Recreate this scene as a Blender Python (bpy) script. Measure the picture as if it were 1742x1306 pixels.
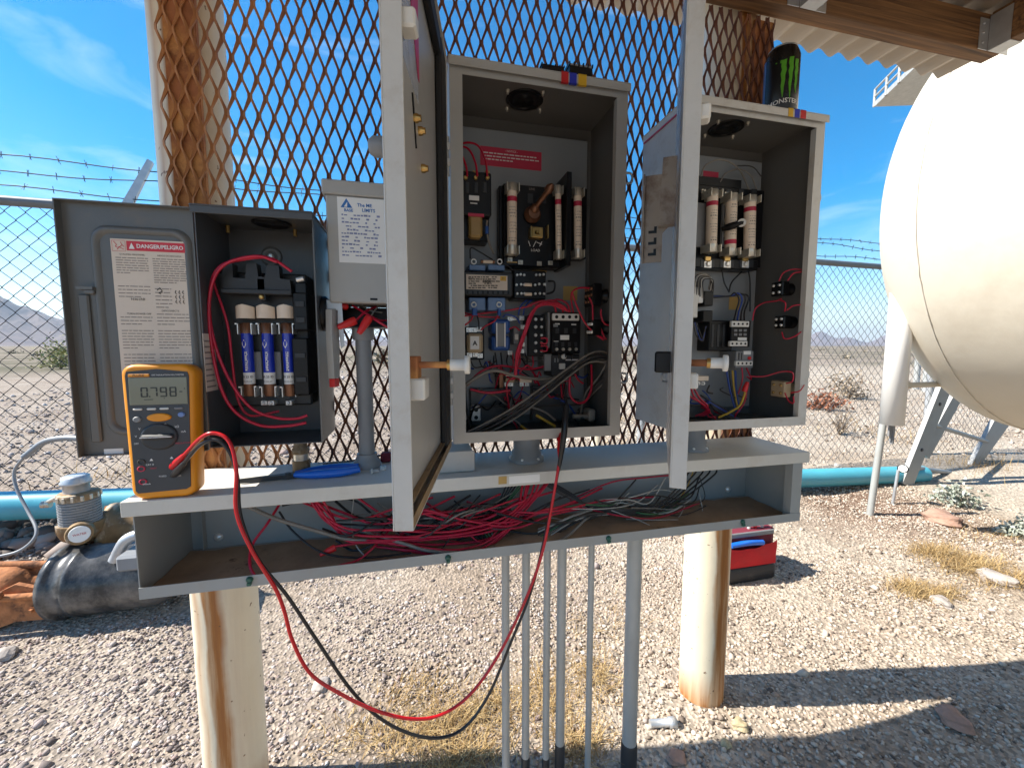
import bpy, bmesh, math, random
import numpy as np
from mathutils import Vector, Matrix
random.seed(7); RNG = np.random.default_rng(11)
for o in list(bpy.data.objects): bpy.data.objects.remove(o)
SC = bpy.context.scene; COL = SC.collection
rad = math.radians

# ------------------------------------------------------------------ camera
F, CX, CY = 700.0, 871.0, 653.0            # focal length and centre in photo pixels (1742 x 1306)
YAW, PIT = rad(13.3), rad(5.3)
FWD = Vector((math.sin(YAW)*math.cos(PIT), math.cos(YAW)*math.cos(PIT), -math.sin(PIT)))
RGT = Vector((math.cos(YAW), -math.sin(YAW), 0)); UPV = RGT.cross(FWD)
cam = bpy.data.cameras.new('camera'); cam.sensor_width = 36; cam.lens = 36*F/1742
cam.clip_start = 0.02; cam.clip_end = 40000
co = bpy.data.objects.new('camera', cam); COL.objects.link(co); SC.camera = co
co.matrix_world = Matrix((( RGT.x, UPV.x, -FWD.x, 0), (RGT.y, UPV.y, -FWD.y, 0), (RGT.z, UPV.z, -FWD.z, 0), (0, 0, 0, 1)))
# ------------------------------------------------------------------ sky, sun, exposure
SUN_EL, SUN_AZ = rad(44.5), rad(10)        # sun on the left, a little behind the panel wall
SUND = Vector((-math.cos(SUN_EL)*math.cos(SUN_AZ), math.cos(SUN_EL)*math.sin(SUN_AZ), math.sin(SUN_EL)))
W = bpy.data.worlds.new('World'); SC.world = W; W.use_nodes = True
nt = W.node_tree; nt.nodes.clear(); N = nt.nodes.new; L = nt.links.new
sky = N('ShaderNodeTexSky'); sky.sky_type = 'NISHITA'; sky.sun_disc = False
sky.sun_elevation = SUN_EL; sky.sun_rotation = math.atan2(SUND.x, SUND.y); sky.altitude = 300
sky.air_density = 1.0; sky.dust_density = 0.35; sky.ozone_density = 1.6
hs = N('ShaderNodeHueSaturation'); hs.inputs['Saturation'].default_value = 1.62; hs.inputs['Hue'].default_value = 0.494; hs.inputs['Value'].default_value = 1.0
tc = N('ShaderNodeTexCoord'); mp = N('ShaderNodeMapping'); mp.inputs['Scale'].default_value = (1.3, 2.2, 7.0); mp.inputs['Rotation'].default_value = (0.25, 0.1, 0.6)
nz = N('ShaderNodeTexNoise'); nz.inputs['Scale'].default_value = 1.7; nz.inputs['Detail'].default_value = 7; nz.inputs['Roughness'].default_value = 0.55; nz.inputs['Distortion'].default_value = 0.5
cr = N('ShaderNodeValToRGB'); cr.color_ramp.elements[0].position = 0.54; cr.color_ramp.elements[1].position = 0.80
cr.color_ramp.elements[1].color = (0.42, 0.42, 0.42, 1)
mx = N('ShaderNodeMixRGB'); mx.inputs[2].default_value = (5.6, 6.4, 7.0, 1)
bg = N('ShaderNodeBackground'); bg.inputs['Strength'].default_value = 0.105; out = N('ShaderNodeOutputWorld')
L(sky.outputs[0], hs.inputs['Color']); L(tc.outputs['Generated'], mp.inputs[0]); L(mp.outputs[0], nz.inputs['Vector'])
L(nz.outputs[0], cr.inputs[0])
sz = N('ShaderNodeSeparateXYZ'); L(tc.outputs['Generated'], sz.inputs[0])
hz = N('ShaderNodeMapRange'); hz.inputs['From Min'].default_value = 0.24; hz.inputs['From Max'].default_value = 0.0; hz.inputs['To Max'].default_value = 0.62; L(sz.outputs['Z'], hz.inputs['Value'])
hp_ = N('ShaderNodeMath'); hp_.operation = 'POWER'; hp_.inputs[1].default_value = 1.6; L(hz.outputs[0], hp_.inputs[0])
hm = N('ShaderNodeMath'); hm.operation = 'MAXIMUM'; L(cr.outputs[0], hm.inputs[0]); L(hp_.outputs[0], hm.inputs[1]); L(hm.outputs[0], mx.inputs[0]); L(hs.outputs[0], mx.inputs[1]); L(mx.outputs[0], bg.inputs[0]); L(bg.outputs[0], out.inputs[0])
sl = bpy.data.lights.new('sun', 'SUN'); sl.energy = 5.0; sl.angle = rad(0.53); sl.color = (1.0, 0.945, 0.855)
so = bpy.data.objects.new('sun', sl); COL.objects.link(so); so.rotation_euler = (-SUND).to_track_quat('-Z', 'Y').to_euler(); so.location = (-3, 1, 5)
HAZE = 7.5e-5
vs = SC.view_settings; vs.view_transform = 'Standard'; vs.look = 'None'; vs.gamma = 1; vs.exposure = 1.12; vs.use_curve_mapping = False

# ------------------------------------------------------------------ pixel -> place helpers
def ray(x, y): return RGT*((x-CX)/F) + UPV*((CY-y)/F) + FWD
def P(x, y, Y): d = ray(x, y); return d*(Y/d.y)
def PZ(x, y, Z): d = ray(x, y); return d*(Z/d.z)
def PX(x, y, X): d = ray(x, y); return d*(X/d.x)
def PD(x, y, D): return ray(x, y)*D
def RC(x0, y0, x1, y1, Y):
    xm, ym = (x0+x1)/2, (y0+y1)/2
    return P(x0, ym, Y).x, P(x1, ym, Y).x, P(xm, y1, Y).z, P(xm, y0, Y).z

# ------------------------------------------------------------------ mesh builder
def catmull(pts, sub=6):
    pts = [Vector(p) for p in pts]
    if len(pts) < 3: return pts
    q = [pts[0]*2-pts[1]] + pts + [pts[-1]*2-pts[-2]]; r = []
    for i in range(1, len(q)-2):
        a, b, c, d = q[i-1:i+3]
        for k in range(sub):
            t = k/sub
            r.append(0.5*((2*b) + (c-a)*t + (2*a-5*b+4*c-d)*t*t + (3*b-a-3*c+d)*t*t*t))
    r.append(pts[-1]); return r
class MB:
    def __init__(s, M=None): s.v = []; s.f = []; s.mi = []; s.sm = []; s.M = M
    def add(s, vs, fs, mi=0, smooth=False, convex=False):
        vs = [Vector(v) for v in vs]
        if convex:
            c = sum(vs, Vector())/len(vs); g = []
            for f in fs:
                a, b, d = vs[f[0]], vs[f[1]], vs[f[2]]; fc = sum((vs[i] for i in f), Vector())/len(f)
                g.append(f if (b-a).cross(d-a).dot(fc-c) >= 0 else f[::-1])
            fs = g
        if s.M is not None: vs = [s.M @ v for v in vs]
        o = len(s.v); s.v += vs
        for f in fs: s.f.append([i+o for i in f]); s.mi.append(mi); s.sm.append(smooth)
        return s
    def box(s, a, b, bev=0.0, mi=0):
        lo = [min(a[i], b[i]) for i in range(3)]; hi = [max(a[i], b[i]) for i in range(3)]
        if bev <= 0:
            vs = [(x, y, z) for x in (lo[0], hi[0]) for y in (lo[1], hi[1]) for z in (lo[2], hi[2])]
            return s.add(vs, [(0,1,3,2), (4,6,7,5), (0,4,5,1), (2,3,7,6), (0,2,6,4), (1,5,7,3)], mi, convex=True)
        bev = min(bev, *[(hi[i]-lo[i])*0.45 for i in range(3)])
        vs = []; ix = {}
        for c in [(i, j, k) for i in (0, 1) for j in (0, 1) for k in (0, 1)]:
            for ax in range(3):
                p = [0, 0, 0]
                for d in range(3):
                    p[d] = (hi[d] if c[d] else lo[d]) if d == ax else ((hi[d]-bev) if c[d] else (lo[d]+bev))
                ix[c, ax] = len(vs); vs.append(p)
        fs = []
        def C(d): return tuple(d[i] for i in range(3))
        for ax in range(3):
            o1, o2 = [d for d in range(3) if d != ax]
            for sg in (0, 1):
                fs.append([ix[C({ax: sg, o1: i, o2: j}), ax] for i, j in ((0,0), (1,0), (1,1), (0,1))])
        for l in range(3):
            j, k = [d for d in range(3) if d != l]
            for sj in (0, 1):
                for sk in (0, 1):
                    c0, c1 = C({l: 0, j: sj, k: sk}), C({l: 1, j: sj, k: sk})
                    fs.append([ix[c0, j], ix[c1, j], ix[c1, k], ix[c0, k]])
        for c in [(i, j, k) for i in (0, 1) for j in (0, 1) for k in (0, 1)]: fs.append([ix[c, 0], ix[c, 1], ix[c, 2]])
        return s.add(vs, fs, mi, convex=True)
    def frame(s, axis):
        a = Vector(axis).normalized(); u = a.orthogonal().normalized(); return a, u, a.cross(u)
    def lathe(s, p0, axis, prof, n=16, mi=0, smooth=True, caps=True):   # prof: (radius, height) along axis; repeated points give a crisp edge
        a, u, w = s.frame(axis); p0 = Vector(p0); vs = []; fs = []
        for r, h in prof:
            for k in range(n):
                t = 2*math.pi*k/n; vs.append(p0 + a*h + (u*math.cos(t) + w*math.sin(t))*r)
        for i in range(len(prof)-1):
            if prof[i] == prof[i+1]: continue
            for k in range(n):
                k2 = (k+1) % n; fs.append([i*n+k, i*n+k2, (i+1)*n+k2, (i+1)*n+k])
        s.add(vs, fs, mi, smooth)
        if caps:
            for (r, h), sg in ((prof[0], -1), (prof[-1], 1)):
                if r < 1e-6: continue
                c = [p0 + a*h + (u*math.cos(2*math.pi*k/n) + w*math.sin(2*math.pi*k/n))*r for k in range(n)]
                s.add(c, [list(range(n)) if sg > 0 else list(range(n))[::-1]], mi)
        return s
    def cyl(s, p0, p1, r, r1=None, n=14, mi=0, caps=True):
        d = Vector(p1)-Vector(p0); return s.lathe(p0, d, [(r, 0), (r if r1 is None else r1, d.length)], n, mi, caps=caps)
    def tube(s, pts, r, n=7, mi=0, sub=6, caps=True):
        p = catmull(pts, sub) if sub else [Vector(q) for q in pts]
        rs = r if callable(r) else (lambda t: r)
        vs = []; fs = []; t0 = (p[1]-p[0]).normalized(); u = t0.orthogonal().normalized(); m = len(p)
        for i, q in enumerate(p):
            t = (p[min(i+1, m-1)]-p[max(i-1, 0)])
            t = t.normalized() if t.length > 1e-9 else t0
            u = u - t*u.dot(t); u = u.normalized() if u.length > 1e-6 else t.orthogonal().normalized()
            w = t.cross(u); rr = rs(i/(m-1))
            for k in range(n):
                a = 2*math.pi*k/n; vs.append(q + (u*math.cos(a)+w*math.sin(a))*rr)
        for i in range(m-1):
            for k in range(n):
                k2 = (k+1) % n; fs.append([i*n+k, i*n+k2, (i+1)*n+k2, (i+1)*n+k])
        s.add(vs, fs, mi, True)
        if caps: s.add(vs[:n], [list(range(n))[::-1]], mi); s.add(vs[-n:], [list(range(n))], mi)
        return s
    def prism(s, poly, o, u, v, d, mi=0):     # polygon in (u,v) extruded by vector d
        o, u, v, d = Vector(o), Vector(u), Vector(v), Vector(d); n = len(poly)
        a = [o+u*x+v*y for x, y in poly]; b = [p+d for p in a]
        area = sum(poly[i][0]*poly[(i+1) % n][1]-poly[(i+1) % n][0]*poly[i][1] for i in range(n))
        flip = (u.cross(v).dot(d) > 0) == (area > 0)
        fs = [list(range(n))[::-1] if flip else list(range(n)), [i+n for i in (range(n) if flip else range(n-1, -1, -1))]]
        for i in range(n):
            j = (i+1) % n; fs.append([i, j, j+n, i+n] if flip else [j, i, i+n, j+n])
        return s.add(a+b, fs, mi)
    def quad(s, a, b, c, d, mi=0): return s.add([a, b, c, d], [(0, 1, 2, 3)], mi)
    def ball(s, c, r, n=10, mi=0, sc=(1, 1, 1)):
        m = n//2; vs = []; fs = []; c = Vector(c)
        for i in range(m+1):
            t = math.pi*i/m
            for k in range(n):
                p = 2*math.pi*k/n; vs.append(c+Vector((math.sin(t)*math.cos(p)*r*sc[0], math.sin(t)*math.sin(p)*r*sc[1], math.cos(t)*r*sc[2])))
        for i in range(m):
            for k in range(n): fs.append([i*n+k, (i+1)*n+k, (i+1)*n+(k+1) % n, i*n+(k+1) % n])
        return s.add(vs, fs, mi, True)
    def build(s, name, mats, parent=None):
        me = bpy.data.meshes.new(name); off = ORG.get(parent, Vector()) if parent else Vector()
        me.from_pydata([v-off for v in s.v], [], s.f)
        if not isinstance(mats, (list, tuple)): mats = [mats]
        for m in mats: me.materials.append(m)
        me.polygons.foreach_set('material_index', s.mi); me.polygons.foreach_set('use_smooth', s.sm); me.update()
        o = bpy.data.objects.new(name, me); COL.objects.link(o)
        if parent: o.parent = parent; ORG[o] = off
        return o
ORG = {}
def thing(name, label, cat, loc, group=None):
    o = bpy.data.objects.new(name, None); o.empty_display_size = 0.05; COL.objects.link(o); o.location = loc; ORG[o] = Vector(loc)
    o['label'] = label; o['category'] = cat
    if group: o['group'] = group
    return o
def tag(o, label, cat, group=None):
    o['label'] = label; o['category'] = cat
    if group: o['group'] = group
    return o
def text(body, size, o, u, v, mat, parent, name='lettering', align='CENTER', bold=0.0, wrap=None, sx=1.0):
    cu = bpy.data.curves.new('t', 'FONT'); cu.body = body; cu.size = size; cu.align_x = align; cu.align_y = 'CENTER'; cu.offset = bold; cu.resolution_u = 2
    ob = bpy.data.objects.new('t', cu); COL.objects.link(ob); bpy.context.view_layer.update()
    me = bpy.data.meshes.new_from_object(ob.evaluated_get(bpy.context.evaluated_depsgraph_get()))
    bpy.data.objects.remove(ob); bpy.data.curves.remove(cu)
    off = ORG.get(parent, Vector()) if parent else Vector()
    u, v, o = Vector(u).normalized(), Vector(v).normalized(), Vector(o)
    for q in me.vertices:
        w = o + u*q.co.x*sx + v*q.co.y if wrap is None else wrap(q.co.x, q.co.y)
        q.co = w - off
    me.materials.clear(); me.materials.append(mat); me.name = name
    r = bpy.data.objects.new(name, me); COL.objects.link(r); r.parent = parent; ORG[r] = off
    return r

# ------------------------------------------------------------------ materials
def mat(name, col, rough=0.5, metal=0.0, var=0.12, vs=9.0, bump=0.0, bs=60.0, col2=None, thr=0.55, spec=0.5, stretch=(1, 1, 1), soft=0.12, coat=0.0, grime=None):
    m = bpy.data.materials.new(name); m.use_nodes = True; nt = m.node_tree; b = nt.nodes['Principled BSDF']; N = nt.nodes.new; L = nt.links.new
    b.inputs['Roughness'].default_value = rough; b.inputs['Metallic'].default_value = metal; b.inputs['Specular IOR Level'].default_value = spec
    if coat: b.inputs['Coat Weight'].default_value = coat; b.inputs['Coat Roughness'].default_value = 0.12
    tc = N('ShaderNodeTexCoord'); mp = N('ShaderNodeMapping'); mp.inputs['Scale'].default_value = stretch; L(tc.outputs['Object'], mp.inputs[0])
    n1 = N('ShaderNodeTexNoise'); n1.inputs['Scale'].default_value = vs; n1.inputs['Detail'].default_value = 6; n1.inputs['Roughness'].default_value = 0.62; L(mp.outputs[0], n1.inputs['Vector'])
    c1 = N('ShaderNodeValToRGB'); e = c1.color_ramp.elements
    lo = tuple(max(0, x*(1-var)) for x in col); hi = tuple(min(1, x*(1+var)) for x in col)
    e[0].position = 0.3; e[0].color = (*lo, 1); e[1].position = 0.7; e[1].color = (*hi, 1); L(n1.outputs[0], c1.inputs[0]); cur = c1.outputs[0]
    if col2 is not None:
        n2 = N('ShaderNodeTexNoise'); n2.inputs['Scale'].default_value = vs*0.63; n2.inputs['Detail'].default_value = 8; n2.inputs['Roughness'].default_value = 0.68
        a = N('ShaderNodeVectorMath'); a.operation = 'ADD'; a.inputs[1].default_value = (3.7, 9.1, 5.3); L(mp.outputs[0], a.inputs[0]); L(a.outputs[0], n2.inputs['Vector'])
        r = N('ShaderNodeMapRange'); r.inputs['From Min'].default_value = thr; r.inputs['From Max'].default_value = thr+soft; L(n2.outputs[0], r.inputs['Value'])
        x = N('ShaderNodeMixRGB'); x.inputs[2].default_value = (*col2, 1); L(r.outputs[0], x.inputs[0]); L(cur, x.inputs[1]); cur = x.outputs[0]
    if grime:
        n3 = N('ShaderNodeTexNoise'); n3.inputs['Scale'].default_value = grime[1]; n3.inputs['Detail'].default_value = 9; n3.inputs['Roughness'].default_value = 0.75; L(tc.outputs['Object'], n3.inputs['Vector'])
        r = N('ShaderNodeMapRange'); r.inputs['From Min'].default_value = grime[2]; r.inputs['From Max'].default_value = grime[2]+0.25; r.inputs['To Max'].default_value = grime[3]; L(n3.outputs[0], r.inputs['Value'])
        x = N('ShaderNodeMixRGB'); x.inputs[2].default_value = (*grime[0], 1); L(r.outputs[0], x.inputs[0]); L(cur, x.inputs[1]); cur = x.outputs[0]
    L(cur, b.inputs['Base Color'])
    r2 = N('ShaderNodeMapRange'); r2.inputs['To Min'].default_value = max(0.02, rough-0.1); r2.inputs['To Max'].default_value = min(1, rough+0.12); L(n1.outputs[0], r2.inputs['Value']); L(r2.outputs[0], b.inputs['Roughness'])
    if bump:
        n4 = N('ShaderNodeTexNoise'); n4.inputs['Scale'].default_value = bs; n4.inputs['Detail'].default_value = 5; L(mp.outputs[0], n4.inputs['Vector'])
        bp = N('ShaderNodeBump'); bp.inputs['Strength'].default_value = 0.6; bp.inputs['Distance'].default_value = bump; L(n4.outputs[0], bp.inputs['Height']); L(bp.outputs[0], b.inputs['Normal'])
    m['col_socket'] = 0
    return m
DUST = (0.34, 0.25, 0.17)
M = {}
M['grey'] = mat('grey_enamel', (0.41, 0.40, 0.375), 0.42, var=0.05, vs=5, bump=0.0003, bs=220, grime=(DUST, 14, 0.55, 0.35))
M['door'] = mat('grey_door_enamel', (0.57, 0.555, 0.52), 0.42, var=0.09, vs=7, bump=0.0004, bs=120, grime=((0.34, 0.25, 0.16), 17, 0.53, 0.5))
M['doorin'] = mat('stained_door_liner', (0.47, 0.455, 0.425), 0.36, var=0.10, vs=5, stretch=(1, 1, 0.35), grime=((0.30, 0.21, 0.13), 12, 0.56, 0.5))
M['rail'] = mat('rusty_door_ledge', (0.28, 0.19, 0.10), 0.6, var=0.25, vs=18, col2=(0.13, 0.09, 0.06), thr=0.5)
M['boxin'] = mat('shaded_liner_enamel', (0.135, 0.131, 0.123), 0.42, var=0.06, vs=5, grime=(DUST, 14, 0.6, 0.3))  # box enamel made darker: interior shade painted into the liner colour
M['railgrey'] = mat('dull_fence_rail', (0.16, 0.17, 0.18), 0.5, 0.3, var=0.15)
M['fencewire'] = mat('weathered_fence_wire', (0.055, 0.058, 0.062), 0.6, 0.2, var=0.2)
M['panel'] = mat('mounting_panel_enamel', (0.245, 0.255, 0.26), 0.4, var=0.06, vs=6, grime=(DUST, 20, 0.6, 0.3))
M['slate'] = mat('dark_grey_enamel', (0.075, 0.078, 0.082), 0.38, var=0.08, vs=6, bump=0.0003, bs=200, grime=(DUST, 16, 0.6, 0.3))
M['slate2'] = mat('dark_door_enamel', (0.125, 0.125, 0.12), 0.38, var=0.07, vs=6, bump=0.0003, bs=200, grime=((0.25, 0.17, 0.1), 9, 0.58, 0.45))
M['tray'] = mat('wireway_enamel', (0.32, 0.33, 0.32), 0.5, var=0.06, vs=5, grime=(DUST, 13, 0.55, 0.5))
M['lid'] = mat('wireway_lid_enamel', (0.60, 0.58, 0.525), 0.55, var=0.06, spec=0.3, vs=5, bump=0.0003, bs=160, grime=((0.40, 0.32, 0.23), 10, 0.5, 0.45))
M['dust'] = mat('brown_dust_layer', (0.31, 0.215, 0.14), 0.95, var=0.25, vs=14, col2=(0.09, 0.05, 0.03), thr=0.6, soft=0.05, bump=0.002, bs=90)
M['rust'] = mat('rust', (0.31, 0.115, 0.045), 0.85, var=0.4, vs=16, col2=(0.56, 0.26, 0.085), thr=0.5, bump=0.0012, bs=140)
M['mesh'] = mat('rusty_mesh_steel', (0.135, 0.052, 0.033), 0.7, var=0.3, vs=9, col2=(0.30, 0.115, 0.045), thr=0.55)
M['black'] = mat('black_plastic', (0.007, 0.007, 0.008), 0.34, var=0.2, vs=30, spec=0.3, grime=((0.10, 0.09, 0.075), 60, 0.62, 0.18))
M['gasket'] = mat('black_rubber', (0.012, 0.012, 0.013), 0.6)
M['dkgrey'] = mat('charcoal_plastic', (0.026, 0.028, 0.031), 0.45, var=0.1)
M['midgrey'] = mat('grey_plastic', (0.21, 0.215, 0.22), 0.5, var=0.1, grime=(DUST, 30, 0.55, 0.3))
M['pvc'] = mat('grey_pvc', (0.24, 0.25, 0.26), 0.42, var=0.08, vs=12, grime=(DUST, 20, 0.55, 0.4))
M['white'] = mat('white_plastic', (0.72, 0.70, 0.65), 0.42, var=0.05)
M['cream'] = mat('cream_fibre_tube', (0.80, 0.66, 0.52), 0.5, var=0.06, vs=40)
M['paper'] = mat('white_paper_label', (0.82, 0.81, 0.78), 0.6, var=0.03)
M['oldpaper'] = mat('aged_paper_label', (0.66, 0.565, 0.47), 0.6, var=0.05)
M['ink'] = mat('black_ink', (0.05, 0.045, 0.04), 0.7)
M['inkgrey'] = mat('grey_ink', (0.27, 0.23, 0.20), 0.7)
M['inkblue'] = mat('blue_ink', (0.03, 0.16, 0.45), 0.6)
M['pen'] = mat('blue_pen', (0.22, 0.25, 0.42), 0.7)
M['redlabel'] = mat('red_label', (0.50, 0.02, 0.06), 0.45)
M['signred'] = mat('sign_red', (0.55, 0.03, 0.05), 0.5)
M['whiteink'] = mat('white_ink', (0.75, 0.73, 0.7), 0.6)
M['redwire'] = mat('red_wire_insulation', (0.50, 0.010, 0.040), 0.3, var=0.15, vs=30)
M['redlead'] = mat('red_silicone_lead', (0.55, 0.006, 0.012), 0.3, var=0.08)
M['rednut'] = mat('red_wire_nut_plastic', (0.65, 0.02, 0.02), 0.35)
M['blkwire'] = mat('black_wire_insulation', (0.014, 0.014, 0.016), 0.32)
M['blkwire2'] = mat('dusty_black_wire', (0.05, 0.045, 0.042), 0.5, var=0.3, vs=40)
M['greywire'] = mat('grey_cable_jacket', (0.22, 0.195, 0.165), 0.45, var=0.2, vs=30)
M['whitewire'] = mat('white_wire_insulation', (0.5, 0.47, 0.42), 0.4)
M['yelwire'] = mat('yellow_wire_insulation', (0.58, 0.36, 0.03), 0.4)
M['grnwire'] = mat('green_wire_insulation', (0.05, 0.17, 0.07), 0.4)
M['bluwire'] = mat('blue_wire_insulation', (0.02, 0.06, 0.30), 0.4)
M['bluefuse'] = mat('blue_fuse_label', (0.012, 0.035, 0.42), 0.25, var=0.05, coat=0.4)
M['blueplas'] = mat('blue_plastic', (0.03, 0.10, 0.34), 0.4, var=0.15, vs=30)
M['blueterm'] = mat('pale_blue_terminal', (0.13, 0.22, 0.40), 0.4, var=0.2, vs=40)
M['copper'] = mat('dull_copper', (0.22, 0.105, 0.06), 0.42, 0.7, var=0.2, vs=40)
M['brass'] = mat('brass', (0.55, 0.36, 0.13), 0.32, 0.9, var=0.2, vs=40)
M['steel'] = mat('zinc_steel', (0.80, 0.79, 0.76), 0.30, 0.45, var=0.15, vs=40)
M['tin'] = mat('tinned_cap', (0.58, 0.54, 0.46), 0.30, 0.55, var=0.2, vs=50)
M['galv'] = mat('galvanised_steel', (0.50, 0.51, 0.52), 0.45, 0.6, var=0.15, vs=20)
M['emt'] = mat('dull_conduit', (0.40, 0.405, 0.385), 0.5, 0.2, var=0.14, vs=16, stretch=(1, 1, 0.3), grime=(DUST, 25, 0.55, 0.4))
M['alu'] = mat('aluminium', (0.34, 0.34, 0.33), 0.5, 0.5, var=0.08)
M['coil'] = mat('tan_coil_tape', (0.38, 0.24, 0.08), 0.45, var=0.15, vs=30)
M['tan'] = mat('tan_bakelite', (0.48, 0.36, 0.22), 0.5, var=0.1)
M['amber'] = mat('amber_sticker', (0.50, 0.32, 0.10), 0.55)
M['orange'] = mat('orange_rubber', (0.78, 0.285, 0.008), 0.42, var=0.05, vs=20, grime=((0.25, 0.12, 0.03), 30, 0.6, 0.4))
M['meter'] = mat('meter_face_charcoal', (0.042, 0.046, 0.052), 0.42, var=0.06)
M['lcd'] = mat('lcd_glass', (0.20, 0.21, 0.155), 0.12, var=0.04, spec=0.6)
M['lcdink'] = mat('lcd_segments', (0.018, 0.02, 0.016), 0.3)
M['bluebtn'] = mat('blue_button', (0.16, 0.25, 0.5), 0.4)
M['plierblue'] = mat('blue_dipped_grip', (0.01, 0.14, 0.62), 0.3, var=0.06, coat=0.3)
M['tapered'] = mat('red_tape', (0.5, 0.015, 0.02), 0.35)
M['tapeblue'] = mat('blue_tape', (0.015, 0.03, 0.40), 0.35)
M['tapeyel'] = mat('yellow_tape', (0.62, 0.36, 0.02), 0.35)
M['canblk'] = mat('black_can_print', (0.008, 0.008, 0.009), 0.28, 0.2, var=0.05)
M['canskyrefl'] = mat('painted_sky_reflection', (0.10, 0.22, 0.46), 0.3, 0.5)
M['cangrn'] = mat('green_can_print', (0.09, 0.34, 0.02), 0.35)
M['post'] = mat('cream_post_paint', (0.74, 0.66, 0.50), 0.5, var=0.05, vs=6, bump=0.0005, bs=80)
M['tank'] = mat('cream_tank_paint', (0.64, 0.58, 0.475), 0.5, var=0.05, vs=2, bump=0.001, bs=30, spec=0.3, grime=((0.36, 0.28, 0.19), 2.2, 0.5, 0.35))
M['whitepipe'] = mat('white_pipe_paint', (0.80, 0.78, 0.74), 0.45, var=0.03, vs=4)
M['bluepipe'] = mat('blue_pipe_paint', (0.085, 0.40, 0.50), 0.4, var=0.1, vs=6, grime=((0.35, 0.4, 0.4), 9, 0.55, 0.4))
M['motor'] = mat('black_motor_paint', (0.034, 0.036, 0.038), 0.30, var=0.3, vs=8, grime=((0.32, 0.30, 0.275), 9, 0.42, 0.55))
M['orust'] = mat('orange_rusty_iron', (0.42, 0.165, 0.062), 0.85, var=0.4, vs=26, col2=(0.14, 0.06, 0.03), thr=0.52, bump=0.010, bs=36)
M['bronze'] = mat('weathered_bronze', (0.24, 0.155, 0.075), 0.6, 0.3, var=0.35, vs=22, col2=(0.44, 0.36, 0.27), thr=0.52)
M['wood'] = None
M['bagred'] = mat('red_bag_cloth', (0.52, 0.008, 0.014), 0.75, var=0.15, vs=12, bump=0.0015, bs=120)
M['bagblk'] = mat('black_bag_rubber', (0.02, 0.02, 0.022), 0.55, var=0.2, vs=20, grime=((0.2, 0.17, 0.14), 30, 0.55, 0.4))
M['bagmar'] = mat('maroon_bag_cloth', (0.16, 0.015, 0.03), 0.8, var=0.2)
M['sheet'] = mat('tan_roof_sheet', (0.52, 0.43, 0.33), 0.55, 0.1, var=0.08, vs=4)
M['film'] = None

def wood():
    m = bpy.data.materials.new('weathered_timber'); m.use_nodes = True; nt = m.node_tree; b = nt.nodes['Principled BSDF']; N = nt.nodes.new; L = nt.links.new
    tc = N('ShaderNodeTexCoord'); mp = N('ShaderNodeMapping'); mp.inputs['Scale'].default_value = (1.2, 30, 45); L(tc.outputs['Object'], mp.inputs[0])
    n = N('ShaderNodeTexNoise'); n.inputs['Scale'].default_value = 2.2; n.inputs['Detail'].default_value = 8; n.inputs['Distortion'].default_value = 1.4; L(mp.outputs[0], n.inputs['Vector'])
    c = N('ShaderNodeValToRGB'); e = c.color_ramp.elements; e[0].position = 0.3; e[0].color = (0.06, 0.026, 0.010, 1); e[1].position = 0.70; e[1].color = (0.29, 0.145, 0.055, 1)
    L(n.outputs[0], c.inputs[0]); L(c.outputs[0], b.inputs['Base Color']); b.inputs['Roughness'].default_value = 0.7
    bp = N('ShaderNodeBump'); bp.inputs['Distance'].default_value = 0.002; L(n.outputs[0], bp.inputs['Height']); L(bp.outputs[0], b.inputs['Normal']); return m
M['wood'] = wood()
def mesh_sun_tint():  # left strands mixed brighter orange: sunlight and post bounce painted into the colour
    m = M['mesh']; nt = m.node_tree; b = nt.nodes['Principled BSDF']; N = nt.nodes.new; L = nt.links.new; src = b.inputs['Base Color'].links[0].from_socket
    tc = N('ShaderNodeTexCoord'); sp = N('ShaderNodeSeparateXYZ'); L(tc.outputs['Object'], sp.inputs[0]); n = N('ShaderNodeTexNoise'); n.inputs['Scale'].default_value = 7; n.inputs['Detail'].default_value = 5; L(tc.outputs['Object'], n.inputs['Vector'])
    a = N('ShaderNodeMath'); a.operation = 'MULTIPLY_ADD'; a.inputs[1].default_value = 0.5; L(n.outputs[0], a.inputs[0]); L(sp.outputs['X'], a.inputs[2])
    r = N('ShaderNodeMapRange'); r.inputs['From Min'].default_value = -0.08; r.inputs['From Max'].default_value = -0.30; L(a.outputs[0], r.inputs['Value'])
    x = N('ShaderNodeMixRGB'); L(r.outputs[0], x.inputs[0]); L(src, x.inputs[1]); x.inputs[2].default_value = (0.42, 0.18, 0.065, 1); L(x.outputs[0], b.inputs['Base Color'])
mesh_sun_tint()
def film():
    m = bpy.data.materials.new('clear_blue_film'); m.use_nodes = True; nt = m.node_tree; b = nt.nodes['Principled BSDF']; N = nt.nodes.new; L = nt.links.new
    b.inputs['Base Color'].default_value = (0.78, 0.82, 0.92, 1); b.inputs['Roughness'].default_value = 0.3
    tc = N('ShaderNodeTexCoord'); n = N('ShaderNodeTexNoise'); n.inputs['Scale'].default_value = 14; n.inputs['Detail'].default_value = 3; L(tc.outputs['Object'], n.inputs['Vector'])
    bp = N('ShaderNodeBump'); bp.inputs['Distance'].default_value = 0.006; L(n.outputs[0], bp.inputs['Height']); L(bp.outputs[0], b.inputs['Normal'])
    r = N('ShaderNodeMapRange'); r.inputs['From Min'].default_value = 0.35; r.inputs['From Max'].default_value = 0.65; r.inputs['To Min'].default_value = 0.15; r.inputs['To Max'].default_value = 0.5
    L(n.outputs[0], r.inputs['Value']); L(r.outputs[0], b.inputs['Alpha']); return m
M['film'] = film(); M['pink'] = mat('pink_tape', (0.62, 0.02, 0.13), 0.4)
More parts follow.
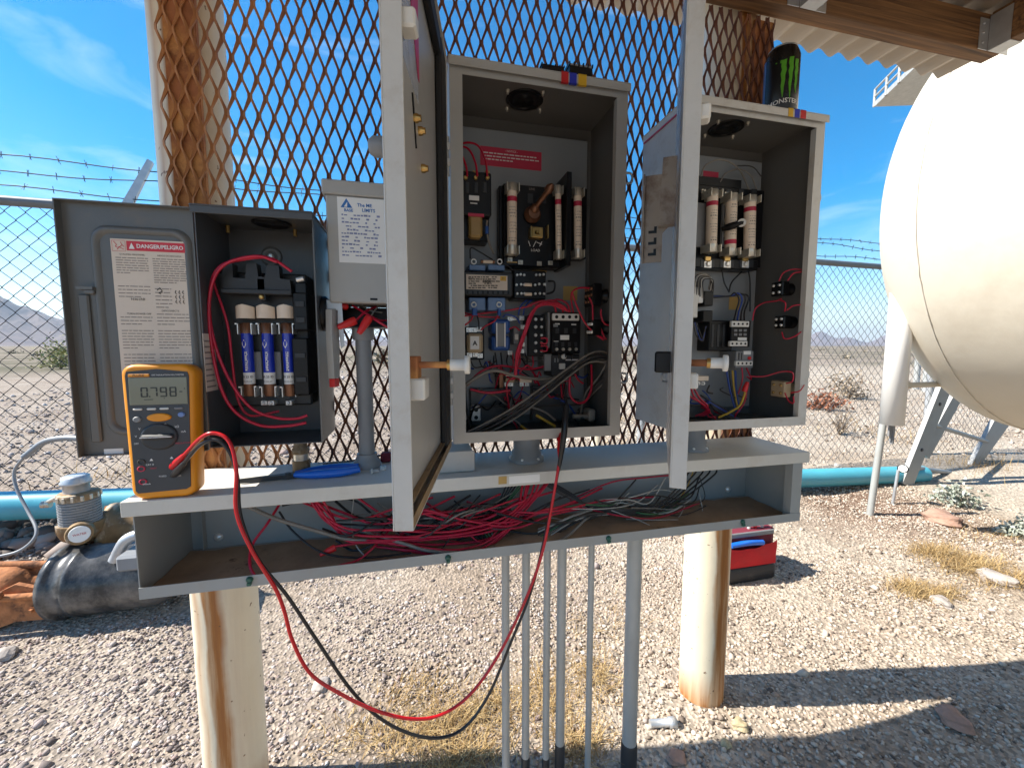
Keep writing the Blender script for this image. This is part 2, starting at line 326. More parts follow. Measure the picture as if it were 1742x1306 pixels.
def rusty_post(name, bands, base_z):
    # cream paint with rust streaks that run down the pipe at given places (local x) and a rusty foot
    m = M['post'].copy(); m.name = name; nt = m.node_tree; b = nt.nodes['Principled BSDF']; N = nt.nodes.new; L = nt.links.new
    src = b.inputs['Base Color'].links[0].from_socket; tc = N('ShaderNodeTexCoord'); sp = N('ShaderNodeSeparateXYZ'); L(tc.outputs['Object'], sp.inputs[0])
    mp = N('ShaderNodeMapping'); mp.inputs['Scale'].default_value = (42, 42, 2.2); L(tc.outputs['Object'], mp.inputs[0])
    n = N('ShaderNodeTexNoise'); n.inputs['Scale'].default_value = 1; n.inputs['Detail'].default_value = 7; n.inputs['Roughness'].default_value = 0.65; L(mp.outputs[0], n.inputs['Vector'])
    tot = None
    def mth(op, a, b2):
        q = N('ShaderNodeMath'); q.operation = op; q.use_clamp = op in ('ADD', 'MULTIPLY') and True
        for i, z in enumerate((a, b2)):
            if isinstance(z, (int, float)): q.inputs[i].default_value = z
            else: L(z, q.inputs[i])
        return q.outputs[0]
    wob = N('ShaderNodeMath'); wob.operation = 'MULTIPLY_ADD'; nw = N('ShaderNodeTexNoise'); nw.inputs['Scale'].default_value = 7; nw.inputs['Detail'].default_value = 4; L(tc.outputs['Object'], nw.inputs['Vector']); L(nw.outputs[0], wob.inputs[0]); wob.inputs[1].default_value = 0.030; L(sp.outputs['X'], wob.inputs[2])
    wo2 = N('ShaderNodeMath'); wo2.operation = 'SUBTRACT'; L(wob.outputs[0], wo2.inputs[0]); wo2.inputs[1].default_value = 0.015
    def band(v, c, w):
        d = N('ShaderNodeMath'); d.operation = 'SUBTRACT'; L(v, d.inputs[0]); d.inputs[1].default_value = c
        a = N('ShaderNodeMath'); a.operation = 'ABSOLUTE'; L(d.outputs[0], a.inputs[0])
        r = N('ShaderNodeMapRange'); r.inputs['From Min'].default_value = w; r.inputs['From Max'].default_value = 0; L(a.outputs[0], r.inputs['Value']); return r.outputs[0]
    for c, w, s in bands:
        q = mth('MULTIPLY', band(wo2.outputs[0], c, w), s)
        tot = q if tot is None else mth('ADD', tot, q)
    r = N('ShaderNodeMapRange'); r.inputs['From Min'].default_value = base_z+0.10; r.inputs['From Max'].default_value = base_z; L(sp.outputs['Z'], r.inputs['Value'])
    tot = mth('ADD', tot, r.outputs[0])
    nn = N('ShaderNodeMapRange'); nn.inputs['From Min'].default_value = 0.32; nn.inputs['From Max'].default_value = 0.56; nn.inputs['To Min'].default_value = 0.35; nn.inputs['To Max'].default_value = 1.0; L(n.outputs[0], nn.inputs['Value'])
    fac = mth('MULTIPLY', tot, nn.outputs[0])
    n2 = N('ShaderNodeTexNoise'); n2.inputs['Scale'].default_value = 75; n2.inputs['Detail'].default_value = 2; L(tc.outputs['Object'], n2.inputs['Vector'])
    sp2 = N('ShaderNodeMapRange'); sp2.inputs['From Min'].default_value = 0.70; sp2.inputs['From Max'].default_value = 0.74; L(n2.outputs[0], sp2.inputs['Value'])
    rc = N('ShaderNodeValToRGB'); rc.color_ramp.elements[0].color = (0.52, 0.23, 0.045, 1); rc.color_ramp.elements[1].color = (0.27, 0.085, 0.02, 1); rc.color_ramp.elements[0].position = 0.35; rc.color_ramp.elements[1].position = 0.7; L(n.outputs[0], rc.inputs[0])
    x = N('ShaderNodeMixRGB'); L(fac, x.inputs[0]); L(src, x.inputs[1]); L(rc.outputs[0], x.inputs[2])
    y = N('ShaderNodeMixRGB'); L(sp2.outputs[0], y.inputs[0]); L(x.outputs[0], y.inputs[1]); y.inputs[2].default_value = (0.18, 0.09, 0.04, 1); L(y.outputs[0], b.inputs['Base Color']); return m

# ------------------------------------------------------------------ ground
def sstep(a, b, x): t = np.clip((x-a)/(b-a), 0, 1); return t*t*(3-2*t)
def gz(x, y):
    x = np.asarray(x, float); y = np.asarray(y, float)
    rise = 0.215-0.043*(np.clip(x, -1.5, 2.5)+1.5)
    z = -0.965 + sstep(1.62, 2.15, y)*rise + sstep(2.3, 5, y)*sstep(0.5, 2.5, x)*0.07
    return z + 0.006*np.sin(x*5.1+1)*np.cos(y*4.3) + 0.004*np.sin(x*11+y*7)
def gzf(x, y): return float(gz(x, y))
def axis_pts(lo, hi, step, far, n):
    near = np.arange(lo, hi+1e-6, step); g = (np.geomspace(1, far, n)-1)[1:]
    return np.concatenate([lo-g[::-1], near, hi+g])
gx = axis_pts(-3, 6, 0.12, 16000, 26); gy = axis_pts(-2, 7, 0.12, 16000, 26)
XX, YY = np.meshgrid(gx, gy); ZZ = gz(XX, YY)
nx, ny = len(gx), len(gy)
idx = np.arange(nx*ny).reshape(ny, nx)
faces = np.stack([idx[:-1, :-1], idx[:-1, 1:], idx[1:, 1:], idx[1:, :-1]], -1).reshape(-1, 4)
gm = bpy.data.meshes.new('ground'); gm.from_pydata(np.stack([XX, YY, ZZ], -1).reshape(-1, 3).tolist(), [], faces.tolist())
gm.polygons.foreach_set('use_smooth', [True]*len(gm.polygons))
def ground_mat():
    m = bpy.data.materials.new('desert_gravel_ground'); m.use_nodes = True; nt = m.node_tree; b = nt.nodes['Principled BSDF']; N = nt.nodes.new; L = nt.links.new
    b.inputs['Roughness'].default_value = 0.95; b.inputs['Specular IOR Level'].default_value = 0.15
    tc = N('ShaderNodeTexCoord')
    v = N('ShaderNodeTexVoronoi'); v.inputs['Scale'].default_value = 95; L(tc.outputs['Object'], v.inputs['Vector'])
    n = N('ShaderNodeTexNoise'); n.inputs['Scale'].default_value = 1.4; n.inputs['Detail'].default_value = 8; n.inputs['Roughness'].default_value = 0.6; L(tc.outputs['Object'], n.inputs['Vector'])
    c = N('ShaderNodeValToRGB'); e = c.color_ramp.elements; e[0].position = 0.32; e[0].color = (0.34, 0.275, 0.215, 1); e[1].position = 0.68; e[1].color = (0.50, 0.44, 0.37, 1); L(n.outputs[0], c.inputs[0])
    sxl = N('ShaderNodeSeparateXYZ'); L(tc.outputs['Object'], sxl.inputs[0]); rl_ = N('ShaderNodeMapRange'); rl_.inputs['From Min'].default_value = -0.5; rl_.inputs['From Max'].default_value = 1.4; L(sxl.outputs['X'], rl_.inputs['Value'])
    dk = N('ShaderNodeMixRGB'); dk.blend_type = 'MULTIPLY'; dk.inputs[0].default_value = 1; L(c.outputs[0], dk.inputs[1]); mc_ = N('ShaderNodeMixRGB'); mc_.inputs[1].default_value = (0.72, 0.69, 0.67, 1); mc_.inputs[2].default_value = (0.92, 0.90, 0.86, 1); L(rl_.outputs[0], mc_.inputs[0]); L(mc_.outputs[0], dk.inputs[2])  # left ground mauver, and darkened to paint in shade between the stones
    h = N('ShaderNodeMixRGB'); h.blend_type = 'OVERLAY'; h.inputs[0].default_value = 0.5; L(dk.outputs[0], h.inputs[1])
    bw = N('ShaderNodeRGBToBW'); L(v.outputs['Color'], bw.inputs[0]); L(bw.outputs[0], h.inputs[2])
    # damp reddish soil by the pole, far scrubland beyond the yard
    sx = N('ShaderNodeSeparateXYZ'); L(tc.outputs['Object'], sx.inputs[0])
    d = N('ShaderNodeVectorMath'); d.operation = 'DISTANCE'; d.inputs[1].default_value = (2.6, 1.75, -0.92); L(tc.outputs['Object'], d.inputs[0])
    a = N('ShaderNodeMath'); a.operation = 'MULTIPLY_ADD'; a.inputs[1].default_value = 0.9; L(n.outputs[0], a.inputs[0]); L(d.outputs['Value'], a.inputs[2])
    r = N('ShaderNodeMapRange'); r.inputs['From Min'].default_value = 1.15; r.inputs['From Max'].default_value = 0.55; r.inputs['To Max'].default_value = 0.85; L(a.outputs[0], r.inputs['Value'])
    x = N('ShaderNodeMixRGB'); x.inputs[2].default_value = (0.15, 0.085, 0.055, 1); L(r.outputs[0], x.inputs[0]); L(h.outputs[0], x.inputs[1])
    r2 = N('ShaderNodeMapRange'); r2.inputs['From Min'].default_value = 11; r2.inputs['From Max'].default_value = 16; L(sx.outputs['Y'], r2.inputs['Value'])
    n5 = N('ShaderNodeTexNoise'); n5.inputs['Scale'].default_value = 0.25; n5.inputs['Detail'].default_value = 6; L(tc.outputs['Object'], n5.inputs['Vector'])
    c5 = N('ShaderNodeValToRGB'); q = c5.color_ramp.elements; q[0].position = 0.4; q[0].color = (0.13, 0.115, 0.075, 1); q[1].position = 0.62; q[1].color = (0.30, 0.24, 0.19, 1); L(n5.outputs[0], c5.inputs[0])
    y = N('ShaderNodeMixRGB'); L(r2.outputs[0], y.inputs[0]); L(x.outputs[0], y.inputs[1]); L(c5.outputs[0], y.inputs[2]); L(y.outputs[0], b.inputs['Base Color'])
    bp = N('ShaderNodeBump'); bp.inputs['Distance'].default_value = 0.006; bp.inputs['Strength'].default_value = 0.9; L(v.outputs['Distance'], bp.inputs['Height']); L(bp.outputs[0], b.inputs['Normal']); return m
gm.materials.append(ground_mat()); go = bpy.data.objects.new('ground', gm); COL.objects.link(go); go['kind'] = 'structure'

def island_mat(name, stops, rough=0.9):
    m = bpy.data.materials.new(name); m.use_nodes = True; nt = m.node_tree; b = nt.nodes['Principled BSDF']; N = nt.nodes.new; L = nt.links.new
    g = N('ShaderNodeNewGeometry'); c = N('ShaderNodeValToRGB'); e = c.color_ramp.elements
    while len(e) < len(stops): e.new(0.5)
    for i, (p, col) in enumerate(stops): e[i].position = p; e[i].color = (*col, 1)
    L(g.outputs['Random Per Island'], c.inputs[0]); L(c.outputs[0], b.inputs['Base Color']); b.inputs['Roughness'].default_value = rough; b.inputs['Specular IOR Level'].default_value = 0.2; return m
M['stonewarm'] = island_mat('beige_gravel', [(0.0, (0.11, 0.085, 0.07)), (0.18, (0.32, 0.255, 0.20)), (0.4, (0.48, 0.40, 0.325)), (0.7, (0.56, 0.48, 0.39)), (0.9, (0.42, 0.30, 0.22)), (0.97, (0.66, 0.60, 0.52))])
M['stone'] = island_mat('mixed_gravel', [(0.0, (0.085, 0.07, 0.065)), (0.22, (0.25, 0.205, 0.185)), (0.4, (0.40, 0.34, 0.305)), (0.7, (0.49, 0.425, 0.385)), (0.9, (0.31, 0.225, 0.20)), (0.97, (0.60, 0.56, 0.53))])
t_ = (1+5**0.5)/2
ICO = np.array([(-1,t_,0),(1,t_,0),(-1,-t_,0),(1,-t_,0),(0,-1,t_),(0,1,t_),(0,-1,-t_),(0,1,-t_),(t_,0,-1),(t_,0,1),(-t_,0,-1),(-t_,0,1)])/math.sqrt(1+t_*t_)
ICOF = np.array([(0,11,5),(0,5,1),(0,1,7),(0,7,10),(0,10,11),(1,5,9),(5,11,4),(11,10,2),(10,7,6),(7,1,8),(3,9,4),(3,4,2),(3,2,6),(3,6,8),(3,8,9),(4,9,5),(2,4,11),(6,2,10),(8,6,7),(9,8,1)])
def fast_mesh(name, verts, tris, m):
    me = bpy.data.meshes.new(name); nv, nf = len(verts), len(tris)
    me.vertices.add(nv); me.vertices.foreach_set('co', verts.astype(np.float32).ravel())
    me.loops.add(nf*3); me.loops.foreach_set('vertex_index', tris.astype(np.int32).ravel())
    me.polygons.add(nf); me.polygons.foreach_set('loop_start', np.arange(0, nf*3, 3, dtype=np.int32)); me.polygons.foreach_set('loop_total', np.full(nf, 3, np.int32))
    me.materials.append(m); me.update(calc_edges=True); me.validate(); o = bpy.data.objects.new(name, me); COL.objects.link(o); return o
def rot_mats(n, tilt=None):
    q = RNG.normal(size=(n, 4)); q /= np.linalg.norm(q, axis=1)[:, None]; w, x, y, z = q.T
    return np.stack([1-2*(y*y+z*z), 2*(x*y-z*w), 2*(x*z+y*w), 2*(x*y+z*w), 1-2*(x*x+z*z), 2*(y*z-x*w), 2*(x*z-y*w), 2*(y*z+x*w), 1-2*(x*x+y*y)], -1).reshape(n, 3, 3)
def stones(px, py, r, sink=0.25):
    n = len(px); b = ICO[None]*(1+RNG.uniform(-0.40, 0.36, (n, 12, 1))); b = b*RNG.uniform(0.6, 1.25, (n, 1, 3))
    b = np.einsum('nij,nkj->nki', rot_mats(n), b); b[:, :, 2] *= 0.72
    v = b*r[:, None, None]; v[:, :, 0] += px[:, None]; v[:, :, 1] += py[:, None]; v[:, :, 2] += (gz(px, py)+r*(0.5-sink))[:, None]
    return v.reshape(-1, 3), (ICOF[None]+12*np.arange(n)[:, None, None]).reshape(-1, 3)
ax = []
def zone(n, x0, x1, y0, y1, rm, sg):
    x = RNG.uniform(x0, x1, n); y = RNG.uniform(y0, y1, n); r = rm*np.exp(RNG.normal(0, sg, n)); ax.append((x, y, np.clip(r, 0, 0.05)))
zone(98000, -2.2, 3.2, 0.32, 2.35, 0.0040, 0.34); zone(60, -2.0, 3.2, 0.4, 2.2, 0.011, 0.3)
zone(22000, -5.0, 8.0, 2.35, 6.0, 0.0075, 0.42); zone(6000, -6, 11, 6.0, 13, 0.016, 0.4)
x = np.concatenate([a[0] for a in ax]); y = np.concatenate([a[1] for a in ax]); r = np.concatenate([a[2] for a in ax])
pn = np.sin(x*3.1+1.2*np.sin(y*2.7))*np.cos(y*4.1+0.8*np.sin(x*2.2))+0.5*np.sin(x*7.3+y*5.9)
keep = (pn+RNG.normal(0, 0.35, len(x)) > -0.62) | (r > 0.008); x, y, r = x[keep], y[keep], r[keep]
left = (x-0.25*y+0.35*np.sin(y*2.1)+RNG.normal(0, 0.35, len(x))) < 0.15
for sel, m in ((left, M['stone']), (~left, M['stonewarm'])):
    v, f = stones(x[sel], y[sel], r[sel]); gv = fast_mesh('gravel', v, f, m); gv['kind'] = 'stuff'
# dark rubble heaped under and in front of the blue pipe on the left
M['rubble'] = island_mat('dark_rubble', [(0.0, (0.10, 0.085, 0.075)), (0.5, (0.20, 0.165, 0.145)), (1.0, (0.36, 0.30, 0.26))])
n = 520; x = RNG.uniform(-2.2, -0.75, n); y = RNG.uniform(1.72, 2.2, n); r = 0.024*np.exp(RNG.normal(0, 0.4, n))
v, f = stones(x, y, np.clip(r, 0, 0.055), 0.2); rb = fast_mesh('rubble', v, f, M['rubble']); rb['kind'] = 'stuff'

# hills
def hill_mat(name, a, b2, sc):
    return mat(name, a, 0.95, var=0.2, vs=sc, col2=b2, thr=0.48, soft=0.2, spec=0.1)
from mathutils import noise as mno
def ridge(name, D, az0, az1, hf, m, base=-3, n=420, rows=40):
    vs = []; fs = []
    for i in range(n+1):
        azd = az0+(az1-az0)*i/n; az = rad(azd)
        for j in range(rows+1):
            t = j/rows; d = D*(1.0+0.6*t); q = Vector((azd*0.35, t*4, D*0.01))
            f = mno.fractal(q, 1.0, 2.0, 6); f2 = mno.ridged_multi_fractal(q*0.8, 1.0, 2.1, 5, 1.0, 2.0)
            pr = (0.5-0.5*math.cos(min(t/0.75, 1)*math.pi))
            z = base + hf(azd)*D*1.45*pr*(1+0.22*f)*(0.86+0.10*f2)
            vs.append((math.sin(az)*d, math.cos(az)*d, z))
    for i in range(n):
        for j in range(rows):
            a = i*(rows+1)+j; fs.append((a, a+rows+1, a+rows+2, a+1))
    me = bpy.data.meshes.new(name); me.from_pydata(vs, [], fs); me.materials.append(m)
    o = bpy.data.objects.new(name, me); COL.objects.link(o); o['kind'] = 'structure'; return o
def hl(az):
    xs_ = [-85, -60, -50, -44, -40, -37.5, -35, -33, -30, -26, -20, -12, 4]; ys_ = [.03, .07, .10, .095, .082, .068, .050, .040, .034, .026, .018, .012, .010]
    return float(np.interp(az, xs_, ys_))
def hr(az): return 0.022+0.008*math.sin(az*0.31+1)+0.005*math.sin(az*0.9)+0.003*math.sin(az*2.3)
M['hill'] = hill_mat('bare_rock_slope', (0.155, 0.115, 0.10), (0.085, 0.07, 0.07), 0.012)
M['hillfar'] = hill_mat('far_rock_slope', (0.20, 0.15, 0.13), (0.13, 0.10, 0.10), 0.002)
ridge('hills', 3600, -85, 4, hl, M['hill']); ridge('hills', 7000, -12, 100, hr, M['hillfar'], base=-10)

# haze: one closed box of thin air round everything
hm_ = bpy.data.materials.new('thin_haze'); hm_.use_nodes = True; hn = hm_.node_tree; hn.nodes.clear()
pv = hn.nodes.new('ShaderNodeVolumePrincipled'); pv.inputs['Color'].default_value = (0.80, 0.88, 1.0, 1); pv.inputs['Density'].default_value = HAZE; pv.inputs['Anisotropy'].default_value = 0.2
ho_ = hn.nodes.new('ShaderNodeOutputMaterial'); hn.links.new(pv.outputs[0], ho_.inputs['Volume'])
hb = MB().box((-16800, -16800, -14), (16800, 16800, 620)).build('haze', hm_); hb['kind'] = 'stuff'

# ------------------------------------------------------------------ pipe posts, mesh, roof
PR = 0.0572; ROOFZ = 0.832
def pipe_post(cx, label, bands):
    g = gzf(cx, 0.915)
    t = thing('pipe_post', label, 'post', (cx, 0.915, g), 'pipe posts carrying the panel wall')
    mb = MB(); mb.lathe((cx, 0.915, g-0.05), (0, 0, 1), [(PR, 0), (PR, ROOFZ-g+0.048)], 40)
    m = rusty_post('rust_streaked_paint', bands, 0.0); o = mb.build('pipe', m, t)
    return t
pipe_post(-0.388, 'cream pipe post with orange rust streak, left end of the panels, behind the multimeter', [(-0.007, 0.011, 2.4), (0.006, 0.016, 1.1), (-0.030, 0.012, 0.6), (0.03, 0.03, 0.25)])
pipe_post(0.757, 'sunlit cream pipe post with rusty foot, at right beside the red tool bag', [(-0.002, 0.018, 2.8), (0.014, 0.026, 2.0)])

def strands(mb, x0, x1, z0, z1, sw, lw, wd, th, yf, wob=0.0, bond=0.22, rnd=False):
    n = int((x1-x0)/(sw/2)); s4 = sw/4
    for k in range(n+1):
        xc = x0+k*sw/2; m = int((z1-z0)/(lw/2))+1; pts = []
        for j in range(m+1):
            sg = 1 if (j+k) % 2 else -1; z = z0+j*lw/2; bl = lw*bond/2
            e = s4-wd*0.35
            jx_, jy_ = random.uniform(-.008, .008)*sw, random.uniform(-.25, .25)*wob
            for dz in (-bl*0.5, bl*0.5): pts.append((xc+sg*e+jx_, z+dz+jx_*.6, sg*wob+jy_))
        pts = [p for p in pts if z0-1e-6 <= p[1] <= z1]
        vs = []; fs = []
        for i, (px, pz, pw) in enumerate(pts):
            y = yf(px)
            for dx, dy in ((-wd/2, -th/2), (wd/2, -th/2), (wd/2, th/2), (-wd/2, th/2)): vs.append((px+dx, y+dy+pw*(1 if dx > 0 else -1)*0.5+pw*0.2, pz))
        for i in range(len(pts)-1):
            for q in range(4): fs.append([i*4+q, i*4+(q+1) % 4, (i+1)*4+(q+1) % 4, (i+1)*4+q])
        mb.add(vs, fs)
em = thing('expanded_metal_panel', 'rusty expanded metal screen between the two posts behind all enclosures', 'metal mesh', (0.2, 0.852, -0.36))
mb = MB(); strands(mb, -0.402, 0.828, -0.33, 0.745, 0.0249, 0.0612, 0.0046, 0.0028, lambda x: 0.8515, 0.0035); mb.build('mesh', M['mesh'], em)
for xs in (-1, 1):
    mb = MB()
    if xs < 0: mb.box((-0.398, 0.8545, -0.34), (-0.352, 0.8575, 0.74)); mb.box((-0.3535, 0.8575, -0.34), (-0.3505, 0.866, 0.74))
    else: mb.box((0.772, 0.8545, -0.34), (0.822, 0.8575, 0.74)); mb.box((0.7705, 0.8575, -0.34), (0.7735, 0.87, 0.74))
    mb.build('angle_iron', M['rust'], em)

rf = thing('shade_roof', 'low timber framed shade roof with corrugated sheet above the panels', 'roof', (0.2, 0.8, 0.742))
BX0, BX1 = -1.0, 1.475
MB().box((BX0, 0.809, 0.742), (BX1, 0.847, 0.831), 0.002).build('header_beam', M['wood'], rf)
mb = MB(); xs = np.arange(BX0-0.03, 1.62, 0.009); pr = [0.009*math.cos(2*math.pi*q/0.072) for q in xs]; vs = []; fs = []
for j, yy in enumerate((1.03, -1.6)):
    for k, xq in enumerate(xs): vs.append((xq, yy, ROOFZ+0.0095+pr[k]))
for k, xq in enumerate(xs): vs.append((xq, 1.03, ROOFZ+0.0105+pr[k]))
for k, xq in enumerate(xs): vs.append((xq, -1.6, ROOFZ+0.0105+pr[k]))
n = len(xs)
for k in range(n-1):
    fs += [(k, k+1, n+k+1, n+k), (2*n+k, 3*n+k, 3*n+k+1, 2*n+k+1), (k, 2*n+k, 2*n+k+1, k+1)]
mb.add(vs, fs, 0, True); mb.build('roof_sheet', M['sheet'], rf)
jx = [P(1690, 60, 0.809).x, P(1372, 5, 0.809).x]; st = jx[0]-jx[1]; jx += [jx[1]-st, jx[1]-2*st, jx[1]-3*st, jx[1]-4*st]
for i, q in enumerate(jx):
    if q-0.02 < BX0: continue
    MB().box((q-0.019, -1.5, 0.742), (q+0.019, 0.8055, 0.8305), 0.002).build('joist', M['wood'], rf)
    mb = MB()
    for s in (-1, 1):
        mb.box((q+s*0.0205-0.0008, 0.765, 0.742), (q+s*0.0205+0.0008, 0.806, 0.822)); mb.box((q+s*0.0215, 0.8065, 0.742), (q+s*0.052, 0.8082, 0.815))
        for zz in (0.757, 0.78, 0.802): mb.ball((q+s*0.04, 0.806, zz), 0.0035, 8)
    mb.box((q-0.0205, 0.765, 0.7400), (q+0.0205, 0.806, 0.7415))
    mb.build('joist_hanger', M['galv'], rf)
MB().box((BX0, -1.56, 0.742), (BX1, -1.505, 0.831), 0.002).build('header_beam', M['wood'], rf)
for q in (BX0+0.3, BX1-0.3):
    mb = MB(); mb.cyl((q, -1.62, -1.0), (q, -1.62, ROOFZ-0.005), 0.045, n=20); mb.build('roof_post', M['post'], rf)

# ------------------------------------------------------------------ wireway
YF = 0.690; YB = 0.842
ww = thing('wireway', 'long open grey wire trough full of red and black wires below the enclosures', 'wire trough', (0.2, 0.766, -0.375))
mb = MB(); T = 0.0015
mb.box((-0.405, YB-T, -0.375), (0.80, YB, -0.2265)); mb.box((-0.405, YF+T, -0.375), (0.80, YB-T, -0.375+T))
mb.box((-0.405, YF, -0.375), (0.80, YF+T, -0.357))
mb.box((-0.405, YF+T, -0.3735), (-0.4035, YB-T, -0.2265)); mb.box((0.7985, YF+T, -0.3735), (0.80, YB-T, -0.2265))
mb.box((0.775, YF+T, -0.372), (0.777, YF+0.02, -0.2265)); mb.box((0.777, YF+T, -0.372), (0.7985, YF+0.003, -0.2265))
mb.box((-0.382, YB-0.014, -0.372), (-0.3805, YB-T, -0.2265))
mb.build('trough', M['tray'], ww)
mb = MB(); mb.box((-0.4165, 0.688, -0.2262), (0.8115, 0.8425, -0.2240)); mb.box((-0.4165, 0.6865, -0.2465), (0.8115, 0.688, -0.2240), 0.0006); mb.box((0.8105, 0.688, -0.244), (0.8115, 0.8425, -0.2262)); mb.box((-0.4165, 0.688, -0.244), (-0.4155, 0.8425, -0.2262))
mb.build('cover', M['lid'], ww)
mb = MB(); vs = []; fs = []; nx_, ny_ = 60, 8
for i in range(nx_+1):
    for j in range(ny_+1): vs.append((-0.402+1.199*i/nx_, YF+0.003+0.135*j/ny_, -0.3725+0.002*math.sin(i*1.7+j)*math.sin(j*0.9+i*0.3)+0.0018))
for i in range(nx_):
    for j in range(ny_): a = i*(ny_+1)+j; fs.append((a, a+ny_+1, a+ny_+2, a+1))
mb.add(vs, fs, 0, True); mb.build('dust_layer', M['dust'], ww)
M['screwgreen'] = mat('green_screw', (0.02, 0.10, 0.075), 0.4)
for q in ((425, 985), (762, 948), (1035, 915), (1263, 887)):
    p = P(*q, YF); mb = MB(); mb.lathe(p, (0, -1, 0), [(0.0052, -0.001), (0.0052, 0.002), (0.003, 0.0045)], 12); mb.box((p.x-0.003, p.y-0.006, p.z-0.008), (p.x+0.003, p.y-0.001, p.z-0.003), 0.0005); mb.build('screw', M['screwgreen'], ww)
for q in ((372, 913), (1238, 832)):
    p = P(*q, YB-0.002); mb = MB(); mb.lathe(p, (0, -1, 0), [(0.008, 0), (0.008, 0.001), (0.005, 0.004), (0.001, 0.005)], 14); mb.build('back_screw', M['steel'], ww)
x0, x1, z0, z1 = RC(866, 808, 918, 821, 0.6862); MB().box((x0, 0.6856, z0), (x1, 0.6863, z1)).build('white_sticker', M['paper'], ww)
x0, x1, z0, z1 = RC(848, 810, 862, 823, 0.6862); MB().box((x0, 0.6857, z0), (x1, 0.6863, z1)).build('orange_sticker', M['amber'], ww)

WIRES = []
def wire(pts, r, m, parent, name='wire', jit=0.0, n=6):
    q = []
    for p in pts:
        v = p if isinstance(p, Vector) else P(p[0], p[1], p[2])
        q.append(Vector(v)+Vector((random.uniform(-jit, jit), random.uniform(-jit, jit), random.uniform(-jit, jit))))
    return MB().tube(q, r, n).build(name, M[m], parent)
# wires lying in the trough (photo pixel, depth)
R_ = 0.0023
for off in range(5):
    d = off*5
    wire([(520+d, 845, .77), (545+d, 880, .76), (590, 902+d*.7, .745), (660, 908+d*.8, .735), (760, 904+d, .735), (850, 885+d, .745), (893+d, 852, .765), (900+d*2, 815, .79)], R_, 'redwire', ww, jit=.0055)
for off in range(3):
    d = off*4
    wire([(690, 858+d, .775), (740, 868+d, .755), (800, 886+d, .745), (870, 884+d, .745), (930, 866+d, .755), (985, 858+d, .775)], R_, 'redwire', ww, jit=.0055)
    wire([(640, 920+d*1.4, .745), (700, 930+d, .725), (770, 934+d, .715), (830, 920+d, .725), (880, 880+d, .75), (886+d*2, 820, .79)], R_, 'redwire', ww, jit=.0055)
wire([(600, 840, .80), (640, 870, .78), (690, 900, .76), (740, 905, .75), (800, 880, .76)], R_, 'redwire', ww, jit=.0055)
wire([(700, 845, .80), (680, 880, .78), (620, 945, .72), (575, 962, .705)], 0.002, 'redwire', ww)
wire([(480, 850, .80), (455, 890, .77), (430, 925, .75), (425, 960, .72), (437, 985, .70)], 0.0024, 'redwire', ww)
wire([(565, 930, .74), (640, 918, .745), (720, 900, .75), (800, 890, .76)], 0.0022, 'redwire', ww)
wire([(1235, 860, .80), (1280, 866, .79), (1330, 873, .77)], 0.0013, 'redwire', ww)
wire([(970, 850, .79), (1040, 820, .80), (1100, 812, .80), (1140, 808, .80)], 0.0018, 'redwire', ww)
wire([(985, 862, .77), (1060, 878, .75), (1120, 880, .76), (1190, 855, .79)], 0.0018, 'redwire', ww)
for off in range(5):
    d = off*4.5
    wire([(925+d, 822, .79), (960+d, 843, .775), (1010, 860+d*.4, .765), (1070, 866+d*.5, .76), (1130, 850+d, .77), (1165+d*2.5, 812, .79), (1177+d*2.4, 795, .80)], 0.0019, random.choice(['blkwire', 'blkwire', 'blkwire2']), ww)
wire([(480, 860, .79), (540, 846, .80), (600, 850, .80), (640, 880, .785), (690, 915, .77)], 0.0022, 'blkwire', ww)
wire([(475, 870, .78), (500, 905, .76), (550, 940, .73), (620, 948, .72), (700, 940, .715)], 0.002, 'blkwire', ww)
for off in range(7):
    d = off*6
    wire([(862+d, 822, .80), (850+d*.6, 850, .79), (815+d, 885, .77), (800+d, 905, .755), (830+d, 925, .74), (905+d, 918, .735)], 0.0016, random.choice(['blkwire', 'blkwire2', 'blkwire', 'greywire', 'grnwire']), ww)
for k in range(11):          # coil of black wire
    c = PZ(0, 0, -1); c = P(822+random.uniform(-26, 40), 885+random.uniform(-14, 14), 0.80); a0 = random.uniform(0, 6)
    rr = random.uniform(0.022, 0.036)
    wire([c+Vector((math.cos(a0+i*0.55)*rr*1.5, -0.012+0.02*math.sin(i*1.3+k), math.sin(a0+i*0.55)*rr*0.62)) for i in range(11)], 0.0013, random.choice(['blkwire', 'blkwire2', 'blkwire2']), ww)
for off in range(6):
    d = off*5
    wire([(915, 900+d, .74), (955+d, 884, .745), (1010+d, 862+d*.5, .765), (1060, 850+d, .775), (1110+d, 872, .765), (1150+d, 862-d*.5, .78)], 0.0013, ['greywire', 'whitewire', 'blkwire2', 'grnwire', 'greywire', 'whitewire'][off], ww)
wire([(1040, 868, .76), (1085, 884, .745), (1120, 897, .735), (1150, 885, .75), (1165, 860, .785), (1168, 845, .80)], 0.001, 'whitewire', ww)
wire([(1100, 868, .77), (1140, 858, .78), (1165, 835, .79), (1180, 800, .80)], 0.0012, 'yelwire', ww)
wire([(1090, 870, .77), (1135, 862, .78), (1172, 838, .79)], 0.0012, 'grnwire', ww)
wire([(420, 860, .76), (470, 882, .75), (540, 903, .745), (600, 918, .74), (680, 920, .735)], 0.0034, 'greywire', ww, 'cable')
wire([(640, 910, .745), (690, 925, .725), (740, 938, .71), (830, 938, .70), (900, 925, .705)], 0.0032, 'greywire', ww, 'cable')
wire([(905, 930, .71), (960, 915, .72), (1000, 880, .75), (1030, 868, .77)], 0.0028, 'greywire', ww, 'cable')
wire([(602, 845, .80), (598, 890, .77), (605, 925, .75), (620, 945, .73)], 0.0011, 'whitewire', ww)
